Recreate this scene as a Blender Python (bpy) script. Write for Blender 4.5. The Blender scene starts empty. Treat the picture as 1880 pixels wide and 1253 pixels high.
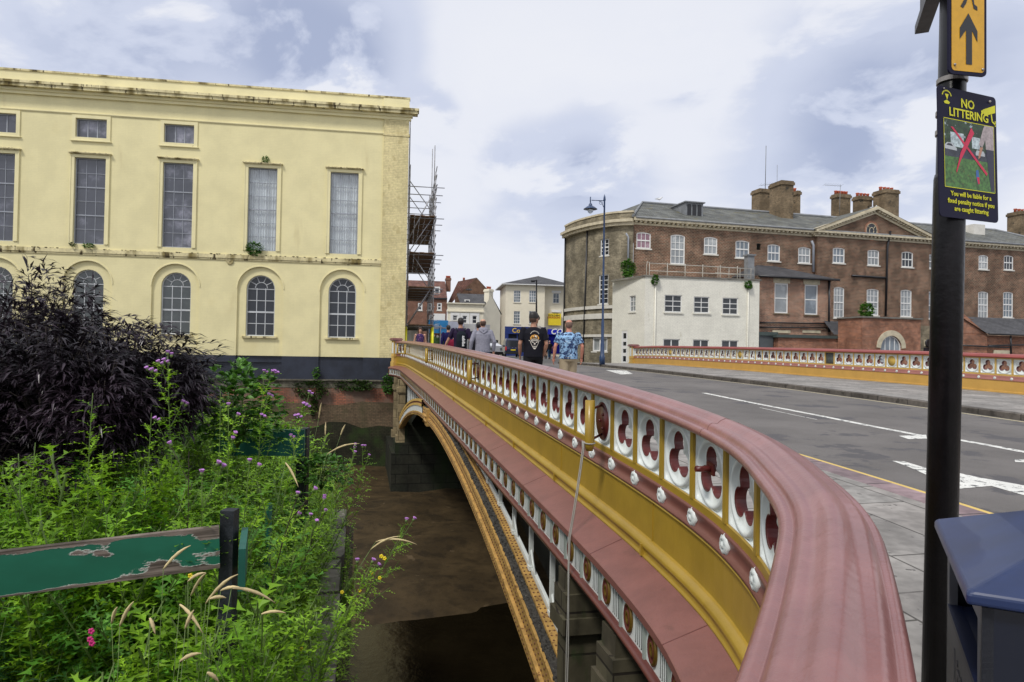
import bpy, math, random
from mathutils import Vector, Matrix, noise as mnoise
R = math.radians
random.seed(7)
sc = bpy.context.scene
COL = sc.collection

# ------------------------------------------------------------------ camera
F_PX = 1253.0
ROLL, PITCH = R(1.03), R(0.82)
cam_d = bpy.data.cameras.new("camera"); cam = bpy.data.objects.new("camera", cam_d); COL.objects.link(cam)
cam_d.sensor_width = 36; cam_d.lens = 36*F_PX/1880; cam_d.clip_start = .05; cam_d.clip_end = 3000
_f = Vector((0, math.cos(PITCH), math.sin(PITCH))); _u0 = Vector((0, -math.sin(PITCH), math.cos(PITCH)))
_r = Vector((math.cos(ROLL), 0, 0)) + math.sin(ROLL)*_u0
_u = Vector((-math.sin(ROLL), 0, 0)) + math.cos(ROLL)*_u0
cam.matrix_world = Matrix((( _r.x, _u.x, -_f.x, 0), (_r.y, _u.y, -_f.y, 0), (_r.z, _u.z, -_f.z, 0), (0, 0, 0, 1)))
sc.camera = cam
sc.render.resolution_x = 1024; sc.render.resolution_y = 682

# ------------------------------------------------------------------ sky, sun, exposure
SUN_EL, SUN_AZ = R(52), R(215)      # azimuth the light comes from, clockwise from +Y
wd = bpy.data.worlds.new("World"); sc.world = wd; wd.use_nodes = True
nt = wd.node_tree; nt.nodes.clear()
def N(tree, t, **kw):
    n = tree.nodes.new(t)
    for k, v in kw.items(): setattr(n, k, v)
    return n
out = N(nt, 'ShaderNodeOutputWorld'); bg = N(nt, 'ShaderNodeBackground')
sky = N(nt, 'ShaderNodeTexSky', sky_type='NISHITA', sun_disc=False, sun_elevation=SUN_EL, sun_rotation=SUN_AZ)
tc = N(nt, 'ShaderNodeTexCoord'); sep = N(nt, 'ShaderNodeSeparateXYZ'); nt.links.new(tc.outputs['Generated'], sep.inputs[0])
def M_(op, a, b=None, tree=nt, clamp=False):
    n = N(tree, 'ShaderNodeMath', operation=op, use_clamp=clamp)
    for i, q in enumerate((a, b)):
        if q is None: continue
        if hasattr(q, 'is_linked') or hasattr(q, 'links'): tree.links.new(q, n.inputs[i])
        else: n.inputs[i].default_value = q
    return n.outputs[0]
zz = M_('ADD', M_('ABSOLUTE', sep.outputs[2]), .28)
cmb = N(nt, 'ShaderNodeCombineXYZ')
nt.links.new(M_('DIVIDE', sep.outputs[0], zz), cmb.inputs[0]); nt.links.new(M_('DIVIDE', sep.outputs[1], zz), cmb.inputs[1])
def wnoise(scale, det, rough, off):
    mp = N(nt, 'ShaderNodeMapping'); mp.inputs['Location'].default_value = off
    nt.links.new(cmb.outputs[0], mp.inputs[0])
    n = N(nt, 'ShaderNodeTexNoise'); n.inputs['Scale'].default_value = scale; n.inputs['Detail'].default_value = det
    n.inputs['Roughness'].default_value = rough; n.inputs['Distortion'].default_value = .3
    nt.links.new(mp.outputs[0], n.inputs['Vector']); return n.outputs[0]
n1 = wnoise(1.5, 7, .52, (3.1, 1.7, 0)); n2 = wnoise(3.2, 8, .55, (8.3, 4.2, 1))
def ramp(tree, src, stops):
    r = N(tree, 'ShaderNodeValToRGB'); r.color_ramp.interpolation = 'EASE'
    el = r.color_ramp.elements
    while len(el) < len(stops): el.new(.5)
    for e, (p, c) in zip(el, stops): e.position = p; e.color = c if len(c) == 4 else (*c, 1)
    tree.links.new(src, r.inputs[0]); return r.outputs[0]
# dark patches of cloud: directions where the deck is thicker
patch = None
def pdir(px, py):
    u = (px-940)/F_PX; v = -(py-626.5)/F_PX
    d = _r*u + _u*v + _f; return d.normalized()
for (px, py, rad, amp) in ((520, 60, .17, .60), (640, 110, .10, .40), (800, 225, .045, .55), (1250, 115, .05, .62), (1080, 300, .09, .48), (1560, 280, .13, .34), (1600, 120, .2, .26), (1840, 60, .2, .26), (250, 40, .12, .28), (930, 285, .06, .30), (60, 80, .12, .22), (1000, 380, .12, .12)):
    d = pdir(px, py)
    vm = N(nt, 'ShaderNodeVectorMath', operation='DISTANCE'); nt.links.new(tc.outputs['Generated'], vm.inputs[0]); vm.inputs[1].default_value = d
    m = M_('MULTIPLY', M_('POWER', M_('SUBTRACT', 1.0, M_('DIVIDE', vm.outputs['Value'], rad*1.5), clamp=True), 1.4), amp*1.12)
    patch = m if patch is None else M_('ADD', patch, m)
shape = M_('MULTIPLY', patch, M_('ADD', M_('MULTIPLY', M_('SUBTRACT', n2, .5), 7.0), 1.0, clamp=True))
dens = M_('ADD', M_('MULTIPLY', M_('SUBTRACT', n1, .5), .75), shape)
cloud = ramp(nt, M_('ADD', dens, .32), [(0, (.93, .94, .98)), (.36, (.86, .88, .955)), (.60, (.66, .71, .86)), (1, (.42, .48, .66))])
mx = N(nt, 'ShaderNodeMixRGB'); mx.inputs[0].default_value = .93
sk2 = N(nt, 'ShaderNodeMixRGB', blend_type='MULTIPLY'); sk2.inputs[0].default_value = 1; sk2.inputs[2].default_value = (.1, .1, .1, 1)
nt.links.new(sky.outputs[0], sk2.inputs[1]); nt.links.new(sk2.outputs[0], mx.inputs[1]); nt.links.new(cloud, mx.inputs[2])
nt.links.new(mx.outputs[0], bg.inputs[0]); bg.inputs[1].default_value = .96
nt.links.new(bg.outputs[0], out.inputs[0])
sd = bpy.data.lights.new("sun", 'SUN'); sun = bpy.data.objects.new("sun", sd); COL.objects.link(sun)
sd.energy = 2.3; sd.angle = R(10); sd.color = (1, .96, .9)
sdir = Vector((math.sin(SUN_AZ)*math.cos(SUN_EL), math.cos(SUN_AZ)*math.cos(SUN_EL), math.sin(SUN_EL)))
sun.rotation_euler = sdir.to_track_quat('Z', 'Y').to_euler(); sun.location = (0, 0, 60)
sc.view_settings.view_transform = 'Standard'; sc.view_settings.look = 'None'; sc.view_settings.gamma = 1
sc.view_settings.exposure = .06

# ------------------------------------------------------------------ frames of reference
def ray(px, py):
    u = (px-940)/F_PX; v = -(py-626.5)/F_PX
    d = _r*u + _u*v + _f; return d/d.y
def atY(px, py, Y): return ray(px, py)*Y
def atz(px, py, z): r = ray(px, py); return r*(z/r.z)
_dn = math.hypot(.2235, 1); DX, DY = -.2235/_dn, 1/_dn      # bridge axis (s); n = across (c)
NX, NY = DY, -DX
def CS(c, s, z=0.): return Vector((c*NX+s*DX, c*NY+s*DY, z))
def toCS(p): return p.x*NX+p.y*NY, p.x*DX+p.y*DY
def atPlane(px, py, o, t):
    """meet of a sight line with the upright plane through o along t"""
    r = ray(px, py); n = Vector((t.y, -t.x, 0)); return r*(o.dot(n)/r.dot(n))

def lerp_tab(tab, x):
    if x <= tab[0][0]: (a, b), (c, d) = tab[0], tab[1]
    elif x >= tab[-1][0]: return tab[-1][1]
    else:
        for (a, b), (c, d) in zip(tab, tab[1:]):
            if a <= x <= c: break
    return b+(d-b)*(x-a)/(c-a)
TT = [(-3, -.80), (.5, -.64), (2.6, -.565), (3.5, -.495), (4.5, -.43), (5.5, -.38), (6.5, -.335), (7.5, -.30), (8.5, -.262), (10.5, -.195), (12, -.15), (14.6, -.08), (18.6, .03), (28, .20), (37, .32), (41, .30), (48, .31), (70, .38), (210, .38)]
_T = [lerp_tab(TT, -3+i*.5) for i in range(420)]
_TS = [sum(_T[max(0, i-2):i+3])/len(_T[max(0, i-2):i+3]) for i in range(420)]
def T(s):
    x = max(0, min(417.9, (s+3)*2)); i = int(x); return _TS[i]+(_TS[i+1]-_TS[i])*(x-i)
def PZ(c, s):   # pavement level
    return T(s)-.97 + (.1*max(0, min(1, (c-2)/13))*max(0, min(1, (41-s)/26)))

# ------------------------------------------------------------------ mesh builder
class MB:
    def __init__(self): self.v = []; self.f = []; self.m = []; self.s = []; self.uv = {}
    def vert(self, p): self.v.append(Vector(p)); return len(self.v)-1
    def idx(self, ids, m=0, smooth=False, uv=None):
        self.f.append(tuple(ids)); self.m.append(m); self.s.append(smooth)
        if uv: self.uv[len(self.f)-1] = uv
    def face(self, pts, m=0, uv=None, smooth=False): self.idx([self.vert(p) for p in pts], m, smooth, uv)
    def grid(self, rows, m=0, smooth=True, closeu=False, uv=None, mfun=None):
        ids = [[self.vert(p) for p in r] for r in rows]; n = len(rows[0])
        for i in range(len(rows)-1):
            for j in range(n if closeu else n-1):
                k = (j+1) % n
                self.idx((ids[i][j], ids[i][k], ids[i+1][k], ids[i+1][j]), mfun(i, j) if mfun else m, smooth,
                         [(uv[i][j]), (uv[i][k]), (uv[i+1][k]), (uv[i+1][j])] if uv else None)
        return ids
    def box(self, lo, hi, m=0, M=None, fr=None):
        (x0, y0, z0), (x1, y1, z1) = lo, hi
        P = [Vector(p) for p in ((x0,y0,z0),(x1,y0,z0),(x1,y1,z0),(x0,y1,z0),(x0,y0,z1),(x1,y0,z1),(x1,y1,z1),(x0,y1,z1))]
        if M is not None: P = [M @ p for p in P]
        if fr is not None: P = [fr(*p) for p in P]
        b = [self.vert(p) for p in P]
        for q in ((0,3,2,1),(4,5,6,7),(0,1,5,4),(1,2,6,5),(2,3,7,6),(3,0,4,7)): self.idx([b[k] for k in q], m)
    def tube(self, pts, r, seg=8, m=0, cap=True, smooth=True, flat=1.0):
        pts = [Vector(p) for p in pts]; n = len(pts)
        rs = r if isinstance(r, (list, tuple)) else [r]*n
        rows = []; ref = None
        for i, p in enumerate(pts):
            d = (pts[min(i+1, n-1)]-pts[max(i-1, 0)])
            if d.length < 1e-9: d = Vector((0, 0, 1))
            d.normalize()
            if ref is None:
                ref = Vector((0, 0, 1)) if abs(d.z) < .9 else Vector((1, 0, 0))
            a = ref-d*ref.dot(d)
            if a.length < 1e-6: a = d.orthogonal()
            a.normalize(); b = d.cross(a); ref = a
            rows.append([p+a*(math.cos(2*math.pi*k/seg)*rs[i])+b*(math.sin(2*math.pi*k/seg)*rs[i]*flat) for k in range(seg)])
        ids = self.grid(rows, m, smooth, closeu=True)
        if cap: self.idx(ids[0][::-1], m); self.idx(ids[-1], m)
    def lathe(self, prof, seg=16, m=0, o=(0, 0, 0), M=None, smooth=True, mf=None, capt=True):
        o = Vector(o); rows = []
        for r, z in prof:
            row = [Vector((r*math.cos(2*math.pi*k/seg), r*math.sin(2*math.pi*k/seg), z)) for k in range(seg)]
            rows.append([(M @ p if M is not None else p)+o for p in row])
        ids = self.grid(rows, m, smooth, closeu=True, mfun=mf)
        if capt: self.idx(ids[0][::-1], mf(0, 0) if mf else m); self.idx(ids[-1], mf(len(prof)-2, 0) if mf else m)
    def ball(self, c, r, m=0, seg=8, rings=5, sc_=(1, 1, 1)):
        c = Vector(c); rows = []
        for i in range(rings+1):
            a = -math.pi/2+math.pi*i/rings
            rows.append([c+Vector((math.cos(a)*math.cos(2*math.pi*k/seg)*r*sc_[0], math.cos(a)*math.sin(2*math.pi*k/seg)*r*sc_[1], math.sin(a)*r*sc_[2])) for k in range(seg)])
        self.grid(rows, m, True, closeu=True)
    def build(self, name, mats, parent=None, **tags):
        me = bpy.data.meshes.new(name)
        if parent is not None: base = wloc(parent)
        else:
            xs = [p.x for p in self.v]; ys = [p.y for p in self.v]; zs = [p.z for p in self.v]
            base = Vector(((min(xs)+max(xs))/2, (min(ys)+max(ys))/2, min(zs)))
        me.from_pydata([p-base for p in self.v], [], self.f)
        if not isinstance(mats, (list, tuple)): mats = [mats]
        for k in mats: me.materials.append(k)
        me.polygons.foreach_set('material_index', self.m); me.polygons.foreach_set('use_smooth', self.s)
        ul = me.uv_layers.new(name='UVMap').data
        V = self.v
        for i, poly in enumerate(me.polygons):
            if i in self.uv:
                for k, li in enumerate(poly.loop_indices): ul[li].uv = self.uv[i][k]
            else:
                nn = poly.normal
                if abs(nn.z) < .75:
                    t = Vector((-nn.y, nn.x)); t.normalize()
                    for k, li in enumerate(poly.loop_indices):
                        p = V[self.f[i][k]]; ul[li].uv = (p.x*t.x+p.y*t.y, p.z)
                else:
                    for k, li in enumerate(poly.loop_indices):
                        p = V[self.f[i][k]]; ul[li].uv = (p.x, p.y)
        me.update()
        o = bpy.data.objects.new(name, me); COL.objects.link(o)
        if parent is not None: o.parent = parent
        else: o.location = base
        for k, val in tags.items(): o[k] = val
        return o
def wloc(o):
    p = Vector(o.location); q = o.parent
    while q: p += Vector(q.location); q = q.parent
    return p
def thing(name, label, cat, loc, group=None, rz=0):
    o = bpy.data.objects.new(name, None); COL.objects.link(o); o.empty_display_size = .3
    o.location = loc; o.rotation_euler.z = rz; o['label'] = label; o['category'] = cat
    if group: o['group'] = group
    return o
def copy_thing(root, loc, rz, label, scale=1, group=None, tilt=(0, 0)):
    r = root.copy(); COL.objects.link(r); r.location = loc; r.rotation_euler = (tilt[0], tilt[1], rz); r.scale = (scale,)*3; r['label'] = label
    if group: r['group'] = group
    for ch in list(root.children):
        c = ch.copy(); COL.objects.link(c); c.parent = r
        for g in ch.children:
            d = g.copy(); COL.objects.link(d); d.parent = c
    return r

# ------------------------------------------------------------------ materials
MATS = {}
def mat(name, col, rough=.6, var=.12, vs=2.5, bump=0., bs=30, metal=0., spec=.5, stain=None, stain2=None, coat=0., edge=None):
    """stain = (colour, scale, threshold 0..1, softness, stretch z)"""
    if name in MATS: return MATS[name]
    m = bpy.data.materials.new(name); m.use_nodes = True; t = m.node_tree
    b = t.nodes['Principled BSDF']; b.inputs['Roughness'].default_value = rough; b.inputs['Metallic'].default_value = metal
    b.inputs['Specular IOR Level'].default_value = spec; b.inputs['Coat Weight'].default_value = coat
    g = N(t, 'ShaderNodeNewGeometry')
    def noise(scale, det=5, st=1.0, rg=.6):
        mp = N(t, 'ShaderNodeMapping'); mp.inputs['Scale'].default_value = (1, 1, st); t.links.new(g.outputs['Position'], mp.inputs[0])
        n = N(t, 'ShaderNodeTexNoise'); n.inputs['Scale'].default_value = scale; n.inputs['Detail'].default_value = det; n.inputs['Roughness'].default_value = rg
        t.links.new(mp.outputs[0], n.inputs[0]); return n.outputs[0]
    c4 = (*col, 1)
    dk = tuple(max(0, x*(1-var)) for x in col); lt = tuple(min(1, x*(1+var)) for x in col)
    cur = ramp(t, noise(vs), [(.25, dk), (.75, lt)])
    for st in (stain, stain2):
        if st:
            scol, ssc, th, soft, stz = st
            mk = ramp(t, noise(ssc, 8, stz, .65), [(th, (0, 0, 0)), (th+soft, (1, 1, 1))])
            x = N(t, 'ShaderNodeMixRGB'); t.links.new(mk, x.inputs[0]); t.links.new(cur, x.inputs[1]); x.inputs[2].default_value = (*scol, 1); cur = x.outputs[0]
    t.links.new(cur, b.inputs['Base Color'])
    if bump:
        bn = N(t, 'ShaderNodeBump'); bn.inputs['Strength'].default_value = bump; bn.inputs['Distance'].default_value = .02
        t.links.new(noise(bs, 6), bn.inputs['Height']); t.links.new(bn.outputs[0], b.inputs['Normal'])
    MATS[name] = m; return m
def brickmat(name, c1, c2, mort, bw=.225, bh=.075, ms=.01, rough=.85, stain=None, var=.35, off=.5, bump=.35, stain2=None, fine=None):
    fine = min(.2, var) if fine is None else fine
    if name in MATS: return MATS[name]
    m = bpy.data.materials.new(name); m.use_nodes = True; t = m.node_tree
    b = t.nodes['Principled BSDF']; b.inputs['Roughness'].default_value = rough; b.inputs['Specular IOR Level'].default_value = .25
    uv = N(t, 'ShaderNodeUVMap'); br = N(t, 'ShaderNodeTexBrick'); t.links.new(uv.outputs[0], br.inputs[0])
    br.offset = off; br.inputs['Scale'].default_value = 1; br.inputs['Brick Width'].default_value = bw; br.inputs['Row Height'].default_value = bh
    br.inputs['Mortar Size'].default_value = ms; br.inputs['Mortar Smooth'].default_value = .3; br.inputs['Bias'].default_value = 0
    br.inputs['Color1'].default_value = (*c1, 1); br.inputs['Color2'].default_value = (*c2, 1); br.inputs['Mortar'].default_value = (*mort, 1)
    g = N(t, 'ShaderNodeNewGeometry')
    def noise(sc_, det=6, st=1.):
        mp = N(t, 'ShaderNodeMapping'); mp.inputs['Scale'].default_value = (1, 1, st); t.links.new(g.outputs['Position'], mp.inputs[0])
        n = N(t, 'ShaderNodeTexNoise'); n.inputs['Scale'].default_value = sc_; n.inputs['Detail'].default_value = det; t.links.new(mp.outputs[0], n.inputs[0]); return n.outputs[0]
    mu = N(t, 'ShaderNodeMixRGB', blend_type='MULTIPLY'); mu.inputs[0].default_value = 1
    t.links.new(br.outputs[0], mu.inputs[1]); t.links.new(ramp(t, noise(1.1), [(.3, (1-var,)*3), (.7, (1+var*.6,)*3)]), mu.inputs[2]); cur = mu.outputs[0]
    m2 = N(t, 'ShaderNodeMixRGB', blend_type='MULTIPLY'); m2.inputs[0].default_value = 1
    t.links.new(cur, m2.inputs[1]); t.links.new(ramp(t, noise(9), [(.3, (1-fine,)*3), (.7, (1+fine*.6,)*3)]), m2.inputs[2]); cur = m2.outputs[0]
    for st in (stain, stain2):
        if st:
            scol, ssc, th, soft, stz = st
            mk = ramp(t, noise(ssc, 8, stz), [(th, (0, 0, 0)), (th+soft, (1, 1, 1))])
            x = N(t, 'ShaderNodeMixRGB'); t.links.new(mk, x.inputs[0]); t.links.new(cur, x.inputs[1]); x.inputs[2].default_value = (*scol, 1); cur = x.outputs[0]
    t.links.new(cur, b.inputs['Base Color'])
    bn = N(t, 'ShaderNodeBump'); bn.inputs['Strength'].default_value = bump; bn.inputs['Distance'].default_value = .012; bn.invert = True
    t.links.new(br.outputs['Fac'], bn.inputs['Height']); t.links.new(bn.outputs[0], b.inputs['Normal'])
    MATS[name] = m; return m
def glassmat(name, col=(.02, .024, .032), rough=.06, spec=.55):
    return mat(name, col, rough=rough, var=.3, vs=.8, spec=spec)
# ================================================================== BRIDGE
PINK = mat('maroon_paint', (.240, .102, .093), rough=.31, var=.15, vs=3.2, bump=.20, bs=16, spec=.5, coat=.12, stain=((.200, .074, .062), 7, .60, .10, 1), stain2=((.38, .25, .21), 40, .695, .02, 1))
MAR = mat('dark_maroon_paint', (.115, .033, .026), rough=.35, var=.15, bump=.05, bs=12)
LEDG = mat('ledge_maroon_paint', (.20, .082, .068), rough=.42, var=.14, vs=4, bump=.12, bs=40, stain=((.15, .065, .05), 7, .6, .15, 1), stain2=((.28, .16, .12), 26, .68, .06, 1))
GOLD = mat('ochre_paint', (.345, .222, .026), rough=.30, var=.12, vs=2.5, bump=.10, bs=10, stain=((.20, .11, .012), 2.2, .60, .2, .35), stain2=((.11, .05, .012), 19, .73, .04, 1))
GOLD2 = mat('pale_ochre_paint', (.56, .37, .10), rough=.5, var=.1, vs=2, bump=.05, bs=14, stain=((.30, .2, .07), 12, .7, .1, 1))
WHITE = mat('white_iron_paint', (.66, .70, .68), rough=.38, var=.07, vs=6, bump=.06, bs=40, stain=((.42, .44, .38), 9, .62, .16, 1), stain2=((.30, .20, .12), 33, .74, .03, 1))
GREY = mat('grey_green_paint', (.30, .34, .31), rough=.5, var=.12, vs=6)
RED = mat('trefoil_red_paint', (.105, .018, .016), rough=.32, var=.2, vs=8)
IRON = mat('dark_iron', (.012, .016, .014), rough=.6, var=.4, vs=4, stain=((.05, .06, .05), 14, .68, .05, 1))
RUST = mat('rusty_ochre_iron', (.42, .25, .07), rough=.6, var=.3, vs=7, bump=.3, bs=30, stain=((.13, .055, .02), 13, .55, .12, 1))
RIV = mat('rusty_rivets', (.12, .05, .02), rough=.7, var=.3)
DIRT = mat('mossy_dirt', (.045, .042, .036), rough=.95, var=.6, vs=30, bump=.9, bs=45, stain=((.11, .105, .095), 22, .6, .1, 1))

def catmull(P, step=8):
    outp = []
    for i in range(len(P)-1):
        p0 = P[max(0, i-1)]; p1 = P[i]; p2 = P[i+1]; p3 = P[min(len(P)-1, i+2)]
        for k in range(step):
            t = k/step
            outp.append(tuple(.5*((2*b)+(-a+c)*t+(2*a-5*b+4*c-d)*t*t+(-a+3*b-3*c+d)*t**3) for a, b, c, d in zip(p0, p1, p2, p3)))
    outp.append(tuple(P[-1])); return outp
class Path:
    """a plan curve in (c, s); at(l, w, v): l along, w to its left (+) , v above the panel-top level"""
    def __init__(self, pts, zf, side=1):
        self.p = pts; self.zf = zf; self.side = side; self.L = [0]
        for a, b in zip(pts, pts[1:]): self.L.append(self.L[-1]+math.hypot(b[0]-a[0], b[1]-a[1]))
    def loc(self, l):
        import bisect
        i = max(0, min(len(self.p)-2, bisect.bisect_right(self.L, l)-1))
        t = (l-self.L[i])/(self.L[i+1]-self.L[i]); a, b = self.p[i], self.p[i+1]
        def tan(j):
            q0 = self.p[max(0, j-1)]; q1 = self.p[min(len(self.p)-1, j+1)]; h = math.hypot(q1[0]-q0[0], q1[1]-q0[1]); return (q1[0]-q0[0])/h, (q1[1]-q0[1])/h
        ta, tb = tan(i), tan(i+1); t2 = max(0, min(1, t)); tx = ta[0]+(tb[0]-ta[0])*t2; ty = ta[1]+(tb[1]-ta[1])*t2; h = math.hypot(tx, ty)
        return a[0]+(b[0]-a[0])*t, a[1]+(b[1]-a[1])*t, tx/h, ty/h
    def at(self, l, w, v):
        c, s, tx, ty = self.loc(l)
        return CS(c-ty*w*self.side, s+tx*w*self.side, self.zf(c, s)+v)
    def lofs(self, s):
        for i in range(len(self.p)-1):
            if self.p[i][1] <= s <= self.p[i+1][1] or self.p[i][1] >= s >= self.p[i+1][1]:
                return self.L[i]+(self.L[i+1]-self.L[i])*(s-self.p[i][1])/(self.p[i+1][1]-self.p[i][1])
    def sweep(self, mb, prof, l0, l1, step=.25, m=0, smooth=True, cap=True, closed=True):
        n = max(1, int(round((l1-l0)/step)))
        rows = []
        for k in range(n+1):
            l = l0+(l1-l0)*k/n
            rows.append([self.at(l, w, v) for w, v in prof])
        uv = None
        acc = [0]
        pr = list(prof)+([prof[0]] if closed else [])
        for a, b in zip(pr, pr[1:]): acc.append(acc[-1]+math.hypot(b[0]-a[0], b[1]-a[1]))
        ids = [[mb.vert(p) for p in r] for r in rows]; q = len(prof)
        for i in range(n):
            for j in range(q if closed else q-1):
                k = (j+1) % q
                la, lb = l0+(l1-l0)*i/n, l0+(l1-l0)*(i+1)/n
                mb.idx((ids[i][j], ids[i+1][j], ids[i+1][k], ids[i][k]), m, smooth, [(la, acc[j]), (lb, acc[j]), (lb, acc[j+1]), (la, acc[j+1])])
        if cap and closed: mb.idx(ids[0], m); mb.idx(ids[-1][::-1], m)
CP = [(-2.7, -1.75), (-1.9, -1.25), (-1.1, -.7), (-.42, -.15), (.18, .38), (.70, .93), (1.24, 1.60), (1.55, 2.05), (1.80, 2.60), (1.96, 3.03), (2.065, 3.5), (2.115, 3.95), (2.14, 4.5), (2.15, 5.1)]
CP += [(2.15, 5.1+i*1.0) for i in range(1, 26)]
CP += [(2.14, 31.2), (2.10, 31.8), (2.0, 32.5), (1.86, 33.1), (1.74, 33.5)]
NEAR = Path(catmull(CP), lambda c, s: T(s), 1)
PITCHL = .502
L6 = NEAR.lofs(5.5)
LEND = NEAR.L[-1]
def lm(i): return L6+(i-6)*PITCHL

def panel(path, l0, name, parent, kind='trefoil', pw=None, hp=.45, mats=(None,), out=1):
    """openwork panel between two mullions; u along, v up, w outward"""
    pw = pw or PITCHL-.05; NA = 48
    mb = MB(); lc = l0+PITCHL/2
    W = .0
    def P(u, v, w): return path.at(lc+u, W+w*out, -hp/2+v)
    a, b = .073, .083
    def rt(th):      # trefoil outline: one lobe up, two below
        best = 1e9
        k = round((th-math.pi/2)/(2*math.pi/3)); ph = th-math.pi/2-k*2*math.pi/3
        return b*math.cos(ph)+math.sqrt(max(0, a*a-(b*math.sin(ph))**2))
    hw, hh = pw/2, hp/2
    def rr(th):
        c_, s_ = math.cos(th), math.sin(th)
        return min(hw/abs(c_) if abs(c_) > 1e-6 else 9, hh/abs(s_) if abs(s_) > 1e-6 else 9)
    rows = []; layer_m = []
    ths = []
    corner = math.atan2(hh, hw)
    for k in range(NA): ths.append(2*math.pi*(k+.5)/NA)
    for cth in (corner, math.pi-corner, math.pi+corner, 2*math.pi-corner):
        j = min(range(NA), key=lambda q: abs(ths[q]-cth)); ths[j] = cth
    def ringpts(fn): return [P(*fn(th)) for th in ths]
    def pol(r, w): return lambda th: (r(th)*math.cos(th) if callable(r) else r*math.cos(th), (r(th) if callable(r) else r)*math.sin(th), w)
    if kind == 'trefoil':
        rows.append((ringpts(pol(rt, -.045)), 1)); rows.append((ringpts(pol(rt, .012)), 1))
        rows.append((ringpts(pol(lambda t: rt(t)+.011, .018)), 0))
    elif kind == 'disc':
        rows.append((ringpts(pol(.001, .03)), 2)); rows.append((ringpts(pol(.168, .03)), 2)); rows.append((ringpts(pol(.17, .006)), 0))
    if kind == 'plate':
        rows.append((ringpts(pol(.001, .02)), 2)); rows.append((ringpts(pol(lambda t: rr(t)-.02, .02)), 2)); rows.append((ringpts(pol(lambda t: rr(t)-.004, .0)), 2))
    else:
        for r, w in ((.172, .008), (.180, .026), (.196, .030), (.207, .022), (.211, .008)): rows.append((ringpts(pol(r, w)), 0))
        def cornfn(fr, w0):
            def fn(th):
                r = .211+(rr(th)-.211)*fr; deep = 1 if rr(th) > .255 else 0
                return (r*math.cos(th), r*math.sin(th), w0-(.018 if deep and fr < .8 and fr > .2 else 0))
            return fn
        rows.append((ringpts(cornfn(.15, .010)), 0)); rows.append((ringpts(cornfn(.28, .010)), 0)); rows.append((ringpts(cornfn(.70, .010)), 0))
        rows.append((ringpts(cornfn(.80, .012)), 0)); rows.append((ringpts(pol(lambda t: rr(t)-.008, .024)), 0)); rows.append((ringpts(pol(rr, .024)), 0))
    # back side
    rows.append((ringpts(pol(rr, -.03)), 0))
    if kind == 'trefoil': rows.append((ringpts(pol(lambda t: rt(t)+.011, -.03)), 0)); rows.append((rows[0][0], 1))
    else: rows.append((ringpts(pol(.001, -.03)), 0))
    ids = []
    for r, m in rows: ids.append([mb.vert(p) for p in r])
    for i in range(len(rows)-1):
        for j in range(NA):
            k = (j+1) % NA; q = (ids[i][j], ids[i][k], ids[i+1][k], ids[i+1][j])
            if path.side*out < 0: q = q[::-1]
            mb.idx(q, max(rows[i][1], rows[i+1][1]) if i < 2 and kind == 'trefoil' else (rows[i][1] if rows[i][1] == rows[i+1][1] else 0), smooth=not (kind == 'trefoil' and i < 1))
    return mb.build(name, mats, parent)
def rosette(path, l, v, w, r, mb, out=1, depth=.03):
    c = []
    for k in range(16):
        a = 2*math.pi*k/16; rr_ = r*(1.0 if k % 2 == 0 else .80)
        c.append((rr_*math.cos(a), rr_*math.sin(a)))
    rows = [[path.at(l+x*f, (w+h)*out, v+y*f) for x, y in c] for f, h in ((1, 0), (1, depth*.45), (.62, depth*.95), (.45, depth*.5), (.25, depth*1.0), (.02, depth*1.1))]
    mb.grid([r_[::-1] for r_ in rows] if path.side*out > 0 else rows, 0, True, closeu=True)

# ---- coping profile (w outward, v up)
COPE = [(.06, .0), (.115, .0), (.138, .014), (.143, .034), (.133, .052), (.115, .058), (.103, .050), (.097, .052), (.094, .068), (.084, .082), (.068, .091), (.052, .088), (.038, .088), (.018, .105), (-.010, .118), (-.034, .113), (-.052, .099), (-.070, .090), (-.088, .093), (-.102, .087), (-.112, .072), (-.118, .066), (-.124, .068), (-.136, .068), (-.146, .052), (-.148, .032), (-.138, .012), (-.12, .0), (-.06, .0)]
par = thing('bridge_parapet', 'near iron parapet with broad maroon handrail and gold base, curving past the camera', 'parapet', CS(2.15, 18, T(18)-1.6))
mb = MB(); NEAR.sweep(mb, COPE, NEAR.L[0]+.05, LEND-.05, .12)
cop = mb.build('coping', PINK, par)
for s_ in (3.62, 7.6, 11.6, 15.6, 19.6, 23.6, 27.6):
    l = NEAR.lofs(s_); mb = MB(); pr = [((w)*1.008, (v-.05)*1.012+.0505) for w, v in COPE]
    NEAR.sweep(mb, pr, l-.003, l+.003, .006, smooth=True); mb.build('joint_collar', MAR, cop)
mb = MB()
NEAR.sweep(mb, [(.035, -.03), (.035, .004), (-.05, .004), (-.05, -.03)], NEAR.L[0]+.1, LEND-.1, .2, smooth=False)
NEAR.sweep(mb, [(.035, -.50), (.035, -.452), (.03, -.447), (-.05, -.447), (-.05, -.50)], NEAR.L[0]+.1, LEND-.1, .2, smooth=False)
mb.build('rail', GOLD, par)
NI0, NI1 = -5, 60
discs = {6, 19, 35, 54, 60}
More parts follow.
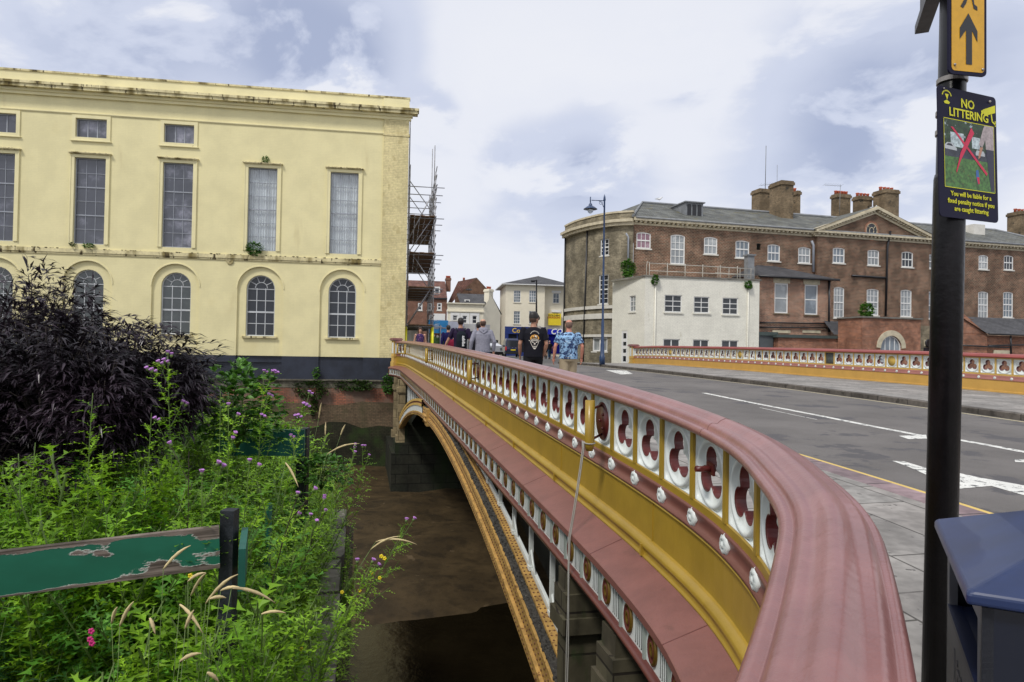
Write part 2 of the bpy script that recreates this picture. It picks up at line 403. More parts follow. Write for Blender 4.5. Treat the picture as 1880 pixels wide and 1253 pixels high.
for i in range(NI0, NI1+1):
    l = lm(i)
    if l+PITCHL > LEND-.15: break
    kind = 'disc' if i in discs else 'trefoil'
    panel(NEAR, l, 'trefoil_panel' if kind == 'trefoil' else 'disc_panel', par, kind, hp=.42, mats=(WHITE, RED, MAR) if kind == 'trefoil' else (WHITE, RED, RED)).location.z -= .028
    mb = MB(); mb.box((-.023, -.045, -.45), (.023, .042, -.02), fr=lambda u, w, v: NEAR.at(l+u, w, v)); mb.build('mullion', GOLD, par)
    mb = MB(); rosette(NEAR, l-.03, -.563, .035, .064, mb); mb.build('rosette', WHITE, par)
    if kind == 'disc':      # holder tube for flags on two brackets, gold
        lt = lm(6)+.04 if i == 6 else l+.02
        mb = MB()
        for vv in (-.10, -.36): mb.tube([NEAR.at(l+.27, .03, vv), NEAR.at(lt-.02, .205, vv)], .011, 8)
        for k in range(3): mb.ball(NEAR.at(l+.25+.05*math.cos(k*2.1), .035, -.24+.07*math.sin(k*2.1)), .014)
        mb.build('tube_bracket', RED, par)
        mb = MB(); mb.tube([NEAR.at(lt, .22, -.46), NEAR.at(lt, .22, -.40), NEAR.at(lt, .22, -.03)], [.03, .042, .042], 14); mb.build('flag_tube', GOLD, par)
mb = MB(); NEAR.sweep(mb, [(.042, -.498), (.05, -.505), (.046, -.525), (.036, -.55), (.034, -.575), (.042, -.60), (.060, -.615), (.060, -.63), (-.05, -.63), (-.05, -.498)], NEAR.L[0]+.1, LEND-.1, .15)
mb.build('cove_band', mat('cove_maroon_paint', (.17, .062, .05), rough=.4, var=.12, bump=.05, bs=20), par)
mb = MB(); NEAR.sweep(mb, [(.052, -.63), (.058, -.645), (.04, -.655), (.04, -.945), (-.05, -.945), (-.05, -.63)], NEAR.L[0]+.1, LEND-.1, .15, smooth=False)
for s_ in (4.62, 6.95, 11.0, 15.0, 19.0, 23.0, 27.0, 31):
    l = NEAR.lofs(s_); mb.box((-.008, .03, -.945), (.008, .047, -.66), fr=lambda u, w, v: NEAR.at(l+u, w, v))
mb.build('plinth', GOLD, par)
mb = MB(); NEAR.sweep(mb, [(.04, -.93), (.062, -.94), (.085, -.962), (.095, -.985), (.088, -1.0), (.078, -1.005), (.078, -1.05), (.088, -1.056), (.088, -1.075), (-.05, -1.075), (-.05, -.93)], NEAR.L[0]+.1, LEND-.1, .12)
for s_ in (4.7, 7.03, 9.0, 11.08, 15.1, 19): 
    l = NEAR.lofs(s_); mb.box((-.012, .07, -1.06), (.012, .102, -.975), fr=lambda u, w, v: NEAR.at(l+u, w, v))
mb.build('base_moulding', GOLD, par)
mb = MB(); NEAR.sweep(mb, [(.085, -1.07), (.345, -1.175), (.352, -1.182), (.352, -1.232), (.34, -1.245), (.30, -1.245), (.0, -1.245), (.0, -1.07)], NEAR.L[0]+.1, LEND+.1, .15, smooth=False)
led = mb.build('ledge', LEDG, par)
mb = MB()
for s_ in (3.6, 5.1, 7.35, 9.4, 11.4, 15, 19, 23):
    l = NEAR.lofs(s_); mb.box((-.004, .088, .0), (.004, .3525, .0025), fr=lambda u, w, v: NEAR.at(l+u, w, -1.07-(w-.085)*.4038+v-.001))
mb.build('ledge_joints', MAR, led)
# frieze under the ledge
MP = .457
mb = MB(); NEAR.sweep(mb, [(.29, -1.245), (.29, -1.505), (.0, -1.505), (.0, -1.245)], NEAR.L[0]+.1, LEND+.1, .2, smooth=False)
frz = mb.build('frieze', WHITE, par)
mb = MB(); NEAR.sweep(mb, [(.29, -1.50), (.325, -1.505), (.345, -1.52), (.345, -1.535), (.315, -1.55), (.318, -1.565), (.300, -1.60), (.26, -1.605), (.0, -1.605), (.0, -1.50)], NEAR.L[0]+.1, LEND+.1, .15)
mb.build('lower_moulding', MAR, par)
GOLDB = mat('old_gold', (.16, .095, .015), rough=.35, var=.25, metal=.35)
k = 0; l = NEAR.lofs(1.2)
while l < LEND-.1:
    fins = MB(); fins.box((-.014, .288, -1.503), (.014, .308, -1.247), fr=lambda u, w, v: NEAR.at(l+u, w, v)); fins.build('fin', GREY, frz)
    sl = MB(); sl.box((.066, .288, -1.48), (.205, .2925, -1.27), fr=lambda u, w, v: NEAR.at(l+u, w, v)); sl.build('slot_backing', IRON, frz)  # flat dark plate on the frieze face behind the flutes
    flut = MB()
    for q in range(4): flut.box((.074+q*.036, .292, -1.475), (.088+q*.036, .2965, -1.275), fr=lambda u, w, v: NEAR.at(l+u, w, v))
    flut.build('fluting', WHITE, frz)
    mm = MB(); lc = l+.31
    for rr_, dep, mi in ((.082, .012, 0),):
        rows = []
        for f, h in ((.086, 0), (.086, .016), (.072, .022), (.064, .012), (.046, .012), (.040, .020), (.024, .022), (.020, .012), (.001, .012)):
            rows.append([NEAR.at(lc+f*.86*math.cos(2*math.pi*q/20), .29+h, -1.375+f*1.15*math.sin(2*math.pi*q/20)) for q in range(20)][::-1])
        mm.grid(rows, 0, True, closeu=True, mfun=lambda i, j: 1 if i in (2, 3, 4, 7) else 0)
    mm.build('medallion', (GOLDB, MAR), frz)
    l += MP; k += 1
# end post of the parapet
def endpost(path, l, name, parent, out=1, h=.2, hw=.17):
    mb = MB(); f = lambda u, w, v: path.at(l, 0, 0)+(path.at(l+.01, 0, 0)-path.at(l, 0, 0)).normalized()*u+(path.at(l, .01, 0)-path.at(l, 0, 0)).normalized()*w+Vector((0, 0, v))
    mb.box((-hw, -hw, -1.12), (hw, hw, .10), fr=f); mb.box((-hw-.03, -hw-.03, -1.12), (hw+.03, hw+.03, -.9), fr=f); mb.box((-hw-.02, -hw-.02, -.66), (hw+.02, hw+.02, -.60), fr=f)
    o = mb.build(name, GOLD2, parent)
    mb = MB(); mb.box((-hw-.05, -hw-.05, .10), (hw+.05, hw+.05, .15), fr=f); mb.box((-hw-.09, -hw-.09, .15), (hw+.09, hw+.09, .20), fr=f); mb.box((-hw-.05, -hw-.05, .20), (hw+.05, hw+.05, .245), fr=f); mb.build('post_cap', PINK, o)
    mb = MB(); mb.box((-hw+.06, -hw-.006, -.5), (hw-.06, hw+.006, .02), fr=f); mb.box((-hw-.006, -hw+.06, -.5), (hw+.006, hw-.06, .02), fr=f); mb.build('post_panel', WHITE, o)
    return o
endpost(NEAR, LEND, 'end_post', par)
# projecting bolt bracket in the second panel
mb = MB(); lb = lm(2)+.24
mb.tube([NEAR.at(lb, .0, -.20), NEAR.at(lb-.02, .13, -.20)], [.022, .016], 8); mb.tube([NEAR.at(lb-.05, .10, -.195), NEAR.at(lb+.04, .10, -.205)], .014, 6); mb.box((-.05, .02, -.235), (.05, .035, -.165), fr=lambda u, w, v: NEAR.at(lb+u, w, v))
mb.build('bolt_bracket', RED, par)
# rope hanging from the first flag tube
ROPE = mat('grey_rope', (.33, .32, .29), rough=.9, var=.2)
mb = MB(); lt = lm(6)+.04
for off, dl in ((0, 0), (.035, .07)):
    pts = [NEAR.at(lt+.03+off, .262, -.385), NEAR.at(lt+.02+off, .262, -.45)]
    for k in range(1, 9):
        t = k/8; pts.append(NEAR.at(lt+.02+off*(1-t)+dl*t*.5, .262+(.372-.262)*t, -.45+(-1.2+.45)*t-.03*math.sin(t*math.pi)))
    for k in range(1, 10): pts.append(NEAR.at(lt+.02+dl*.5+.012*math.sin(k*1.3+dl*30), .374, -1.2-k*.25))
    mb.tube(pts, .0055, 6)
mb.tube([NEAR.at(lt+.045*math.cos(a*.5), .22+.046*math.sin(a*.5), -.385-.01*math.sin(a*.25)) for a in range(14)], .006, 6)
mb.build('rope', ROPE, label='pale grey rope looped on the nearest gold flag tube and hanging down', category='rope')

# ---- arch and spandrel
arch = thing('bridge_arch', 'riveted iron arch with yellow rusty rib and white spandrel struts below the parapet', 'arch', CS(1.8, 18, -2))
S0, RAD, ZC = 18.0, 48.8, -1.92
def za(s): return ZC-(RAD-math.sqrt(RAD*RAD-(s-S0)**2))
def rib(mb, c0, c1, v0, v1, m=0, sa=5.6, sb=30.4, n=60):
    rows = []
    for i in range(n+1):
        s = sa+(sb-sa)*i/n; z = za(s)
        sl = (za(s+.01)-za(s-.01))/.02; h = math.hypot(1, sl); nx, nz = -sl/h, 1/h
        rows.append([CS(c0, s+nx*v0, z+nz*v0), CS(c0, s+nx*v1, z+nz*v1), CS(c1, s+nx*v1, z+nz*v1), CS(c1, s+nx*v0, z+nz*v0)])
    mb.grid(rows, m, False, closeu=True)
mb = MB(); rib(mb, 1.77, 1.92, 0, .12); rib(mb, 1.81, 1.94, .12, .31)
ribo = mb.build('arch_rib', RUST, arch)
mb = MB()
for k in range(330):
    s = 5.8+k*.075
    if s > 30: break
    for vv, cc in ((.05, 1.77), (.17, 1.81), (.25, 1.81)):
        z = za(s)+vv; mb.ball(CS(cc, s+(.037 if vv == .17 else 0), z), .014, 0, 5, 3)
    for cc in (1.965, 2.015): mb.ball(CS(cc, s, za(s)+.36), .015, 0, 5, 3)
mb.build('rivets', RIV, ribo)
mb = MB(); rib(mb, 1.84, 1.935, .312, .33)
rnd = random.Random(2)
for k in range(900):
    s = 5.8+24*rnd.random()**1.6; mb.ball(CS(1.885+rnd.uniform(-.045, .045), s, za(s)+.33), rnd.uniform(.010, .028), 0, 5, 3)
mb.build('dirt_on_rib', DIRT, ribo)
mb = MB(); rib(mb, 1.94, 2.035, .08, .355); mb.build('inner_flange', RUST, arch)
mb = MB()
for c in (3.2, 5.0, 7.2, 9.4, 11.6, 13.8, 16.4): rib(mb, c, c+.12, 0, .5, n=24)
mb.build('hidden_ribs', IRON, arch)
mb = MB(); rib(mb, 2.045, 2.085, .33, .40); mb.build('spandrel_rail', WHITE, arch)
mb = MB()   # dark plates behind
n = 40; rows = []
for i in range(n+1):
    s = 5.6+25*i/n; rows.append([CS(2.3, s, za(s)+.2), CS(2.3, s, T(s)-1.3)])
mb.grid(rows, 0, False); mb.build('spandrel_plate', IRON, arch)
s = 6.1
while s < 30:
    if abs(s-18) > 3.0:
        z0 = za(s)+.36; z1 = T(s)-1.6
        if z1-z0 > .06:
            mb = MB(); mb.box((2.03, s-.022, z0), (2.08, s+.022, z1), fr=CS)
            mb.box((2.02, s-.06, z0), (2.09, s+.06, z0+.05), fr=CS)
            if z1-z0 > .5:
                sg = 1 if s > 18 else -1
                mb.tube([CS(2.055, s, z0+.25), CS(2.055, s+.09*sg, z0+.12), CS(2.055, s+.22*sg, z0-.02)], .016, 6)
            mb.build('strut', WHITE, arch)
    s += .92
# keystone bracket and moulded far half of the ring
mb = MB()
mb.box((1.74, 17.75, -2.0), (1.85, 18.25, T(18)-1.58), fr=CS)
for k in range(3): mb.ball(CS(1.73, 17.9+.1*k, -1.75), .04)
mb.tube([CS(1.74, 17.8, -1.9), CS(1.70, 17.9, -1.82), CS(1.70, 18.1, -1.9)], .03, 6)
mb.build('keystone_bracket', RUST, arch)
mb = MB()
for (v0, v1, c, m) in ((.0, .09, 1.77, 0), (.09, .30, 1.79, 1), (.30, .37, 1.765, 0), (.37, .43, 1.785, 2), (.43, .50, 1.77, 0)): rib(mb, c, 1.83, v0, v1, m, 19.6, 30.2, 40)
mb.build('moulded_ring', (GOLD2, WHITE, MAR), arch)
# deck: underside and body
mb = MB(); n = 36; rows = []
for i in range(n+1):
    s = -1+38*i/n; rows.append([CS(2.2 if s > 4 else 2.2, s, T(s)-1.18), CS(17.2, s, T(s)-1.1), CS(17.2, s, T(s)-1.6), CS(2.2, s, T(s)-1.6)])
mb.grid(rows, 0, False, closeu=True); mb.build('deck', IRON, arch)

# ---- stone abutments
STONE = brickmat('abutment_stone', (.095, .085, .052), (.07, .06, .04), (.025, .02, .015), bw=.9, bh=.38, ms=.012, stain=((.018, .018, .012), 1.6, .50, .16, .5), stain2=((.03, .045, .015), 2.5, .62, .1, .5))
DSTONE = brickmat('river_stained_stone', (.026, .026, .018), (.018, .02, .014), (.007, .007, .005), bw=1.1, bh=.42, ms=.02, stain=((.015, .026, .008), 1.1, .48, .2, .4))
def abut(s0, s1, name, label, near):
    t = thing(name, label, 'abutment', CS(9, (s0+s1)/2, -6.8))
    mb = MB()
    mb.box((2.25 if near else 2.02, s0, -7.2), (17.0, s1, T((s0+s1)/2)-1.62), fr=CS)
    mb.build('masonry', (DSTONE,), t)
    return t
ab1 = abut(-1.5, 6.3, 'bridge_abutment', 'near stone abutment with pilasters below the maroon ledge', True)
ab2 = abut(30.2, 37.2, 'bridge_abutment', 'far dark stone abutment under the end of the arch', False)
mb = MB()
for (s, w) in ((5.9, .30), (4.75, .28), (3.4, .3)):
    c, ss, tx, ty = NEAR.loc(NEAR.lofs(s)); c -= .02; zt = T(s)-1.6
    mb.box((c-.30, s-w/2, -7), (c+.15, s+w/2, zt-.38), fr=CS)
    mb.box((c-.36, s-w/2-.06, zt-.50), (c+.15, s+w/2+.06, zt-.36), fr=CS)
    mb.box((c-.33, s-w/2-.03, zt-.36), (c+.15, s+w/2+.03, zt-.16), fr=CS)
    mb.box((c-.30, s-w/2, zt-.16), (c+.15, s+w/2, zt), fr=CS)
mb.build('pilaster', STONE, ab1)
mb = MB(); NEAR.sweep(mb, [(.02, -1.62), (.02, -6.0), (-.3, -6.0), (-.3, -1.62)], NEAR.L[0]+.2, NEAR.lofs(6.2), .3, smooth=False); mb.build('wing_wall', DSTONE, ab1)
mb = MB()
c0 = 1.68
for (s, w, cc) in ((30.55, .5, 1.72), (32.4, .5, 1.62)):
    zt = T(s)-1.6
    mb.box((cc, s-w/2, -4.1), (2.1, s+w/2, zt), fr=CS); mb.box((cc-.06, s-w/2-.06, zt-.55), (2.15, s+w/2+.06, zt-.35), fr=CS); mb.box((cc-.08, s-w/2-.08, -4.1), (2.15, s+w/2+.08, -3.8), fr=CS)
mb.build('pilaster', brickmat('pale_ashlar', (.29, .23, .13), (.22, .175, .10), (.09, .07, .04), bw=.7, bh=.4, ms=.012, stain=((.05, .045, .025), 2, .6, .15, .5)), ab2)
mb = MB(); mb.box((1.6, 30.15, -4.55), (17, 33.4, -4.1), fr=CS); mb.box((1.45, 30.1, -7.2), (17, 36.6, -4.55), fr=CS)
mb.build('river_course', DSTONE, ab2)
mb = MB(); NEAR.sweep(mb, [(.05, -1.62), (.05, -4.2), (-.2, -4.2), (-.2, -1.62)], NEAR.lofs(30.4), LEND, .3, smooth=False); mb.build('wing_wall', STONE, ab2)

# ---- far parapet
FPT = [(17.65, 4.0), (17.62, 10.), (17.6, 15.), (17.3, 28.), (17.05, 40.75)]
FAR = Path(FPT, lambda c, s: T(s)+.1*max(0, min(1, (41-s)/26)), 1)
fpar = thing('bridge_parapet', 'far parapet of white trefoil panels on a yellow base across the road', 'parapet', CS(17.3, 25, T(25)-1))
FL = FAR.L[-1]
mb = MB(); FAR.sweep(mb, COPE, 0, FL, .5); mb.build('coping', mat('far_maroon_paint', (.26, .055, .045), rough=.4, var=.12), fpar)
mb = MB(); FAR.sweep(mb, [(.035, -.03), (.035, .004), (-.05, .004), (-.05, -.03)], 0, FL, .5, smooth=False); FAR.sweep(mb, [(.035, -.50), (.035, -.452), (-.05, -.452), (-.05, -.50)], 0, FL, .5, smooth=False)
mb.build('rail', GOLD2, fpar)
mb = MB(); FAR.sweep(mb, [(.042, -.498), (.04, -.55), (.05, -.58), (.085, -.62), (.085, -.63), (-.05, -.63), (-.05, -.498)], 0, FL, .5); mb.build('cove_band', mat('cove_rose_paint', (.30, .12, .10), rough=.5), fpar)
mb = MB(); FAR.sweep(mb, [(.07, -.63), (.07, -.92), (.09, -.93), (.09, -1.05), (-.05, -1.05), (-.05, -.63)], 0, FL, .5, smooth=False); mb.build('plinth', mat('far_ochre_paint', (.55, .32, .075), rough=.5, var=.08, stain=((.35, .2, .05), 5, .62, .15, 1)), fpar)
fd = {9, 23, 41, 59}
BRON = mat('bronze_plaque', (.07, .08, .075), rough=.5, var=.3, vs=20)
YD = mat('yellow_disc_paint', (.50, .34, .07), rough=.5)
for i in range(64):
    l = FL-.32-(i+1)*PITCHL
    if l < 2: break
    kind = 'disc' if i in fd else 'plate' if i == 35 else 'trefoil'
    panel(FAR, l, {'disc': 'disc_panel', 'plate': 'plaque', 'trefoil': 'trefoil_panel'}[kind], fpar, kind, hp=.42, mats=(WHITE, RED, YD) if kind != 'plate' else (WHITE, RED, BRON)).location.z -= .028
    mb = MB(); mb.box((-.023, -.045, -.45), (.023, .042, -.02), fr=lambda u, w, v: FAR.at(l+u, w, v)); mb.build('mullion', GOLD2, fpar)
    mb = MB(); rosette(FAR, l, -.575, .05, .045, mb, depth=.04); mb.build('rosette', WHITE, fpar)
endpost(FAR, FL, 'end_post', fpar, hw=.2)
# ================================================================== GROUND, ROAD, RIVER
ASPH = mat('asphalt', (.135, .125, .118), rough=.85, var=.22, vs=.7, bump=.8, bs=70, stain=((.175, .165, .16), 85, .56, .05, 1), stain2=((.088, .084, .088), .8, .56, .04, 1))
PAVE = brickmat('york_stone_flags', (.31, .29, .27), (.25, .24, .225), (.085, .08, .072), bw=.9, bh=.62, ms=.010, rough=.8, var=.25, off=.37, bump=.5, stain=((.18, .17, .16), 3, .56, .12, 1), stain2=((.10, .095, .09), 11, .66, .04, 1))
KERB = brickmat('granite_kerb', (.13, .115, .10), (.09, .08, .07), (.03, .028, .025), bw=.95, bh=3, ms=.012, stain=((.05, .045, .038), 5, .55, .1, 1))
KERB2 = brickmat('pinkish_kerb', (.27, .20, .21), (.22, .17, .18), (.07, .06, .06), bw=1.1, bh=3, ms=.012)
def strip(name, ca, cb, za_, zb_, m, s0, s1, step=.5, kind='structure', label=None, uvs=True):
    mb = MB(); n = int((s1-s0)/step); rows = []; uv = []
    for i in range(n+1):
        s = s0+(s1-s0)*i/n
        A = ca(s) if callable(ca) else ca; B = cb(s) if callable(cb) else cb
        k = 4; row = []; ur = []
        for j in range(k+1):
            c = A+(B-A)*j/k; row.append(CS(c, s, PZ(c, s)+(za_+(zb_-za_)*j/k))); ur.append((s, c))
        rows.append(row[::-1]); uv.append(ur[::-1])
    mb.grid(rows, 0, False, uv=uv)
    o = mb.build(name, m); o['kind'] = kind; return o
def near_in(s):   # inner foot of near parapet
    if s >= 33.4: return 1.7
    if s < -.15: return -.4+(s+.15)*1.2
    l = NEAR.lofs(s); c, ss, tx, ty = NEAR.loc(l); return c+.02/max(.5, ty)
strip('road', 5.40, 12.75, -.045, -.12, ASPH, -14, 44)
strip('pavement', near_in, 5.12, 0, 0, PAVE, -14, 38)
strip('pavement', 12.95, lambda s: 17.62, 0, 0, PAVE, -14, 41.5)
RZ = lambda c: -.045-.075*(c-5.4)/7.35
def kerb(c0, c1, m, s0, s1, name='kerb'):
    mb = MB(); n = int((s1-s0)/.5); rows = []; uv = []
    prof = [(c0, -.3), (c0, -.008), (c0+.015, .004), (c1-.015, .004), (c1, -.008), (c1, -.3)]
    for i in range(n+1):
        s = s0+(s1-s0)*i/n; rows.append([CS(c, s, PZ(c, s)+v) for c, v in prof][::-1]); uv.append([(s, j*.1) for j in range(6)][::-1])
    mb.grid(rows, 0, False, uv=uv); o = mb.build(name, m); o['kind'] = 'structure'
kerb(5.10, 5.42, KERB2, -14, 38); kerb(12.72, 12.97, KERB, -14, 43)
PAINT = mat('road_paint', (.66, .66, .62), rough=.7, var=.1, stain=((.09, .09, .09), 9, .555, .03, 1), stain2=((.14, .14, .14), 45, .60, .03, 1))
YEL = mat('yellow_road_paint', (.62, .44, .12), rough=.7, var=.1, stain=((.12, .11, .10), 20, .66, .05, 1))
PALEY = mat('worn_yellow_paint', (.62, .55, .34), rough=.7, var=.1, stain=((.12, .11, .10), 20, .62, .05, 1))
strip('road_marking', 5.53, 5.62, RZ(5.53)+.004, RZ(5.62)+.004, YEL, -8, 38)
strip('road_marking', 12.50, 12.57, RZ(12.5)+.004, RZ(12.57)+.004, PALEY, -8, 42)
def mark(poly, m=PAINT, h=-.116):
    mb = MB(); mb.face([CS(c, s, PZ(c, s)+RZ(c)+.004) for c, s in poly], 0); o = mb.build('road_marking', m); o['kind'] = 'structure'
def cs_px(px, py, dz=-.116):
    z = -1.2
    for _ in range(12):
        p = atz(px, py, z); c, s = toCS(p); z = .5*z+.5*(PZ(c, s)+RZ(c))
    return c, s
def mark_px(pts, m=PAINT): mark([cs_px(*p) for p in pts], m)
# centre line, worn, measured where it lies on the carriageway
def line_px(pts, w=.10, m=PAINT):
    q = [cs_px(*p) for p in pts]
    for (a, b), (c, d) in zip(q, q[1:]):
        n = 6
        for i in range(n):
            t0, t1 = i/n, (i+1)/n
            c0, s0, c1, s1 = a+(c-a)*t0, b+(d-b)*t0, a+(c-a)*t1, b+(d-b)*t1
            mark([(c0-w/2, s0), (c0+w/2, s0), (c1+w/2, s1), (c1-w/2, s1)][::-1], m)
line_px([(1292, 722), (1380, 740), (1500, 763), (1600, 783), (1695, 801)], .15)
line_px([(1758, 808), (1820, 819), (1960, 846)], .16)
line_px([(1395, 749), (1460, 763), (1500, 771)], .035)
mark_px([(1650, 801), (1700, 799), (1702, 806), (1668, 807)])
mark_px([(1112, 680), (1150, 681), (1162, 687), (1140, 688)][::-1])
mark_px([(1638, 847), (1660, 848), (1700, 860), (1704, 874), (1668, 858)][::-1])
mark_px([(1754, 868), (1800, 878), (1886, 893), (1886, 912), (1820, 893), (1754, 899)][::-1])
mark_px([(1862, 844), (1886, 845), (1886, 850), (1864, 849)][::-1])
# north bank and south ground, one sheet each, reaching far
GRD = mat('far_street_ground', (.10, .10, .10), rough=.9, var=.12, bump=.3)
def sheet(name, pts, z, m, flip=False):
    mb = MB(); mb.face([Vector((x, y, z)) for x, y in pts], 0); o = mb.build(name, m); o['kind'] = 'structure'; return o
mb = MB(); rows = []
for s in (36.8, 40, 44, 50, 60, 90, 160, 600):
    rows.append([CS(c, s, T(s)-1.09-(0.03 if s < 43 else 0)) for c in (600, 60, 30, 17.8, 12, 5, 1.5, -12, -60, -600)])
mb.grid(rows, 0, False); o = mb.build('ground', GRD); o['kind'] = 'structure'
SOIL = mat('dark_bank_soil', (.028, .024, .014), rough=1, var=.4, vs=6, bump=.8, bs=18, stain=((.03, .05, .012), 5, .45, .2, 1))
QW = -.30
def bankz(c, s):
    # river bank left of the camera: highest by the parapet wing, falling to the quay coping
    d = -c-.5
    z = -2.62+min(1.0, max(0, d-.15)*.5)
    return z+.08*mnoise.noise(Vector((c*.8, s*.8, 0)))
mb = MB(); rows = []
for i in range(34):
    s = -8+i*.62
    rows.append([CS(c, s, bankz(c, s)) for c in (-.5, -.65, -.9, -1.3, -1.8, -2.4, -3, -4, -5.5, -8, -12, -18, -30, -60)])
mb.grid(rows, 0, True); o = mb.build('river_bank', SOIL); o['kind'] = 'structure'
# quay wall with stone coping
QC = brickmat('quay_coping_stone', (.20, .185, .155), (.16, .15, .125), (.03, .03, .025), bw=1.35, bh=2, ms=.02, stain=((.085, .085, .06), 6, .55, .15, 1), stain2=((.33, .32, .28), 25, .70, .04, 1))
qt = thing('quay_wall', 'low stone quay wall with flat worn coping at the edge of the weeds', 'wall', CS(-.3, 6, -7))
mb = MB(); mb.box((-.62, -1.0, -7.3), (-.14, 11.4, -2.68), fr=CS); mb.box((-60, 11.2, -7.3), (-.62, 11.5, -2.68), fr=CS); mb.build('wall_body', DSTONE, qt)
k = 0; s = .2
while s < 11.3:
    w = 1.05+.4*((k*37) % 10)/10; e = min(s+w-.02, 11.45); dz = .012*((k*7) % 5-2)
    mb = MB(); mb.box((-.60+.02*((k*3) % 4), s, -2.70), (-.16+.015*((k*5) % 3), e, -2.58+dz), fr=CS); mb.build('coping_stone', QC, qt); s += w; k += 1
mb = MB(); mb.box((-.13, -.5, -3.2), (-.03, 11.3, -2.86), fr=CS); mb.build('timber_fender', mat('rotten_timber', (.06, .042, .028), rough=.95, var=.5, vs=9, bump=.8, bs=25), qt)
# river bed, mud and water
MUD = mat('wet_mud', (.050, .034, .016), rough=.62, var=.45, vs=1.8, bump=1.0, bs=3.2, spec=.22, stain=((.026, .018, .009), .9, .50, .12, 1), stain2=((.105, .075, .042), 1.9, .63, .06, 1))
mb = MB(); rows = []
for i in range(70):
    s = 10+i*.42; row = []
    for j in range(90):
        c = -34+j*.85 if j < 30 else -8.5+(j-30)*.22 if j < 70 else .3+(j-70)*1.2
        e = 16.6+1.0*math.sin(c*.35)+.6*mnoise.noise(Vector((c*.5, 0, 3)))
        d_ = s-e; z = -6.62+(.13*d_ if d_ < 1.3 else .17+(d_-1.3)*.020)
        z += .10*mnoise.noise(Vector((c*.6, s*.6, 0)))+.05*mnoise.noise(Vector((c*2.2, s*1.6, 5)))
        z += .32*max(0, mnoise.noise(Vector((c*.33+2, s*.33, 9))))
        row.append(CS(c, s, z))
    rows.append(row[::-1])
mb.grid(rows, 0, True); o = mb.build('mud_bank', MUD); o['kind'] = 'structure'
wm = mat('river_water', (.008, .006, .003), rough=.10, var=.3, vs=.8, bump=.5, bs=3.5, spec=.22)
mb = MB(); mb.face([CS(-200, -20, -6.62), CS(-200, 60, -6.62), CS(200, 60, -6.62), CS(200, -20, -6.62)][::-1], 0); o = mb.build('water', wm); o['kind'] = 'structure'
# ================================================================== BUILDINGS
def frame(o, t, out_):      # u along t, d out of the wall, z up (absolute)
    o = Vector((o[0], o[1], 0)); t = Vector((t[0], t[1], 0)).normalized(); n = Vector((out_[0], out_[1], 0)).normalized()
    f = lambda u, d, z: o+t*u+n*d+Vector((0, 0, z))
    f.o, f.t, f.n = o, t, n
    def uz(px, py, d=0.):
        p = atPlane(px, py, o+n*d, t); return (p-o).dot(t), p.z
    f.uz = uz; return f
def arcpts(ua, ub, zb, h, n=12):
    r = (ub-ua)/2; Rr = (r*r+h*h)/(2*h); uc = (ua+ub)/2; zc = zb-Rr; a0 = math.asin(min(1, r/Rr))
    if h > r*.999: a0 = math.pi/2
    return [(uc-Rr*math.sin(a0-2*a0*k/n), zc+Rr*math.cos(a0-2*a0*k/n)) for k in range(n+1)]
def facade(mb, fr, u0, u1, z0, z1, holes, m=0, depth=.2, mr=None, d=0., bands=None):
    """wall with real openings; holes: (ua, ub, za, zb, arch rise or 0). bands: [(z, material)] below z uses that material"""
    mr = m if mr is None else mr
    us = sorted({u0, u1, *[h[0] for h in holes], *[h[1] for h in holes]}); zs = sorted({z0, z1, *[h[2] for h in holes], *[h[3] for h in holes], *[b[0] for b in (bands or []) if z0 < b[0] < z1]})
    us = [u for u in us if u0 <= u <= u1]; zs = [z for z in zs if z0 <= z <= z1]
    flip = (fr.t.cross(Vector((0, 0, 1)))).dot(fr.n) < 0
    def add(pts, mm): mb.face([fr(*p) for p in (pts[::-1] if flip else pts)], mm, uv=[(p[0], p[2]) for p in (pts[::-1] if flip else pts)])
    for i in range(len(us)-1):
        # merge vertical runs
        j = 0
        while j < len(zs)-1:
            um, zm = (us[i]+us[i+1])/2, (zs[j]+zs[j+1])/2
            if any(h[0] < um < h[1] and h[2] < zm < h[3] for h in holes): j += 1; continue
            mm = m
            for bz, bm in (bands or []):
                if zm < bz: mm = bm
            add([(us[i], d, zs[j]), (us[i+1], d, zs[j]), (us[i+1], d, zs[j+1]), (us[i], d, zs[j+1])], mm); j += 1
    for (ua, ub, za, zb, ar) in holes:
        zt = zb-ar if ar else zb
        side = [(ua, za), (ua, zt)]+(arcpts(ua, ub, zb, ar)[1:-1] if ar else [])+[(ub, zt), (ub, za)]
        if ar:
            ap = arcpts(ua, ub, zb, ar); n = len(ap); h = n//2
            for k in range(n-1):
                cu = ua if k < h else ub
                add([(cu, d, zb), (ap[k+1][0], d, ap[k+1][1]), (ap[k][0], d, ap[k][1])][::-1], m)
            add([(ap[h][0], d, ap[h][1]), (ub, d, zb), (ua, d, zb)][:0] or [(ua, d, zb), (ap[h][0], d, zb), (ap[h][0], d, zb)], m) if False else None
        loop = side+[side[0]]
        for (a, b), (c, e) in zip(loop, loop[1:]):
            add([(a, d, b), (a, d-depth, b), (c, d-depth, e), (c, d, e)][::-1], mr)
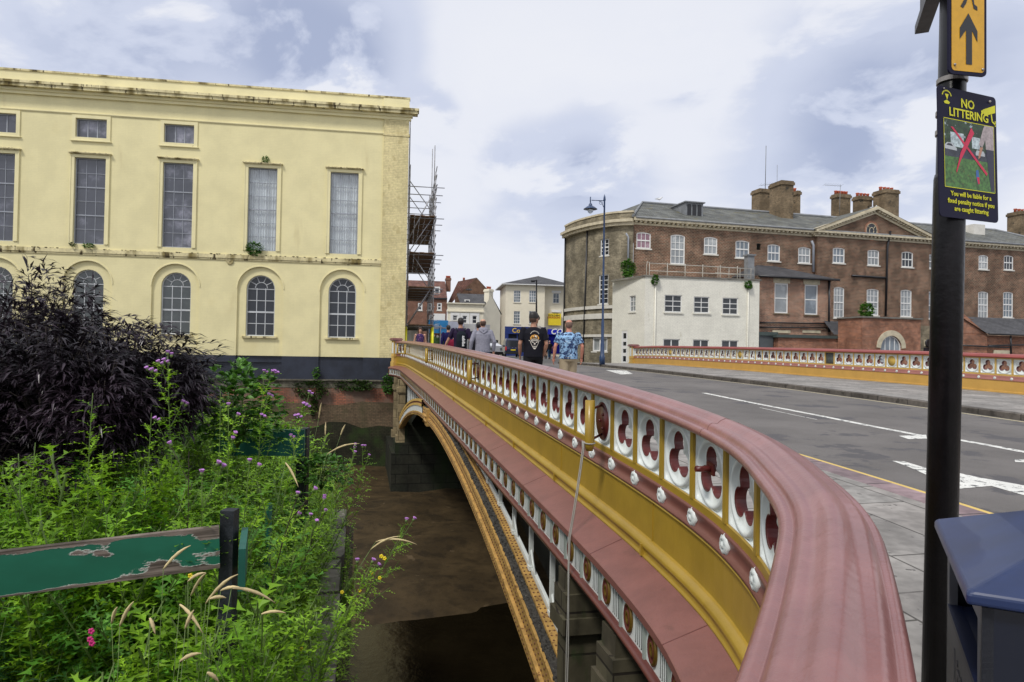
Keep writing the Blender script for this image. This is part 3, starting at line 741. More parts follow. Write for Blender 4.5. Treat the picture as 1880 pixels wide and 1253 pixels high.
def window(parent, fr, h, cols, rows, mats, d=-.14, fw=.05, bar=.022, arch=0, meet=None, open_=None, sill=None, fan=False, name='window', surround=None, curtain=None, mp=None):
    """a window: frame and bars, with pane, sill and surround as sub-parts; h=(ua,ub,za,zb)"""
    ua, ub, za, zb = h[:4]; mb = MB(); D = .04; zt = zb-arch
    mb.box((ua, d-D, za), (ua+fw, d+D, zt), fr=fr); mb.box((ub-fw, d-D, za), (ub, d+D, zt), fr=fr); mb.box((ua+fw, d-D, za), (ub-fw, d+D, za+fw), fr=fr)
    if arch:
        A = arcpts(ua, ub, zb, arch, 14); B = arcpts(ua+fw, ub-fw, zb-fw, max(.01, arch-fw*.6), 14)
        mb.grid([[fr(u, d+D, z) for u, z in A], [fr(u, d+D, z) for u, z in B], [fr(u, d-D, z) for u, z in B], [fr(u, d-D, z) for u, z in A]], 0, False)
    else: mb.box((ua+fw, d-D, zb-fw), (ub-fw, d+D, zb), fr=fr)
    e = .018
    def topat(u):
        if not arch: return zb-fw
        for (a, b), (c, q) in zip(B, B[1:]):
            if a <= u <= c: return b+(q-b)*(u-a)/(c-a+1e-9)
        return zt
    zu = zt if fan else None
    for k in range(1, cols):
        u = ua+fw+(ub-ua-2*fw)*k/cols
        mb.box((u-bar/2, d-e, za+fw), (u+bar/2, d+e, (zt+.05) if fan else topat(u)), fr=fr)
    for k in range(1, rows):
        z = za+fw+((zt if fan else (zt if arch > .3 else zb-fw))-za-fw)*k/rows; b2 = bar*1.0
        if meet and k in meet: b2 = bar*2.4
        mb.box((ua+fw, d-e*1.1, z-b2/2), (ub-fw, d+e*(1.8 if meet and k in meet else 1.1), z+b2/2), fr=fr)
    if fan:
        mb.box((ua+fw, d-e*1.1, zt-bar/2), (ub-fw, d+e*1.1, zt+bar/2), fr=fr)
        uc = (ua+ub)/2; r = (ub-ua)/2
        q = [(uc+.42*r*math.cos(math.pi*k/10), zt+.05+.42*r*math.sin(math.pi*k/10)) for k in range(11)]
        mb.tube([fr(u, d, z) for u, z in q], bar*.6, 4, smooth=False)
        for a in (35, 70, 110, 145):
            a = R(a); mb.tube([fr(uc+.42*r*math.cos(a), d, zt+.05+.42*r*math.sin(a)), fr(uc+(r-fw)*math.cos(a), d, zt+(arch-fw)*math.sin(a))], bar*.55, 4, smooth=False)
    w = mb.build(name, mats[0], parent)
    mb = MB()
    if arch: mb.face([fr(u, d-.005, z) for u, z in ([(ua+.01, za+.01), (ub-.01, za+.01)]+[(a, b-.01) for a, b in arcpts(ua+.01, ub-.01, zb, arch)][::-1])], 0)
    else: mb.face([fr(ua+.01, d-.005, za+.01), fr(ub-.01, d-.005, za+.01), fr(ub-.01, d-.005, zb-.01), fr(ua+.01, d-.005, zb-.01)], 0)
    mb.build('pane', mats[1], w)
    if sill is not None:
        mb = MB(); mb.box((ua-.08, d-.02, za-.09), (ub+.08, .09 if sill is True else sill, za), fr=fr); mb.build('sill', mats[2] if len(mats) > 2 else mats[0], w)
    if curtain:
        mb = MB(); rows_ = []
        for z in (za+.02, (za+zb)/2, zb-.03):
            rows_.append([fr(ua+.02+(ub-ua-.04)*k/60, d-.12+.03*math.sin(k*1.25+.6*math.sin(k*.4)+z*.3), z) for k in range(61)])
        mb.grid(rows_, 0, True); mb.build('curtain', curtain, w)
        mb = MB(); mb.box((ua-.0, d-.6, za-.1), (ub+.0, d-.3, zb+.1), fr=fr); mb.build('room', MATS['room_dark'], w)
    return w
mat('room_dark', (.02, .02, .022), rough=.9)
def clearglass(name, tr=.72):
    m = bpy.data.materials.new(name); m.use_nodes = True; t = m.node_tree; t.nodes.clear()
    o = N(t, 'ShaderNodeOutputMaterial'); x = N(t, 'ShaderNodeMixShader'); a = N(t, 'ShaderNodeBsdfTransparent'); b = N(t, 'ShaderNodeBsdfGlossy'); b.inputs['Roughness'].default_value = .03
    a.inputs[0].default_value = (.8, .84, .86, 1); x.inputs[0].default_value = 1-tr
    t.links.new(a.outputs[0], x.inputs[1]); t.links.new(b.outputs[0], x.inputs[2]); t.links.new(x.outputs[0], o.inputs[0]); return m
CG = clearglass('window_glass', .88)
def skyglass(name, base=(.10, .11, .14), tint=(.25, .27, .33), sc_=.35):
    m = mat(name, base, rough=.09, var=.25, vs=.7, spec=1.0, stain=(tint, sc_, .48, .25, 1)); return m  # tint patches paint cloud reflections into the pane colour
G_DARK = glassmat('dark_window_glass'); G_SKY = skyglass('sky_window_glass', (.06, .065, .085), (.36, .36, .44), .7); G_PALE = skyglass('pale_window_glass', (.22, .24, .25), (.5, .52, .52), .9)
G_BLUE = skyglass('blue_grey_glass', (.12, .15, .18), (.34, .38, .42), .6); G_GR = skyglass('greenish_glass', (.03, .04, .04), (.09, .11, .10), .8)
W_WHITE = mat('white_window_paint', (.74, .74, .72), rough=.5, var=.05); W_GREY = mat('grey_window_paint', (.30, .32, .36), rough=.5, var=.1)
def tilebox(mb, fr, u0, u1, prof, m=0):     # stepped moulding: prof of (d0, d1, z0, z1)
    for d0, d1, a, b in prof: mb.box((u0, d0, a), (u1, d1, b), fr=fr, m=m)

# ---- 1. the cream assembly building on the left
CRM = brickmat('cream_painted_brick', (.775, .705, .405), (.765, .695, .395), (.735, .665, .38), bw=.3, bh=.085, ms=.008, rough=.75, var=.06, bump=.07, fine=.015,
               stain=((.60, .52, .28), 1.1, .62, .2, .22), stain2=((.66, .57, .28), .5, .62, .25, 1))
CRM2 = brickmat('cream_render', (.785, .715, .42), (.785, .715, .42), (.785, .715, .42), rough=.7, var=.06, bump=0, fine=.015, stain=((.50, .43, .24), 6, .70, .12, .6))
CRMS = brickmat('stained_cream_cornice', (.72, .64, .37), (.72, .64, .37), (.70, .62, .36), rough=.75, var=.12, bump=0, stain=((.20, .155, .055), 1.7, .47, .20, .28), stain2=((.085, .065, .03), 5, .58, .08, .3))
CRMP = brickmat('weathered_cream_pilaster', (.72, .63, .33), (.67, .58, .31), (.55, .48, .27), bw=.5, bh=.09, ms=.01, rough=.8, var=.12, bump=.4, stain=((.52, .44, .22), 3, .56, .12, .7), stain2=((.40, .36, .25), 5, .70, .08, 1))
BLK = mat('blue_black_plinth_paint', (.020, .025, .040), rough=.45, var=.35, vs=1.3, bump=.2, bs=12, stain=((.07, .06, .05), 2.5, .66, .10, .5))
LB = frame(atY(743, 640, 36), (-.988, -.156), (.156, -.988))
def lu(px, py, d=0.): return LB.uz(px, py, d)
hall = thing('assembly_building', 'long cream painted building with tall sash and arched windows above the river wall', 'building', LB(14, -6, -.7))
Zpt = lu(707, 177.5)[1]; Zct = lu(697, 195.6, .4)[1]; Zcb = lu(704, 218)[1]; Zar = lu(704.8, 245.7)[1]; Zst = lu(698, 479)[1]; Zsb = lu(698, 487)[1]; Zbk = lu(698, 657)[1]; Zlg = lu(600, 697)[1]; Zbr = lu(600, 712)[1]
WLEN = 27
def H1(x, y, w, h): # crop 1 box -> wall box
    x0, x1, y0, y1 = x, w, y, h
    cx_ = (x0+x1)/2/2.2375; ym = 100+(y0+y1)/2/2.2375
    a = lu(x0/2.2375, ym)[0]; b = lu(x1/2.2375, ym)[0]; zt = lu(cx_, 100+y0/2.2375)[1]; zb_ = lu(cx_, 100+y1/2.2375)[1]
    return (min(a, b), max(a, b), zb_, zt)
def H2(x0, x1, y0, y1):
    f_ = lambda x: 400+x/2.198; g_ = lambda y: 150+y/2.198
    a = lu(f_(x0), g_((y0+y1)/2))[0]; b = lu(f_(x1), g_((y0+y1)/2))[0]; return (min(a, b), max(a, b), lu(f_((x0+x1)/2), g_(y1))[1], lu(f_((x0+x1)/2), g_(y0))[1])
def med(v): v = sorted(v); return v[len(v)//2]
tall = [H1(303, 420, 432, 780), H1(668, 447, 795, 793), H2(122, 240, 350, 690), H2(452, 565, 372, 702)]
zb_t = med([q[2] for q in tall]); zt_t = med([q[3] for q in tall])
pitch_ = (tall[0][0]-tall[3][0])/3; cxs = [(tall[3][0]+tall[3][1])/2+k*pitch_ for k in range(7)]
wt = .5*((tall[3][1]-tall[3][0])+(tall[2][1]-tall[2][0]))
tall = [(c-wt/2, c+wt/2, zb_t, zt_t, 0) for c in cxs]
at0 = [H1(315, 265, 437, 343), H1(682, 290, 798, 366)]; za_b = (at0[0][2]+at0[1][2])/2; za_t = (at0[0][3]+at0[1][3])/2
attic = [(c-wt/2, c+wt/2, za_b, za_t, 0) for c in cxs[2:]]
ar0 = [H2(115, 231, 780, 1028), H2(443, 556, 792, 1034), H1(660, 897, 783, 1145)]; zr_b = med([q[2] for q in ar0]); zr_t = med([q[3] for q in ar0]); wr = med([q[1]-q[0] for q in ar0])
arched = [(c-wr/2, c+wr/2, zr_b, zr_t, wr/2) for c in cxs]
rec = 2.25; zrec = zr_t+.42
recess = [(c-rec/2, c+rec/2, Zbk, zrec, rec/2) for c in cxs]
mb = MB()
facade(mb, LB, 0, WLEN, Zst-.1, Zpt, tall+attic, 0, .22, 1)
facade(mb, LB, 0, WLEN, Zbk, Zst-.1, recess, 0, .10, 1)
facade(mb, LB, .5, WLEN, Zbk, Zst-.1, arched, 0, .22, 1, d=-.10)
mb.build('front_wall', (CRM, CRM2), hall)
mb = MB()
mb.box((0, -.5, Zbk), (0.02, -26, Zpt-.05), fr=LB); mb.face([LB(0, 0, Zbk-3), LB(0, -.5, Zbk-3), LB(0, -.5, Zpt), LB(0, 0, Zpt)], 0)
mb.face([LB(0, 0, Zpt-.02), LB(WLEN, 0, Zpt-.02), LB(WLEN, -26, Zpt-.02), LB(0, -26, Zpt-.02)], 0)
mb.build('side_wall', CRMP, hall)
mb = MB(); mb.box((-.0, -.05, Zbk), (1.30, .10, Zcb-.02), fr=LB); mb.box((-.03, -.05, Zar-.12), (1.33, .13, Zar-.02), fr=LB); mb.build('corner_pilaster', CRMP, hall)
mb = MB()
tilebox(mb, LB, -.02, WLEN, [(-.05, .035, Zar-.05, Zar), (-.05, .06, Zar-.015, Zar+.03)])
tilebox(mb, LB, -.10, WLEN, [(-.05, .13, Zcb-.05, Zcb+.10)]); tilebox(mb, LB, -.18, WLEN, [(-.05, .21, Zcb+.10, Zcb+.22)])
mb.build('entablature', CRM2, hall)
mb = MB(); e = Zct-Zcb-.22
tilebox(mb, LB, -.44, WLEN, [(-.05, .44, Zcb+.22, Zcb+.22+e*.55)]); tilebox(mb, LB, -.50, WLEN, [(-.05, .50, Zcb+.22+e*.55, Zct)])
mb.build('cornice', CRMS, hall)
mb = MB(); tilebox(mb, LB, .0, WLEN, [(-.2, .05, Zct, Zpt-.09)]); tilebox(mb, LB, 0, 1.36, [(-.2, .085, Zct, Zpt-.09)]); mb.build('parapet_wall', CRM2, hall)
mb = MB(); tilebox(mb, LB, -.03, WLEN, [(-.25, .10, Zpt-.09, Zpt)]); mb.build('parapet_coping', CRMS, hall)
mb = MB(); tilebox(mb, LB, 1.3, WLEN, [(-.05, .05, Zsb-.03, Zsb+.06), (-.05, .09, Zsb+.06, Zst+.02)]); mb.build('string_course', CRMS, hall)
mb = MB(); facade(mb, LB, .02, WLEN, Zlg-.05, Zbk, [(q[0], q[1], Zlg-.06, Zbk, 0) for q in recess], 0, .1, 0, d=.012); mb.box((0, -.3, Zlg-.06), (WLEN, -.09, Zbk), fr=LB); mb.box((0, -.2, Zlg-.05), (1.3, .11, Zbk-.001), fr=LB)
mb.build('black_plinth', BLK, hall)
TALLM = ((W_GREY, G_SKY, CRM2), (W_GREY, CG, CRM2))
for k, q in enumerate(tall):
    cur = k in (0, 1)
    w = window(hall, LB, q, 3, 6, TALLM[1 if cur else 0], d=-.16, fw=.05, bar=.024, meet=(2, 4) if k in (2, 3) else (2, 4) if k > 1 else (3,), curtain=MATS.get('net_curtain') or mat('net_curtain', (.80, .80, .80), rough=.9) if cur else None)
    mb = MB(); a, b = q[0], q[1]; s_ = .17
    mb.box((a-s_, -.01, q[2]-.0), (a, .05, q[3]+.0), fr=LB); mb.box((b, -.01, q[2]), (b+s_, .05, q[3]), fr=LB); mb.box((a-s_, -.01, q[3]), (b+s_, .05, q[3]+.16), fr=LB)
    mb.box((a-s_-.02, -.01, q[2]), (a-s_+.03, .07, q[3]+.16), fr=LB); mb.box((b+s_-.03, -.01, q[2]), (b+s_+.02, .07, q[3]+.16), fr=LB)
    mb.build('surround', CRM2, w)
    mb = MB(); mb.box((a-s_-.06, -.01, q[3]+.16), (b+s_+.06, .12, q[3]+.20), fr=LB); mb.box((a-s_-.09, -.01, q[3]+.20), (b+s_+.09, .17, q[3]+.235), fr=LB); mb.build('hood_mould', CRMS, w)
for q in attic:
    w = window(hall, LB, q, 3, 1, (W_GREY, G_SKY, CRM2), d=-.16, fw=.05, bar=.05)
    mb = MB(); a, b, s_ = q[0], q[1], .17
    mb.box((a-s_, -.01, q[2]-.16), (a, .05, q[3]+.16), fr=LB); mb.box((b, -.01, q[2]-.16), (b+s_, .05, q[3]+.16), fr=LB); mb.box((a, -.01, q[3]), (b, .05, q[3]+.16), fr=LB); mb.box((a, -.01, q[2]-.16), (b, .05, q[2]), fr=LB)
    mb.box((a-s_-.06, -.01, q[2]-.20), (b+s_+.04, .09, q[2]-.16), fr=LB); mb.build('surround', CRM2, w)
W_PALEG = mat('pale_arched_window_paint', (.52, .54, .56), rough=.5)
for k, q in enumerate(arched):
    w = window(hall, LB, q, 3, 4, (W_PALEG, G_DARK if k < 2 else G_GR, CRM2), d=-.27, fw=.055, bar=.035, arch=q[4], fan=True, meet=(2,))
    mb = MB(); mb.box((q[0]-.14, -.12, q[2]-.10), (q[1]+.14, .03, q[2]), fr=LB); mb.build('sill', CRMS, w)
    # moulded rim of the arched recess
    ro = recess[k]; A = arcpts(ro[0], ro[1], ro[3], ro[4], 20); B = arcpts(ro[0]-.05, ro[1]+.05, ro[3]+.05, ro[4]+.05, 20)
    mb = MB(); mb.grid([[LB(u, -.01, z) for u, z in A], [LB(u, .03, z) for u, z in A], [LB(u, .03, z) for u, z in B], [LB(u, -.01, z) for u, z in B]], 0, False); mb.build('arch_rim', CRM2, hall)
# star boss (wall tie) and sticker pane
su, sz = lu(422.5, 480); mb = MB()
mb.lathe([(.16, 0), (.17, .03), (.145, .04), (.13, .02), (.01, .02)], 20, o=LB(su, .02, sz), M=Matrix((( -.988, 0, .156), (-.156, 0, -.988), (0, 1, 0))).to_3x3())
for k in range(5):
    a = math.pi/2+2*math.pi*k/5
    mb.face([LB(su+.02*math.cos(a+.6), .05, sz+.03*math.sin(a+.6)), LB(su+.13*math.cos(a), .045, sz+.13*math.sin(a)), LB(su+.03*math.cos(a-.6), .05, sz+.03*math.sin(a-.6)), LB(su, .075, sz)], 0)
mb.build('star_boss', CRMS, hall)
# moss and broken render along the string course and hoods
mb = MB(); rnd = random.Random(4)
for k in range(190):
    u = rnd.uniform(7, WLEN) if rnd.random() < .8 else rnd.uniform(1.4, 7); z = Zst+.02+rnd.choice((0, 0, 0, -.03, -.16, -.3))*rnd.random(); mb.ball(LB(u, .075 if z > Zst else .01, z), rnd.uniform(.02, .06), 0, 6, 4, (1.5, .5, .6))
for q in tall:
    for k in range(9): mb.ball(LB(q[0]-.2+(q[1]-q[0]+.4)*rnd.random(), .12, q[3]+.24), rnd.uniform(.02, .045), 0, 6, 4, (1.8, 1, .5))
o = mb.build('moss', mat('dark_wall_moss', (.07, .055, .025), rough=1, var=.5, vs=8)); o['kind'] = 'stuff'; o['label'] = 'dark moss and broken render along the mouldings of the cream building'
# ledge and brick river wall below
BRK = brickmat('river_wall_brick', (.36, .13, .075), (.28, .11, .065), (.12, .09, .07), bw=.23, bh=.08, ms=.012, var=.4, stain=((.17, .115, .085), .9, .42, .14, .6), stain2=((.42, .34, .3), 9, .74, .05, 1))
BRK2 = brickmat('silted_river_wall_brick', (.17, .115, .07), (.13, .095, .058), (.08, .065, .042), bw=.23, bh=.08, ms=.010, var=.3, stain=((.065, .062, .03), 1.0, .50, .25, .5))
BRK3 = brickmat('algae_river_wall', (.035, .032, .018), (.026, .028, .014), (.014, .014, .008), bw=.23, bh=.08, ms=.012, var=.5, stain=((.03, .055, .012), .9, .45, .2, .6))
rw = thing('river_wall', 'old brick river wall with stone ledge and green tidal slime under the cream building', 'wall', LB(14, .3, -7))
mb = MB(); mb.box((-1.0, -.4, Zlg-.06), (WLEN+10, .32, Zlg+.0), fr=LB); mb.box((-1, -.4, Zbr), (WLEN+10, .22, Zlg-.06), fr=LB); mb.build('ledge', mat('dirty_stone_ledge', (.12, .11, .08), rough=.9, var=.5, vs=4, bump=.5, stain=((.03, .035, .015), 2.5, .5, .15, 1)), rw)
z1_, z2_, z3_ = Zbr, lu(650, 748)[1], lu(650, 802)[1]
mb = MB(); n = 46; rows = []
L_ = WLEN+10
for (zc_, am) in ((Zbr, 0), (z2_+.25, .3), (z3_+.55, .5), (-7.4, 0)):
    rows.append([LB(-1.2+(L_+1.2)*k/n, .20+(.04 if zc_ < -5 else 0), zc_+am*(mnoise.noise(Vector((k*.45, zc_, 0))))) for k in range(n+1)])
mb.grid(rows, 0, False, mfun=lambda i, j: i); o = mb.build('brickwork', (BRK, BRK2, BRK3), rw)

# ---- scaffolding against the side of the cream building
SC = mat('galvanised_tube', (.34, .34, .36), rough=.45, var=.25, vs=9, metal=.5); BOARD = mat('scaffold_board', (.15, .085, .045), rough=.85, var=.4, vs=5); HIV = mat('yellow_pole_sleeve', (.75, .72, .02), rough=.5)
SF = frame(LB(-.04, -.9, 0), (-.156, .988), (.988, .156))     # u back along the side wall, d away from it
scf = thing('scaffolding', 'tall tube scaffolding with board platforms beside the cream building', 'scaffolding', SF(4, .7, -.7))
zg = -.72; lv = [1.3, 3.35, 5.2, 7.2, 8.9]
mb = MB(); i = 0
for u, hs in ((0, (12.0, 10.3)), (1.9, (13.6, 12.3)), (3.8, (12.8, 10.2)), (5.7, (14.2, 13.2)), (7.6, (10.8, 10.6)), (9.5, (13.0, 11.1))):
    for d, h in ((0.02, hs[0]), (1.45, hs[1]-.6)):
        tb = MB(); tb.tube([SF(u+.05*math.sin(i), d, zg), SF(u, d, h)], .027, 6); tb.build('standard', SC, scf); i += 1
for z in lv:
    for dz, ext in ((0, .55), (-.18, .3), (.55, .45), (1.0, .5)):
        for d in (.02, 1.45):
            tb = MB(); tb.tube([SF(-.35, d+.05, z+dz), SF(10, d+.05, z+dz)], .025, 6); tb.build('ledger', SC, scf)
    for u in (0, 1.9, 3.8, 5.7, 7.6, 9.5):
        tb = MB(); tb.tube([SF(u+.06, -.25, z-.06), SF(u+.06, 1.45+(.5 if u < 4 else .25), z-.06)], .025, 6); tb.build('transom', SC, scf)
for k, z in enumerate(lv[:4]):
    mb = MB()
    for b in range(5): mb.box((-.25+.1*((b*3) % 2), .10+b*.27, z+.0), (9.8, .10+b*.27+.262, z+.04), fr=SF)
    mb.build('platform', BOARD, scf)
    for u, sg in ((0, 1), (3.8, -1)):
        tb = MB(); tb.tube([SF(u, .05 if (k+sg) % 2 else 1.5, z), SF(u+.3, 1.5 if (k+sg) % 2 else .05, lv[k+1]+.3)], .025, 6); tb.build('brace', SC, scf)
for u in (0.4, 4.2):
    tb = MB(); tb.tube([SF(u, 1.48, lv[2]+.2), SF(u+3.5, 1.48, lv[4]+.4)], .025, 6); tb.build('brace', SC, scf)
tb = MB(); tb.tube([SF(-.05, -.02, 5.8), SF(-.05, 1.55, 9.0)], .03, 6); tb.build('brace', SC, scf)
for u, d in ((0, .02), (0, 1.45), (1.9, 1.45), (3.8, .02), (5.7, .02)):
    tb = MB(); tb.tube([SF(u, d, zg+.05), SF(u, d, 1.2)], .06, 8); tb.build('pole_sleeve', HIV, scf)
# dark shopfront wall behind the scaffold
bw_ = thing('shop_building', 'dark brick shop front hidden behind the scaffolding tubes', 'building', SF(16, 0, -.7))
mb = MB(); mb.box((11, -2, -.8), (26, -.1, 8.4), fr=SF); mb.build('wall', brickmat('sooty_red_brick', (.16, .055, .035), (.12, .045, .03), (.08, .06, .05)), bw_)
mb = MB()
for k in range(3): mb.box((12+k*4, -.12, .0), (14.6+k*4, -.05, 2.2), fr=SF)
mb.build('shop_window', G_DARK, bw_)

# ---- 2. the long brown-brick building on the right
BR1 = brickmat('brown_stock_brick', (.20, .095, .060), (.10, .060, .042), (.29, .225, .16), bw=.25, bh=.105, ms=.017, var=.38, stain=((.075, .05, .04), .9, .60, .2, .8), stain2=((.26, .16, .11), 1.6, .70, .1, 1))
BRG = brickmat('sooty_grey_brick', (.30, .26, .18), (.19, .165, .115), (.25, .22, .16), bw=.25, bh=.105, ms=.012, var=.4, stain=((.11, .10, .075), .8, .50, .3, .4))
BRO = brickmat('orange_red_brick', (.38, .145, .075), (.22, .085, .05), (.34, .25, .19), bw=.24, bh=.08, ms=.012, var=.35, stain=((.12, .05, .035), 3, .66, .1, 1))
BRM = brickmat('mottled_red_brick', (.36, .15, .09), (.17, .085, .06), (.46, .38, .29), bw=.24, bh=.085, ms=.014, var=.25)
BRC = brickmat('chimney_stock_brick', (.23, .165, .095), (.15, .11, .065), (.20, .16, .11), bw=.24, bh=.085, ms=.012, var=.35, stain=((.05, .045, .035), 3, .60, .1, 1))
SLT = brickmat('mossy_slate', (.16, .165, .15), (.115, .12, .115), (.045, .048, .045), bw=.42, bh=.26, ms=.014, rough=.75, var=.3, bump=.6, stain=((.13, .12, .07), 1.6, .56, .15, 1), stain2=((.22, .22, .20), 4, .68, .06, 1))
SLD = brickmat('dark_slate', (.085, .085, .09), (.06, .06, .065), (.025, .025, .028), bw=.35, bh=.22, ms=.012, rough=.6, var=.25, bump=.5)
STC = mat('cream_stone_trim', (.52, .46, .33), rough=.8, var=.2, vs=3, bump=.2, stain=((.22, .18, .12), 4, .60, .12, 1))
STW = mat('white_stone_trim', (.62, .60, .54), rough=.7, var=.1, vs=3)
LEAD = mat('lead_grey', (.20, .21, .22), rough=.55, var=.2); PIPE = mat('black_pipe', (.015, .015, .018), rough=.4, var=.2)
G_PINK = skyglass('pinkish_glass', (.25, .12, .16), (.42, .30, .34), 1.2)
RF = frame(atY(1160, 648, 48), (.968, .25), (.25, -.968))
c4 = lambda x, y: (1000+x/2.848, 260+y/2.848); c5 = lambda x, y: (1360+x/2.983, 300+y/2.983); c3 = lambda x, y: (700+x/4.476, 480+y/4.476)
def ru(p, d=0., fr=RF): return fr.uz(p[0], p[1], d)
Zev = .5*(ru(c4(600, 455))[1]+ru(c5(1400, 462))[1]); Zcrn = Zev
def boxof(cf, x0, x1, y0, y1, fr=RF, d=0.):
    ym = (y0+y1)/2; xm = (x0+x1)/2
    return (fr.uz(*cf(x0, ym), d)[0], fr.uz(*cf(x1, ym), d)[0], fr.uz(*cf(xm, y1), d)[1], fr.uz(*cf(xm, y0), d)[1])
lb = thing('brick_building', 'long brown brick building with slate roof, pediment and many sash windows', 'building', RF(18, -6, -.9))
top = [boxof(c4, 480, 555, 475, 560), boxof(c4, 658, 733, 487, 642), boxof(c4, 833, 903, 500, 590), boxof(c4, 998, 1070, 518, 610), boxof(c5, 147, 215, 445, 537), boxof(c5, 315, 382, 460, 548), boxof(c5, 490, 555, 465, 550), boxof(c5, 680, 743, 477, 562), boxof(c5, 866, 928, 487, 572), boxof(c5, 1014, 1066, 500, 577), boxof(c5, 1165, 1217, 502, 582), boxof(c5, 1303, 1355, 503, 582), boxof(c5, 1441, 1493, 505, 585)]
low = [boxof(c5, 495, 552, 680, 848), boxof(c5, 675, 740, 690, 835), boxof(c5, 860, 920, 695, 842), boxof(c5, 1007, 1062, 703, 853), boxof(c5, 1160, 1213, 705, 850), boxof(c5, 1300, 1355, 703, 850), boxof(c5, 1437, 1491, 705, 845)]
vent = boxof(c5, 87, 110, 440, 475)
REND = 46
hol = [(*q, .10) for q in top+low]+[(*vent, 0)]
extra = [(u, u+1.3, low[5][2], low[5][3], .1) for u in (37.5, 41.5)]+[(u, u+1.25, top[12][2], top[12][3], .1) for u in (37.5, 41.5)]
extra = [q for q in extra if q[0] > top[12][1]+.4]
mb = MB(); facade(mb, RF, 0, REND, -6.5, Zev, hol+extra, 0, .12, 0)
mb.box((REND-.01, -11, -6.5), (REND+.02, -.001, Zev), fr=RF)
mb.build('wall', BR1, lb)
PD = .28
pans = [G_PINK, G_PALE, G_PALE, G_BLUE, G_BLUE, G_PALE, G_BLUE, G_PALE, G_DARK, G_PALE, G_BLUE, G_PALE, G_DARK]
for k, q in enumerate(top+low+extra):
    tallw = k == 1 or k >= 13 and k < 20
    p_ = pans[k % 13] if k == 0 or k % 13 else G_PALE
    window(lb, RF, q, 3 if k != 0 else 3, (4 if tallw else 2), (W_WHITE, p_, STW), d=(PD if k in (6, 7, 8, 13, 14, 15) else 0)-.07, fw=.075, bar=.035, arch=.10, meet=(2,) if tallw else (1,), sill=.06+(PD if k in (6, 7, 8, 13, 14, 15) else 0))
# cornice: gutter, dentil band
mb = MB(); tilebox(mb, RF, -.1, REND+.3, [(-.2, .06, Zev, Zev+.14), (-.2, .36, Zev+.26, Zev+.42), (-.2, .30, Zev+.42, Zev+.50)])
u = 0
while u < REND: mb.box((u, .0, Zev+.14), (u+.17, .26, Zev+.26), fr=RF); u += .36
mb.build('cornice', STC, lb)
# roof
dR = 5.2; zR = RF.uz(*c5(200, 275), -dR)[1]; eD, eZ = .30, Zev+.50
uh0 = RF.uz(*c4(510, 312), -dR)[0]; uh1 = RF.uz(*c5(1390, 343), -dR)[0]
ul0 = -.2
mb = MB()
mb.face([RF(ul0, eD, eZ), RF(REND-6, eD, eZ), RF(uh1, -dR, zR), RF(uh0, -dR, zR)], 0)
mb.face([RF(REND-6, eD, eZ), RF(REND+.3, eD, eZ), RF(REND+.3, -2*dR, eZ), RF(uh1, -dR, zR)], 0)
mb.face([RF(uh0, -dR, zR), RF(uh1, -dR, zR), RF(REND-3, -2*dR, eZ), RF(ul0+1, -2*dR, eZ)], 0)
roof = mb.build('roof', SLT, lb)
mb = MB(); mb.tube([RF(ul0, eD, eZ+.05), RF(uh0, -dR, zR+.04), RF(uh1, -dR, zR+.04), RF(REND-6, eD, eZ+.05)], .11, 6); mb.tube([RF(0, .36, eZ-.03), RF(REND, .36, eZ-.03)], .08, 6); mb.build('ridge_and_gutter', LEAD, roof)
# louvred dormer
q = boxof(c4, 742, 822, 322, 403, RF, -1.6)
mb = MB(); mb.box((q[0]-.1, -4.6, q[2]-.1), (q[1]+.1, -1.6, q[3]), fr=RF); mb.build('dormer', LEAD, roof)
mb = MB(); 
for k in range(3):
    w_ = (q[1]-q[0])/3; mb.box((q[0]+k*w_+.06, -1.62, q[2]), (q[0]+(k+1)*w_-.06, -1.57, q[3]-.12), fr=RF)
mb.build('dormer_louvres', PIPE, roof)
mb = MB(); mb.box((q[0]-.2, -4.6, q[3]), (q[1]+.2, -1.45, q[3]+.09), fr=RF); mb.build('dormer_cap', LEAD, roof)
q = boxof(c5, 1275, 1338, 335, 405, RF, -2.6); mb = MB(); mb.box((q[0], -5.5, q[2]-.2), (q[1], -2.6, q[3]), fr=RF); mb.box((q[0]-1.2, -5.5, q[2]), (q[0], -3.6, q[3]-.1), fr=RF); mb.build('dormer', STW, roof)
# pediment break
pu0 = RF.uz(*c5(400, 430))[0]; pu1 = RF.uz(*c5(1022, 465))[0]; PD = .28
pa_u, pa_z = RF.uz(*c5(733, 275), PD); pz = Zev+.14
mb = MB(); facade(mb, RF, pu0+.1, pu1-.1, -6.5, Zev, [(*q, .1) for q in top[6:9]+low[0:3]], 0, PD+.02, 0, d=PD)
ou, oz = RF.uz(*c5(715, 372), PD)
mb.face([RF(pu0+.1, PD, Zev), RF(pu1-.1, PD, Zev), RF(pa_u, PD, pa_z)], 0)
mb.face([RF(pu0+.1, PD, -6.5), RF(pu0+.1, 0, -6.5), RF(pu0+.1, 0, Zev), RF(pu0+.1, PD, Zev)], 0)
mb.build('pediment_wall', BR1, lb)
for q_ in top[6:9]+low[0:3]: pass
mb = MB()
tilebox(mb, RF, pu0-.25, pu1+.25, [(.0, PD+.10, Zev+.0, Zev+.14), (.0, PD+.36, Zev+.26, Zev+.40)])
u = pu0
while u < pu1: mb.box((u, PD, Zev+.14), (u+.17, PD+.26, Zev+.26), fr=RF); u += .36
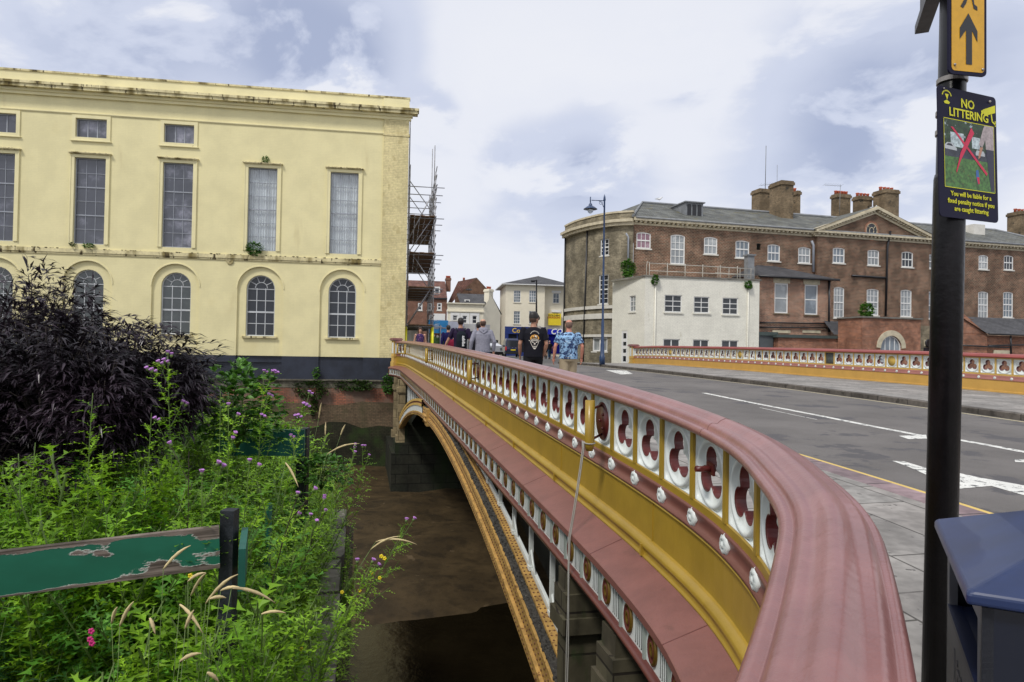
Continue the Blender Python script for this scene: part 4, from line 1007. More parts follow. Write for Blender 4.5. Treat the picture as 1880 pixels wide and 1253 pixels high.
for (ua, za_, ub, zb_2) in ((pu0-.25, Zev+.40, pa_u, pa_z+.35), (pu1+.25, Zev+.40, pa_u, pa_z+.35)):
    n = 16
    sl = (zb_2-za_)/(ub-ua)
    for (d1, o0, o1) in ((PD+.10, -.40, -.22), (PD+.38, -.10, .06), (PD+.32, .06, .16)):
        mb.idx([mb.vert(RF(*p)) for p in ((ua, 0, za_+o0), (ua, d1, za_+o0), (ua, d1, za_+o1), (ua, 0, za_+o1))][::-1], 0)
        P = [(ua, 0, za_+o0), (ua, d1, za_+o0), (ua, d1, za_+o1), (ua, 0, za_+o1)]; Q = [(ub, 0, zb_2+o0), (ub, d1, zb_2+o0), (ub, d1, zb_2+o1), (ub, 0, zb_2+o1)]
        mb.grid([[RF(*p) for p in P], [RF(*p) for p in Q]], 0, False, closeu=True)
    for k in range(1, 22):
        t_ = k/22; uu = ua+(ub-ua)*t_; z_ = za_+(zb_2-za_)*t_; mb.box((uu-.09, PD-.02, z_-.22+sl*0), (uu+.09, PD+.27, z_-.10), fr=RF)
mb.build('pediment_cornice', STC, lb)
mb = MB(); ap = RF(pa_u, PD+.3, pa_z+.52); bk = RF(pa_u, -4.6, pa_z+.52)
mb.face([RF(pu0-.35, PD+.4, Zev+.52), ap, bk, RF(pu0-.35, -.2, Zev+.5)], 0); mb.face([RF(pu1+.35, PD+.4, Zev+.52), RF(pu1+.35, -.2, Zev+.5), bk, ap], 0); mb.build('pediment_roof', SLT, lb)
# round window
mb = MB(); Mr = Matrix(((RF.t.x, 0, RF.n.x), (RF.t.y, 0, RF.n.y), (0, 1, 0)))
ro_ = []
for r_, dd in ((.78, 0), (.78, .05), (.62, .05), (.60, .0)): ro_.append([RF(ou+r_*.82*math.cos(2*math.pi*k/28), PD+dd, oz+r_*math.sin(2*math.pi*k/28)) for k in range(28)])
mb.grid(ro_, 0, False, closeu=True); rwn = mb.build('round_window', BRO, lb)
mb = MB(); mb.face([RF(ou+.61*.82*math.cos(2*math.pi*k/28), PD+.012, oz+.61*math.sin(2*math.pi*k/28)) for k in range(28)], 0); mb.build('pane', G_DARK, rwn)
mb = MB()
for k in range(4):
    a = math.pi/4+k*math.pi/2; mb.tube([RF(ou+.23*math.cos(a), PD+.03, oz+.26*math.sin(a)), RF(ou+.5*math.cos(a), PD+.03, oz+.6*math.sin(a))], .025, 4)
mb.tube([RF(ou+.2*math.cos(2*math.pi*k/16), PD+.03, oz+.27*math.sin(2*math.pi*k/16)) for k in range(17)], .028, 4); mb.tube([RF(ou+.5*math.cos(2*math.pi*k/24), PD+.03, oz+.6*math.sin(2*math.pi*k/24)) for k in range(25)], .035, 4)
mb.build('glazing_bars', STC, rwn)
# chimneys (stack + pots)
POT = mat('red_clay_pot', (.45, .10, .05), rough=.8, var=.15)
def chimney(parent, fr, cf, x0, x1, y0, y1, d, dep=1.2, pots=0, m=None, cap=True):
    q = boxof(cf, x0, x1, y0, y1, fr, -d); q = (q[0]+dep*.12, q[1]-dep*.16, q[2], q[3]); mb = MB(); m = m or BRC
    mb.box((q[0]+.08, -d-dep, q[2]-1.5), (q[1]-.08, -d, q[3]-.35), fr=fr); mb.box((q[0], -d-dep-.08, q[3]-.35), (q[1], -d+.08, q[3]-.12), fr=fr); mb.box((q[0]+.05, -d-dep, q[3]-.12), (q[1]-.05, -d, q[3]), fr=fr)
    o = mb.build('chimney', m, parent)
    for k in range(pots):
        mb = MB(); u = q[0]+.22+(q[1]-q[0]-.44)*k/max(1, pots-1); mb.lathe([(.13, -.05), (.12, .22), (.15, .26), (.15, .32), (.10, .32), (.10, .05)], 10, o=fr(u, -d-dep*.5, q[3])); mb.build('chimney_pot', POT, o)
    return o
chimney(lb, RF, c5, 92, 192, 140, 262, 6.5); chimney(lb, RF, c5, 207, 308, 95, 330, 3.3, 1.6); chimney(lb, RF, c5, 298, 342, 150, 268, 5.6, 1.2, 2)
chimney(lb, RF, c5, 520, 612, 168, 282, 7.0, .8, 5); chimney(lb, RF, c5, 640, 730, 180, 276, 6.8, .8, 4); chimney(lb, RF, c5, 778, 882, 143, 335, 5.0, 1.4, 4); chimney(lb, RF, c5, 1524, 1600, 262, 400, 6.0, 1.4, 3)
# aerials
def aerial(pts, r=.02, bars=(), fr=RF, d=6.5):
    mb = MB(); q = [fr.uz(*p, -d) for p in pts]; mb.tube([fr(u, -d, z) for u, z in q], r, 6)
    for (p1, p2) in bars:
        a, b = fr.uz(*p1, -d), fr.uz(*p2, -d); mb.tube([fr(a[0], -d, a[1]), fr(b[0], -d, b[1])], .014, 5)
        n = 8
        for k in range(n):
            t_ = k/(n-1); u = a[0]+(b[0]-a[0])*t_; z = a[1]+(b[1]-a[1])*t_; mb.tube([fr(u, -d-.25, z-.01), fr(u, -d+.25, z+.12)], .008, 4)
    mb.build('aerial', LEAD, lb)
aerial([(1405, 347), (1406.5, 268)], .03); aerial([(1426, 390), (1427, 303)], .02, [((1396, 341), (1431, 337))]); aerial([(1541, 395), (1543, 340)], .02, [((1514, 340), (1545, 342))])
# pipes on the wall
mb = MB()
def pipe(pts, r=.07, m=PIPE, d=.1, name='drain_pipe', fr=RF, par_=None):
    mb = MB(); mb.tube([fr(*( (lambda q: (q[0], d, q[1]))(fr.uz(*p, d)))) for p in pts], r, 8); mb.build(name, m, par_ or lb)
pipe([c5(820, 372), c5(803, 460), c5(793, 838)], .08, d=PD+.1); pipe([c5(608, 616), c5(800, 628)], .08, d=PD+.1)
pipe([c5(1030, 455), c5(1012, 520), c5(998, 860), c5(993, 1020)], .07, d=.12); pipe([c5(388, 425), c5(398, 450), c5(397, 595)], .09, W_GREY, .12)
pipe([c4(425, 480), c4(437, 500), c4(435, 720)], .07, W_GREY, .12)
# ---- the rounded corner block
CV = [(4.1, 54), (4.6, 52.2), (5.3, 50.7), (6.2, 49.3), (7.2, 48.35), (8.4, 47.85)]
CVp = catmull(CV, 5)
rc = thing('rounded_building', 'grey brick building with rounded end and white stone bands beyond the blue lamp post', 'building', (7, 50, -.7))
class Arc:
    def __init__(s, pts): s.p = pts; s.L = [0]; [s.L.append(s.L[-1]+math.hypot(b[0]-a[0], b[1]-a[1])) for a, b in zip(pts, pts[1:])]
    def __call__(s, u, d, z):
        i = 0
        while i < len(s.L)-2 and s.L[i+1] < u: i += 1
        a, b = s.p[i], s.p[i+1]; l = s.L[i+1]-s.L[i]; t = (u-s.L[i])/l; tx, ty = (b[0]-a[0])/l, (b[1]-a[1])/l
        return Vector((a[0]+(b[0]-a[0])*t+ty*d, a[1]+(b[1]-a[1])*t-tx*d, z))
CA = Arc(CVp); CL = CA.L[-1]
zat = lambda px, py, Y: atY(px, py, Y).z
Zb1 = zat(1150, 264+415/2.848*0+149.5, 48)   # placeholder, replaced below
cornR = zat(*c4(400, 440), 48); parR = zat(*c4(420, 368), 48)
def ring(d0, d1, z0, z1, m, name, l0=0, l1=None, parent=rc):
    l1 = l1 or CL; mb = MB(); n = 26; rows = []; uv = []
    for k in range(n+1):
        u = l0+(l1-l0)*k/n; rows.append([CA(u, d0, z0), CA(u, d1, z0), CA(u, d1, z1), CA(u, d0, z1)]); uv.append([(u, z0-.5), (u, z0), (u, z1), (u, z1+.5)])
    mb.grid(rows, 0, False, uv=uv); mb.idx([mb.vert(p) for p in rows[0]], 0); mb.idx([mb.vert(p) for p in rows[-1]], 0); return mb.build(name, m, parent)
wins = []
def px2u(px):    # where a sight column meets the curve
    r = ray(px, 640); best = None
    for k in range(201):
        u = CL*k/200; p = CA(u, 0, 0); e_ = abs(p.x/p.y-r.x)
        if best is None or e_ < best[0]: best = (e_, u, p.y)
    return best[1], best[2]
def cwin(x0, x1, y0, y1):
    (ua, ya), (ub, yb) = px2u(c4(x0, 0)[0]), px2u(c4(x1, 0)[0]); Y = (ya+yb)/2
    return (ua, ub, zat(*c4((x0+x1)/2, y1), Y), zat(*c4((x0+x1)/2, y0), Y))
CA.t = Vector((1, -.4, 0)).normalized(); CA.n = Vector((-.4, -1, 0)).normalized()
cw = [cwin(282, 328, 510, 597), cwin(278, 326, 697, 850), cwin(249, 326, 1025, 1098)]
mb = MB()
class _F: pass
facade(mb, CA, 0, CL, -3, cornR+.1, [(*q, 0) for q in cw], 0, .15, 0) if False else None
us = sorted({CL*k/30 for k in range(31)}|{q[0] for q in cw}|{q[1] for q in cw}); zs = sorted({-3., cornR+.1}|{q[2] for q in cw}|{q[3] for q in cw})
for a, b in zip(us, us[1:]):
    for c_, d_ in zip(zs, zs[1:]):
        if any(q[0]-1e-6 <= a and b <= q[1]+1e-6 and q[2]-1e-6 <= c_ and d_ <= q[3]+1e-6 for q in cw): continue
        mb.face([CA(a, 0, c_), CA(b, 0, c_), CA(b, 0, d_), CA(a, 0, d_)], 0, uv=[(a, c_), (b, c_), (b, d_), (a, d_)])
for q in cw:
    for (a, b, c_, d_) in ((q[0], q[2], q[0], q[3]), (q[0], q[3], q[1], q[3]), (q[1], q[3], q[1], q[2]), (q[1], q[2], q[0], q[2])): mb.face([CA(a, 0, b), CA(c_, 0, d_), CA(c_, -.18, d_), CA(a, -.18, b)], 0)
mb.build('wall', BRG, rc)
window(rc, CA, cw[0], 2, 4, (W_WHITE, G_DARK, STW), d=-.1, fw=.07, bar=.035, meet=(2,), sill=.05); window(rc, CA, cw[1], 2, 6, (W_WHITE, G_DARK, STW), d=-.1, fw=.07, bar=.035, meet=(3,), sill=.05)
window(rc, CA, cw[2], 2, 1, (W_WHITE, G_PALE, STW), d=-.1, fw=.10, bar=.12, sill=.05)
for (y0, y1) in ((855, 872), (897, 925), (1008, 1022)):
    Y = 48.2; a, b = zat(*c4(345, y1), Y), zat(*c4(345, y0), Y); ring(-.02, .10, a, b, STW, 'stone_band')
ring(-.05, .30, cornR, cornR+.22, STC, 'cornice'); ring(-.05, .45, cornR+.22, cornR+.42, STC, 'cornice')
ring(-.3, .06, cornR+.42, cornR+.42+max(.5, (parR-cornR-.5)*.8), BRG, 'parapet_wall'); ring(-.35, .12, cornR+.42+max(.5, (parR-cornR-.5)*.8), cornR+.55+max(.5, (parR-cornR-.5)*.8), STC, 'parapet_coping')
mb = MB(); mb.tube([CA(px2u(c4(217, 0)[0])[0], .08, cornR), CA(px2u(c4(205, 0)[0])[0], .08, -.7)], .06, 6); mb.tube([CA(CL*.02, .08, cornR), CA(CL*.02, .08, -.7)], .06, 6); mb.build('drain_pipe', PIPE, rc)
mb = MB(); rt_ = [CA(CL*k/12, -.2, cornR+.6) for k in range(13)]; pk = RF(uh0, -dR, zR)
for a, b in zip(rt_, rt_[1:]): mb.face([a, b, pk], 0)
mb.face([rt_[0], pk, Vector((7.2, 66, cornR+.6))], 0); mb.build('roof', SLT, rc)
mb = MB(); mb.face([Vector((4.1, 54, -1)), Vector((4.1, 54, cornR)), Vector((6.2, 68, cornR)), Vector((6.2, 68, -1))], 0); mb.build('back_wall', BRG, rc)

# ---- white annex
WBR = brickmat('white_painted_brick', (.78, .765, .67), (.76, .745, .65), (.64, .62, .54), bw=.24, bh=.085, ms=.010, rough=.7, var=.06, bump=.3, stain=((.50, .47, .36), 1.6, .68, .12, .4), stain2=((.30, .27, .20), 5, .76, .05, .5))
AF = frame(atY(1182.6, 648, 44.3), (.985, .17), (.17, -.985))
ax_u1 = AF.uz(1393, 640)[0]; Za = .5*(AF.uz(1182.6, 508)[1]+AF.uz(1393, 516)[1])
AL = frame(atY(1182.6, 648, 44.3), (-.43, .90), (-.90, -.43))
al_u = 3.75
an = thing('white_annex', 'flat-roofed white painted brick annex with small grey windows and roof railings', 'building', AF(3, -3, -.9))
aw = [boxof(c4, 627, 718, 803, 893, AF), boxof(c4, 780, 862, 812, 897, AF), boxof(c4, 930, 1012, 818, 905, AF), boxof(c4, 620, 707, 1033, 1092, AF), boxof(c4, 775, 860, 1036, 1095, AF), boxof(c4, 925, 1013, 1040, 1098, AF)]
mb = MB(); facade(mb, AF, 0, ax_u1, -6.5, Za, [(*q, 0) for q in aw], 0, .14, 0)
lw = [boxof(c4, 443, 475, 807, 890, AL)]; dw = boxof(c4, 400, 432, 990, 1155, AL); dw = (dw[0], dw[1], -.75, dw[3])
lw[0] = (min(lw[0][:2]), max(lw[0][:2]), *lw[0][2:]); dw = (min(dw[:2]), max(dw[:2]), *dw[2:])
facade(mb, AL, 0, al_u, -3, Za, [(*lw[0], 0), (*dw, 0)], 0, .14, 0)
mb.face([AF(0, 0, Za-.03), AF(ax_u1, 0, Za-.03), AF(ax_u1, -3.4, Za-.03), AF(-1.6, -3.4, Za-.03)], 0); mb.face([AF(ax_u1, 0, -6.5), AF(ax_u1, -3.4, -6.5), AF(ax_u1, -3.4, Za), AF(ax_u1, 0, Za)], 0)
mb.build('wall', WBR, an)
G_AN = glassmat('annex_glass', (.035, .04, .045))
for k, q in enumerate(aw): window(an, AF, q, 2, 3 if k < 3 else 1, (W_WHITE, G_AN, WBR), d=-.09, fw=.06, bar=.045 if k < 3 else .07, sill=.08)
window(an, AL, lw[0], 2, 3, (W_WHITE, G_PALE, WBR), d=-.09, fw=.06, bar=.035, sill=.06)
w_ = window(an, AL, dw, 1, 4, (W_WHITE, G_DARK), d=-.06, fw=.16, bar=.22, name='door')
COPG = mat('dark_flat_coping', (.16, .15, .13), rough=.8, var=.3)
mb = MB(); mb.box((-.1, -.3, Za), (ax_u1+.1, .08, Za+.10), fr=AF); mb.box((-.05, -.3, Za), (al_u, .08, Za+.10), fr=AL); mb.build('roof_coping', COPG, an)
for px in (c4(577, 0)[0], c4(1062, 0)[0]):
    u0 = AF.uz(px, 560)[0]; mb = MB(); mb.tube([AF(u0, .06, Za-.55), AF(u0, .06, -4)], .045, 8); mb.build('drain_pipe', WBR, an)
    mb = MB(); mb.box((u0-.14, .0, Za-.50), (u0+.14, .2, Za-.32), fr=AF); mb.build('hopper', WBR, an)
RAIL = mat('pale_roof_rail', (.40, .38, .33), rough=.6, var=.2)
z0 = Za+.1
mb = MB(); um = AF.uz(*c4(548, 650), -1.2)[0]; ur = AF.uz(*c4(1098, 650), -1.2)[0]
for f_ in (.45, .95): mb.tube([AF(um, -1.2, z0+f_*1.0), AF(ur, -1.2, z0+f_*.9)], .025, 6)
for k in range(7): u = um+(ur-um)*k/6; mb.tube([AF(u, -1.2, z0-.1), AF(u, -1.2, z0+1.0)], .025, 6)
for k in range(4): u = ur-3+k*.8; mb.tube([AF(u, -.6, z0-.1), AF(u, -.6, z0+.8)], .02, 6)
mb.tube([AF(ur-3.2, -.6, z0+.8), AF(ur-.4, -.6, z0+.75)], .02, 6); mb.tube([AF(ur-3.2, -.6, z0+.4), AF(ur-.4, -.6, z0+.35)], .02, 6)
mb.tube([AF(um, -1.2, z0+.95), AF(um-.15, -1.2, z0+1.05), AF(um-.2, -1.2, z0+.8), AF(um-.2, -1.2, z0+.0)], .025, 6)
mb.build('roof_railing', RAIL, an)
q = boxof(c4, 1062, 1096, 590, 720, AF, -.7); mb = MB(); mb.box((q[0], -1.2, z0), (q[1], -.7, q[3]-.1), fr=AF); mb.box((q[0]-.08, -1.28, q[3]-.1), (q[1]+.08, -.62, q[3]), fr=AF); mb.build('flue', LEAD, an)

# ---- brick extension with hipped slate roof
EF = frame(atY(1393, 652, 47.2), (.968, .25), (.25, -.968))
eu1 = EF.uz(*c5(495, 750))[0]; Ze = EF.uz(*c5(300, 628))[1]
ex = thing('brick_extension', 'mottled red brick extension with shallow slate roof and two tall white windows', 'building', EF(2.5, -2, -.9))
ew = [boxof(c5, 185, 260, 657, 822, EF), boxof(c5, 350, 423, 665, 830, EF)]
mb = MB(); facade(mb, EF, 0, eu1, -6.5, Ze, [(*q, 0) for q in ew], 0, .15, 0); mb.face([EF(eu1, 0, -6.5), EF(eu1, -3, -6.5), EF(eu1, -3, Ze), EF(eu1, 0, Ze)], 0); mb.build('wall', BRM, ex)
for k, q in enumerate(ew):
    w_ = window(ex, EF, q, 1, 2, (W_WHITE, G_PALE if k == 0 else G_BLUE, BRC), d=-.09, fw=.09, bar=.07, sill=.08)
    mb = MB(); mb.box((q[0]-.12, -.02, q[3]), (q[1]+.12, .03, q[3]+.35), fr=EF); mb.build('lintel', STC, w_)
mb = MB(); a_, b_, c_, d_ = EF(-.35, .4, Ze-.02), EF(eu1+.35, .4, Ze-.02), EF(eu1+.35, -3.5, Ze+.2), EF(-.35, -3.5, Ze+.2); zr_ = EF.uz(*c5(225, 565), -2.0)[1]; r1, r2 = EF(eu1*.2, -2.0, zr_), EF(eu1*.52, -2.4, zr_+.03)
mb.face([a_, b_, r2, r1], 0); mb.face([b_, c_, r2], 0); mb.face([a_, r1, d_], 0); mb.build('roof', SLD, ex)
mb = MB(); mb.tube([EF(-.35, .42, Ze-.05), EF(eu1+.35, .42, Ze-.05)], .08, 6); mb.build('gutter', PIPE, ex)
pipe([c5(485, 640), c5(482, 925)], .07, fr=EF, par_=ex); pipe([c5(105, 873), c5(470, 878)], .05, fr=EF, par_=ex); pipe([c5(105, 898), c5(470, 903)], .05, fr=EF, par_=ex)
for (x0, x1) in ((172, 270), (337, 436)): q = boxof(c5, x0, x1, 915, 930, EF); mb = MB(); mb.box((q[0], -.02, q[2]), (q[1], .04, q[3]), fr=EF); mb.build('lower_lintel', STC, ex)
# low flat-roofed lean-to
LF = frame(atY(1393, 652, 45.4), (.968, .25), (.25, -.968))
DKF = mat('grey_green_flat_roof', (.055, .075, .07), rough=.7, var=.2); 
lo = thing('low_outbuilding', 'low red brick outbuilding with a dark flat roof edge behind the far parapet', 'outbuilding', LF(5, -1, -.9))
zf0 = LF.uz(*c5(440, 955))[1]
mb = MB(); q = boxof(c5, 205, 668, 962, 1100, LF); mb.box((q[0], -1.4, -6.5), (q[1], 0, zf0-.06), fr=LF); mb.build('wall', BRO, lo)
mb = MB(); mb.box((q[0]-.2, -1.6, zf0-.06), (q[1]+.3, .12, zf0+.14), fr=LF); mb.box((.15, -1.8, zf0+.05), (q[0]+.2, -.3, zf0+.3), fr=LF); mb.build('flat_roof', DKF, lo)
mb = MB(); mb.box((.2, -1.7, -3), (q[0]-.1, -.4, zf0+.05), fr=LF); mb.build('tank', mat('slate_grey_tank', (.07, .08, .085), rough=.6), lo)
mb = MB(); a_ = boxof(c5, 505, 655, 870, 940, LF, -.3); mb.face([LF(a_[0], -.2, a_[2]+.0), LF(a_[1]+.4, -.2, a_[2]+.0), LF(a_[1]+.3, -1.5, a_[3]+.1), LF(a_[0]+.2, -1.5, a_[3]+.1)], 0)
mb.build('lean_to_roof', SLD, lo)
OF = frame(atY(1582, 654, 44.6), (.968, .25), (.25, -.968))
ob = thing('orange_brick_outbuilding', 'bright orange brick outbuilding with a stone arched window', 'outbuilding', OF(2, -1.5, -.9))
ou1 = OF.uz(*c5(985, 940))[0]; oz1 = OF.uz(*c5(830, 852))[1]
aq = boxof(c5, 765, 880, 945, 1100, OF); ar_ = (aq[1]-aq[0])/2
mb = MB(); facade(mb, OF, 0, ou1, -6.5, oz1, [(aq[0], aq[1], aq[3]-2.2, aq[3], ar_)], 0, .2, 0); mb.face([OF(0, 0, -6.5), OF(0, -2.2, -6.5), OF(0, -2.2, oz1), OF(0, 0, oz1)], 0); mb.face([OF(0, 0, oz1), OF(ou1, 0, oz1), OF(ou1, -2.2, oz1), OF(0, -2.2, oz1)], 0); mb.build('wall', BRO, ob)
w_ = window(ob, OF, (aq[0], aq[1], aq[3]-2.2, aq[3]), 4, 6, (W_WHITE, G_BLUE), d=-.12, fw=.08, bar=.045, arch=ar_)
A = arcpts(aq[0], aq[1], aq[3], ar_, 16); B = arcpts(aq[0]-.32, aq[1]+.32, aq[3]+.36, ar_+.32, 16)
mb = MB(); mb.grid([[OF(u, -.02, z) for u, z in A], [OF(u, .05, z) for u, z in A], [OF(u, .05, z) for u, z in B], [OF(u, -.02, z) for u, z in B]], 0, False); mb.build('arch_stone', STC, w_)
mb = MB(); mb.box((-.1, -2.2, oz1), (ou1+.1, .1, oz1+.1), fr=OF); mb.build('wall_coping', COPG, ob)
# small notice and lamp wall between
RB = frame(atY(1764, 658, 45.5), (.968, .25), (.25, -.968))
rb2 = thing('slate_roofed_outbuilding', 'orange brick outbuildings with lean-to slate roofs at the right edge', 'outbuilding', RB(3, -1.5, -.9))
q = boxof(c5, 1205, 1545, 940, 1100, RB); q2 = RB.uz(*c5(1350, 940))[0]
mb = MB(); mb.box((q[0]-.0, -2.6, -6.5), (q2, -.0, q[3]+.05), fr=RB); mb.face([RB(q[0], 0, q[3]), RB(q2, 0, q[3]), RB(q[0], 0, q[3]+1.0+.5)], 0); mb.box((q2, -.6, -6.5), (q[1]+5, -.25, q[3]-.05), fr=RB); mb.build('wall', BRO, rb2)
pk1 = boxof(c5, 1220, 1540, 855, 940, RB, -1.0)
mb = MB(); mb.face([RB(*x) for x in ((q2-.1, .15, pk1[2]), (pk1[1]+.3, .15, pk1[2]-.02), (pk1[1]-2.2, -2.2, pk1[3]), (pk1[0], -2.2, pk1[3]))], 0); mb.face([RB(*x) for x in ((pk1[0], -2.2, pk1[3]), (q[0]-.1, .1, pk1[3]+.0), (q2-.1, .15, pk1[2]))], 0)
mb.face([RB(*x) for x in ((pk1[1]-.2, -1.6, pk1[2]+.3), (pk1[1]+6, -1.6, pk1[2]+.3), (pk1[1]+6, -3.5, pk1[3]+.3), (pk1[1]-2.3, -3.5, pk1[3]+.3))], 0); mb.build('roof', SLD, rb2)
mb = MB(); mb.tube([RB(q2-.1, .2, pk1[2]), RB(pk1[1]+.3, .2, pk1[2]-.02)], .06, 6); mb.build('gutter', PIPE, rb2)
pipe([c5(1478, 945), c5(1480, 1045)], .06, fr=RB, par_=rb2); pipe([c5(1215, 998), c5(1470, 1010)], .05, fr=RB, par_=rb2); pipe([c5(1355, 1000), c5(1551, 995)], .05, fr=RB, par_=rb2)
mb = MB(); a_ = boxof(c5, 1385, 1470, 1025, 1050, RB); mb.box((a_[0], -.05, a_[2]), (a_[1], .05, a_[3]), fr=RB); mb.build('lintel', STC, rb2)
NB = frame(atY(1690, 657, 47), (.968, .25), (.25, -.968))
nb_ = thing('grey_service_hut', 'small grey brick service hut with round vent between the outbuildings', 'outbuilding', NB(1, -1, -.9))
q = boxof(c5, 985, 1200, 870, 1100, NB); mb = MB(); mb.box((q[0], -1.5, -6.5), (q[1], 0, q[3]-.3), fr=NB); mb.build('wall', BRG, nb_)
a_ = boxof(c5, 1003, 1044, 968, 1003, NB); mb = MB(); mb.box((a_[0], 0, a_[2]), (a_[1], .04, a_[3]), fr=NB); mb.build('vent_panel', STC, nb_)
mb = MB(); mb.lathe([(.28, 0), (.28, .06), (.2, .08), (.01, .03)], 14, o=NB((a_[0]+a_[1])/2, .04, (a_[2]+a_[3])/2), M=Matrix(((RF.t.x, 0, RF.n.x), (RF.t.y, 0, RF.n.y), (0, 1, 0)))); mb.build('round_vent', PIPE, nb_)
mb = MB(); a_ = boxof(c5, 1000, 1046, 1010, 1075, NB); mb.box((a_[0], 0, a_[2]), (a_[1], .03, a_[3]), fr=NB); mb.build('window', G_DARK, nb_)

# ---- street buildings beyond the bridge
TILE = brickmat('red_brown_roof_tile', (.21, .10, .075), (.15, .075, .06), (.07, .04, .035), bw=.3, bh=.22, ms=.02, rough=.85, var=.3, stain=((.16, .13, .09), 2, .6, .15, 1))
BRF = brickmat('far_red_brick', (.26, .115, .075), (.21, .095, .065), (.22, .16, .12), bw=.25, bh=.085, ms=.012, var=.25)
PLB = mat('pale_render', (.74, .69, .55), rough=.8, var=.06, vs=1, stain=((.5, .44, .33), 1.5, .66, .15, .5)); PLC = mat('cream_render_far', (.74, .68, .53), rough=.8, var=.06, vs=1)
HF = frame(atY(779, 640, 95), (.985, .17), (.17, -.985))
h1 = thing('terraced_house', 'red brick house with a brown tiled roof and white dormers behind the scaffolding', 'house', HF(0, -4, -.8))
hu1 = HF.uz(*c3(540, 380))[0]; hz = HF.uz(*c3(450, 303))[1]
hw_ = [boxof(c3, 378, 418, 342, 405, HF), boxof(c3, 458, 497, 342, 405, HF), boxof(c3, 300, 338, 342, 405, HF), boxof(c3, 392, 420, 440, 476, HF)]
hd = boxof(c3, 428, 522, 432, 640, HF)
mb = MB(); facade(mb, HF, -16, hu1, -1, hz, [(*q, 0) for q in hw_], 0, .15, 0); mb.build('wall', BRF, h1)
for q in hw_: window(h1, HF, q, 1, 2, (W_WHITE, G_DARK, STW), d=-.08, fw=.16, bar=.12, sill=.08)
mb = MB(); mb.box((hd[0], 0, hd[2]), (hd[1], .35, hd[3]), fr=HF); mb.build('shop_surround', W_WHITE, h1)
hr = HF.uz(*c3(500, 165), -5)[1]; hr_u = HF.uz(*c3(622, 150), -5)[0]
mb = MB(); mb.face([HF(-16, .2, hz), HF(hu1, .2, hz), HF(hu1+.0, -5, hr), HF(-16, -5, hr)], 0); rfm = mb.build('roof', TILE, h1)
mb = MB(); mb.face([HF(hu1, 0, -1), HF(hu1+.3, -10.4, -1), HF(hu1+.3, -10.4, hz), HF(hu1+.1, -5, hr+.1), HF(hu1, 0, hz)], 0); mb.build('gable_wall', brickmat('far_brown_brick', (.17, .085, .05), (.13, .07, .045), (.15, .11, .08)), h1)
mb = MB(); mb.box((-16, 0, hz-.15), (hu1, .22, hz+.05), fr=HF); mb.build('gutter', PIPE, h1)
for (x0, x1) in ((440, 475), (372, 398)):
    q = boxof(c3, x0, x1, 215, 265, HF, -1.2); mb = MB(); mb.box((q[0]-.15, -3.5, q[2]-.1), (q[1]+.15, -1.2, q[3]+.1), fr=HF); dm = mb.build('dormer', W_WHITE, rfm); mb = MB(); mb.box((q[0]+.05, -1.21, q[2]+.1), (q[1]-.05, -1.17, q[3]-.1), fr=HF); mb.build('pane', G_DARK, dm)
chimney(h1, HF, c3, 520, 587, 135, 162, 5.0, 1.2, 3, BRF)
h2 = thing('terraced_house', 'second brown brick gabled house with red chimney pots, behind the grey slate roof', 'house', HF(9, -9, -.8))
H2F = frame(HF(hu1+.5, -5, 0), (.985, .17), (.17, -.985))
g0 = boxof(c3, 690, 862, 140, 262, H2F); gp = H2F.uz(*c3(785, 137))
mb = MB(); mb.face([H2F(g0[0]-1.5, 0, -1), H2F(g0[1]+.8, 0, -1), H2F(g0[1]+.8, 0, g0[2]), H2F(gp[0], 0, gp[1]), H2F(g0[0]-1.5, 0, g0[2]-.3)], 0); mb.face([H2F(g0[1]+.8, 0, -1), H2F(g0[1]+.8, -8, -1), H2F(g0[1]+.8, -8, g0[2]), H2F(g0[1]+.8, 0, g0[2])], 0); mb.build('gable_wall', MATS['far_brown_brick'], h2)
lp = H2F.uz(*c3(632, 165)); mb = MB(); mb.face([H2F(lp[0], -.2, lp[1]), H2F(gp[0], 0, gp[1]+.05), H2F(g0[0]-1.2, .05, g0[2]-.6), H2F(lp[0]-2.5, 0, lp[1]-5.5)], 0); mb.face([H2F(gp[0], 0, gp[1]+.02), H2F(gp[0], -8, gp[1]+.02), H2F(g0[1]+.8, -8, g0[2]), H2F(g0[1]+.8, .1, g0[2])], 0); mb.build('roof', TILE, h2)
chimney(h2, H2F, c3, 665, 700, 150, 162, 3.0, 1.0, 3, BRF)
mb = MB(); du, dz_ = H2F.uz(*c3(720, 240), .5); mb.lathe([(.02, .0), (.3, .05), (.5, .16), (.52, .16), (.3, .02), (.02, -.03)], 16, o=H2F(du, .5, dz_), M=Matrix(((.985, .17, .1), (.17, -.985, -.9), (0, .2, .5))).to_3x3()); mb.build('satellite_dish', W_GREY, h2)
WF = frame(atY(*c3(540, 560), 84), (.985, .17), (.17, -.985))
wh = thing('cream_shop', 'low cream rendered building with slate roof and small white windows behind the white lorry', 'building', WF(3.5, -3, -.8))
wu1 = WF.uz(*c3(838, 500))[0]; wz = WF.uz(*c3(700, 352))[1]
ww = [boxof(c3, 588, 625, 445, 486, WF), boxof(c3, 668, 704, 448, 510, WF), boxof(c3, 748, 785, 448, 512, WF)]
mb = MB(); facade(mb, WF, 0, wu1, -1, wz, [(*q, 0) for q in ww], 0, .12, 0)
gpk = boxof(c3, 838, 980, 285, 420, WF, 0); WG = frame(WF(wu1, 0, 0), (.72, .70), (.70, -.72)); gL = WG.uz(*c3(978, 500))[0]; gz = WG.uz(*c3(905, 280)); ge = WG.uz(*c3(978, 430))[1]
mb.face([WG(0, 0, -1), WG(gL, 0, -1), WG(gL, 0, ge), WG(gz[0], 0, gz[1]), WG(0, 0, wz-.4)], 0); mb.build('wall', PLB, wh)
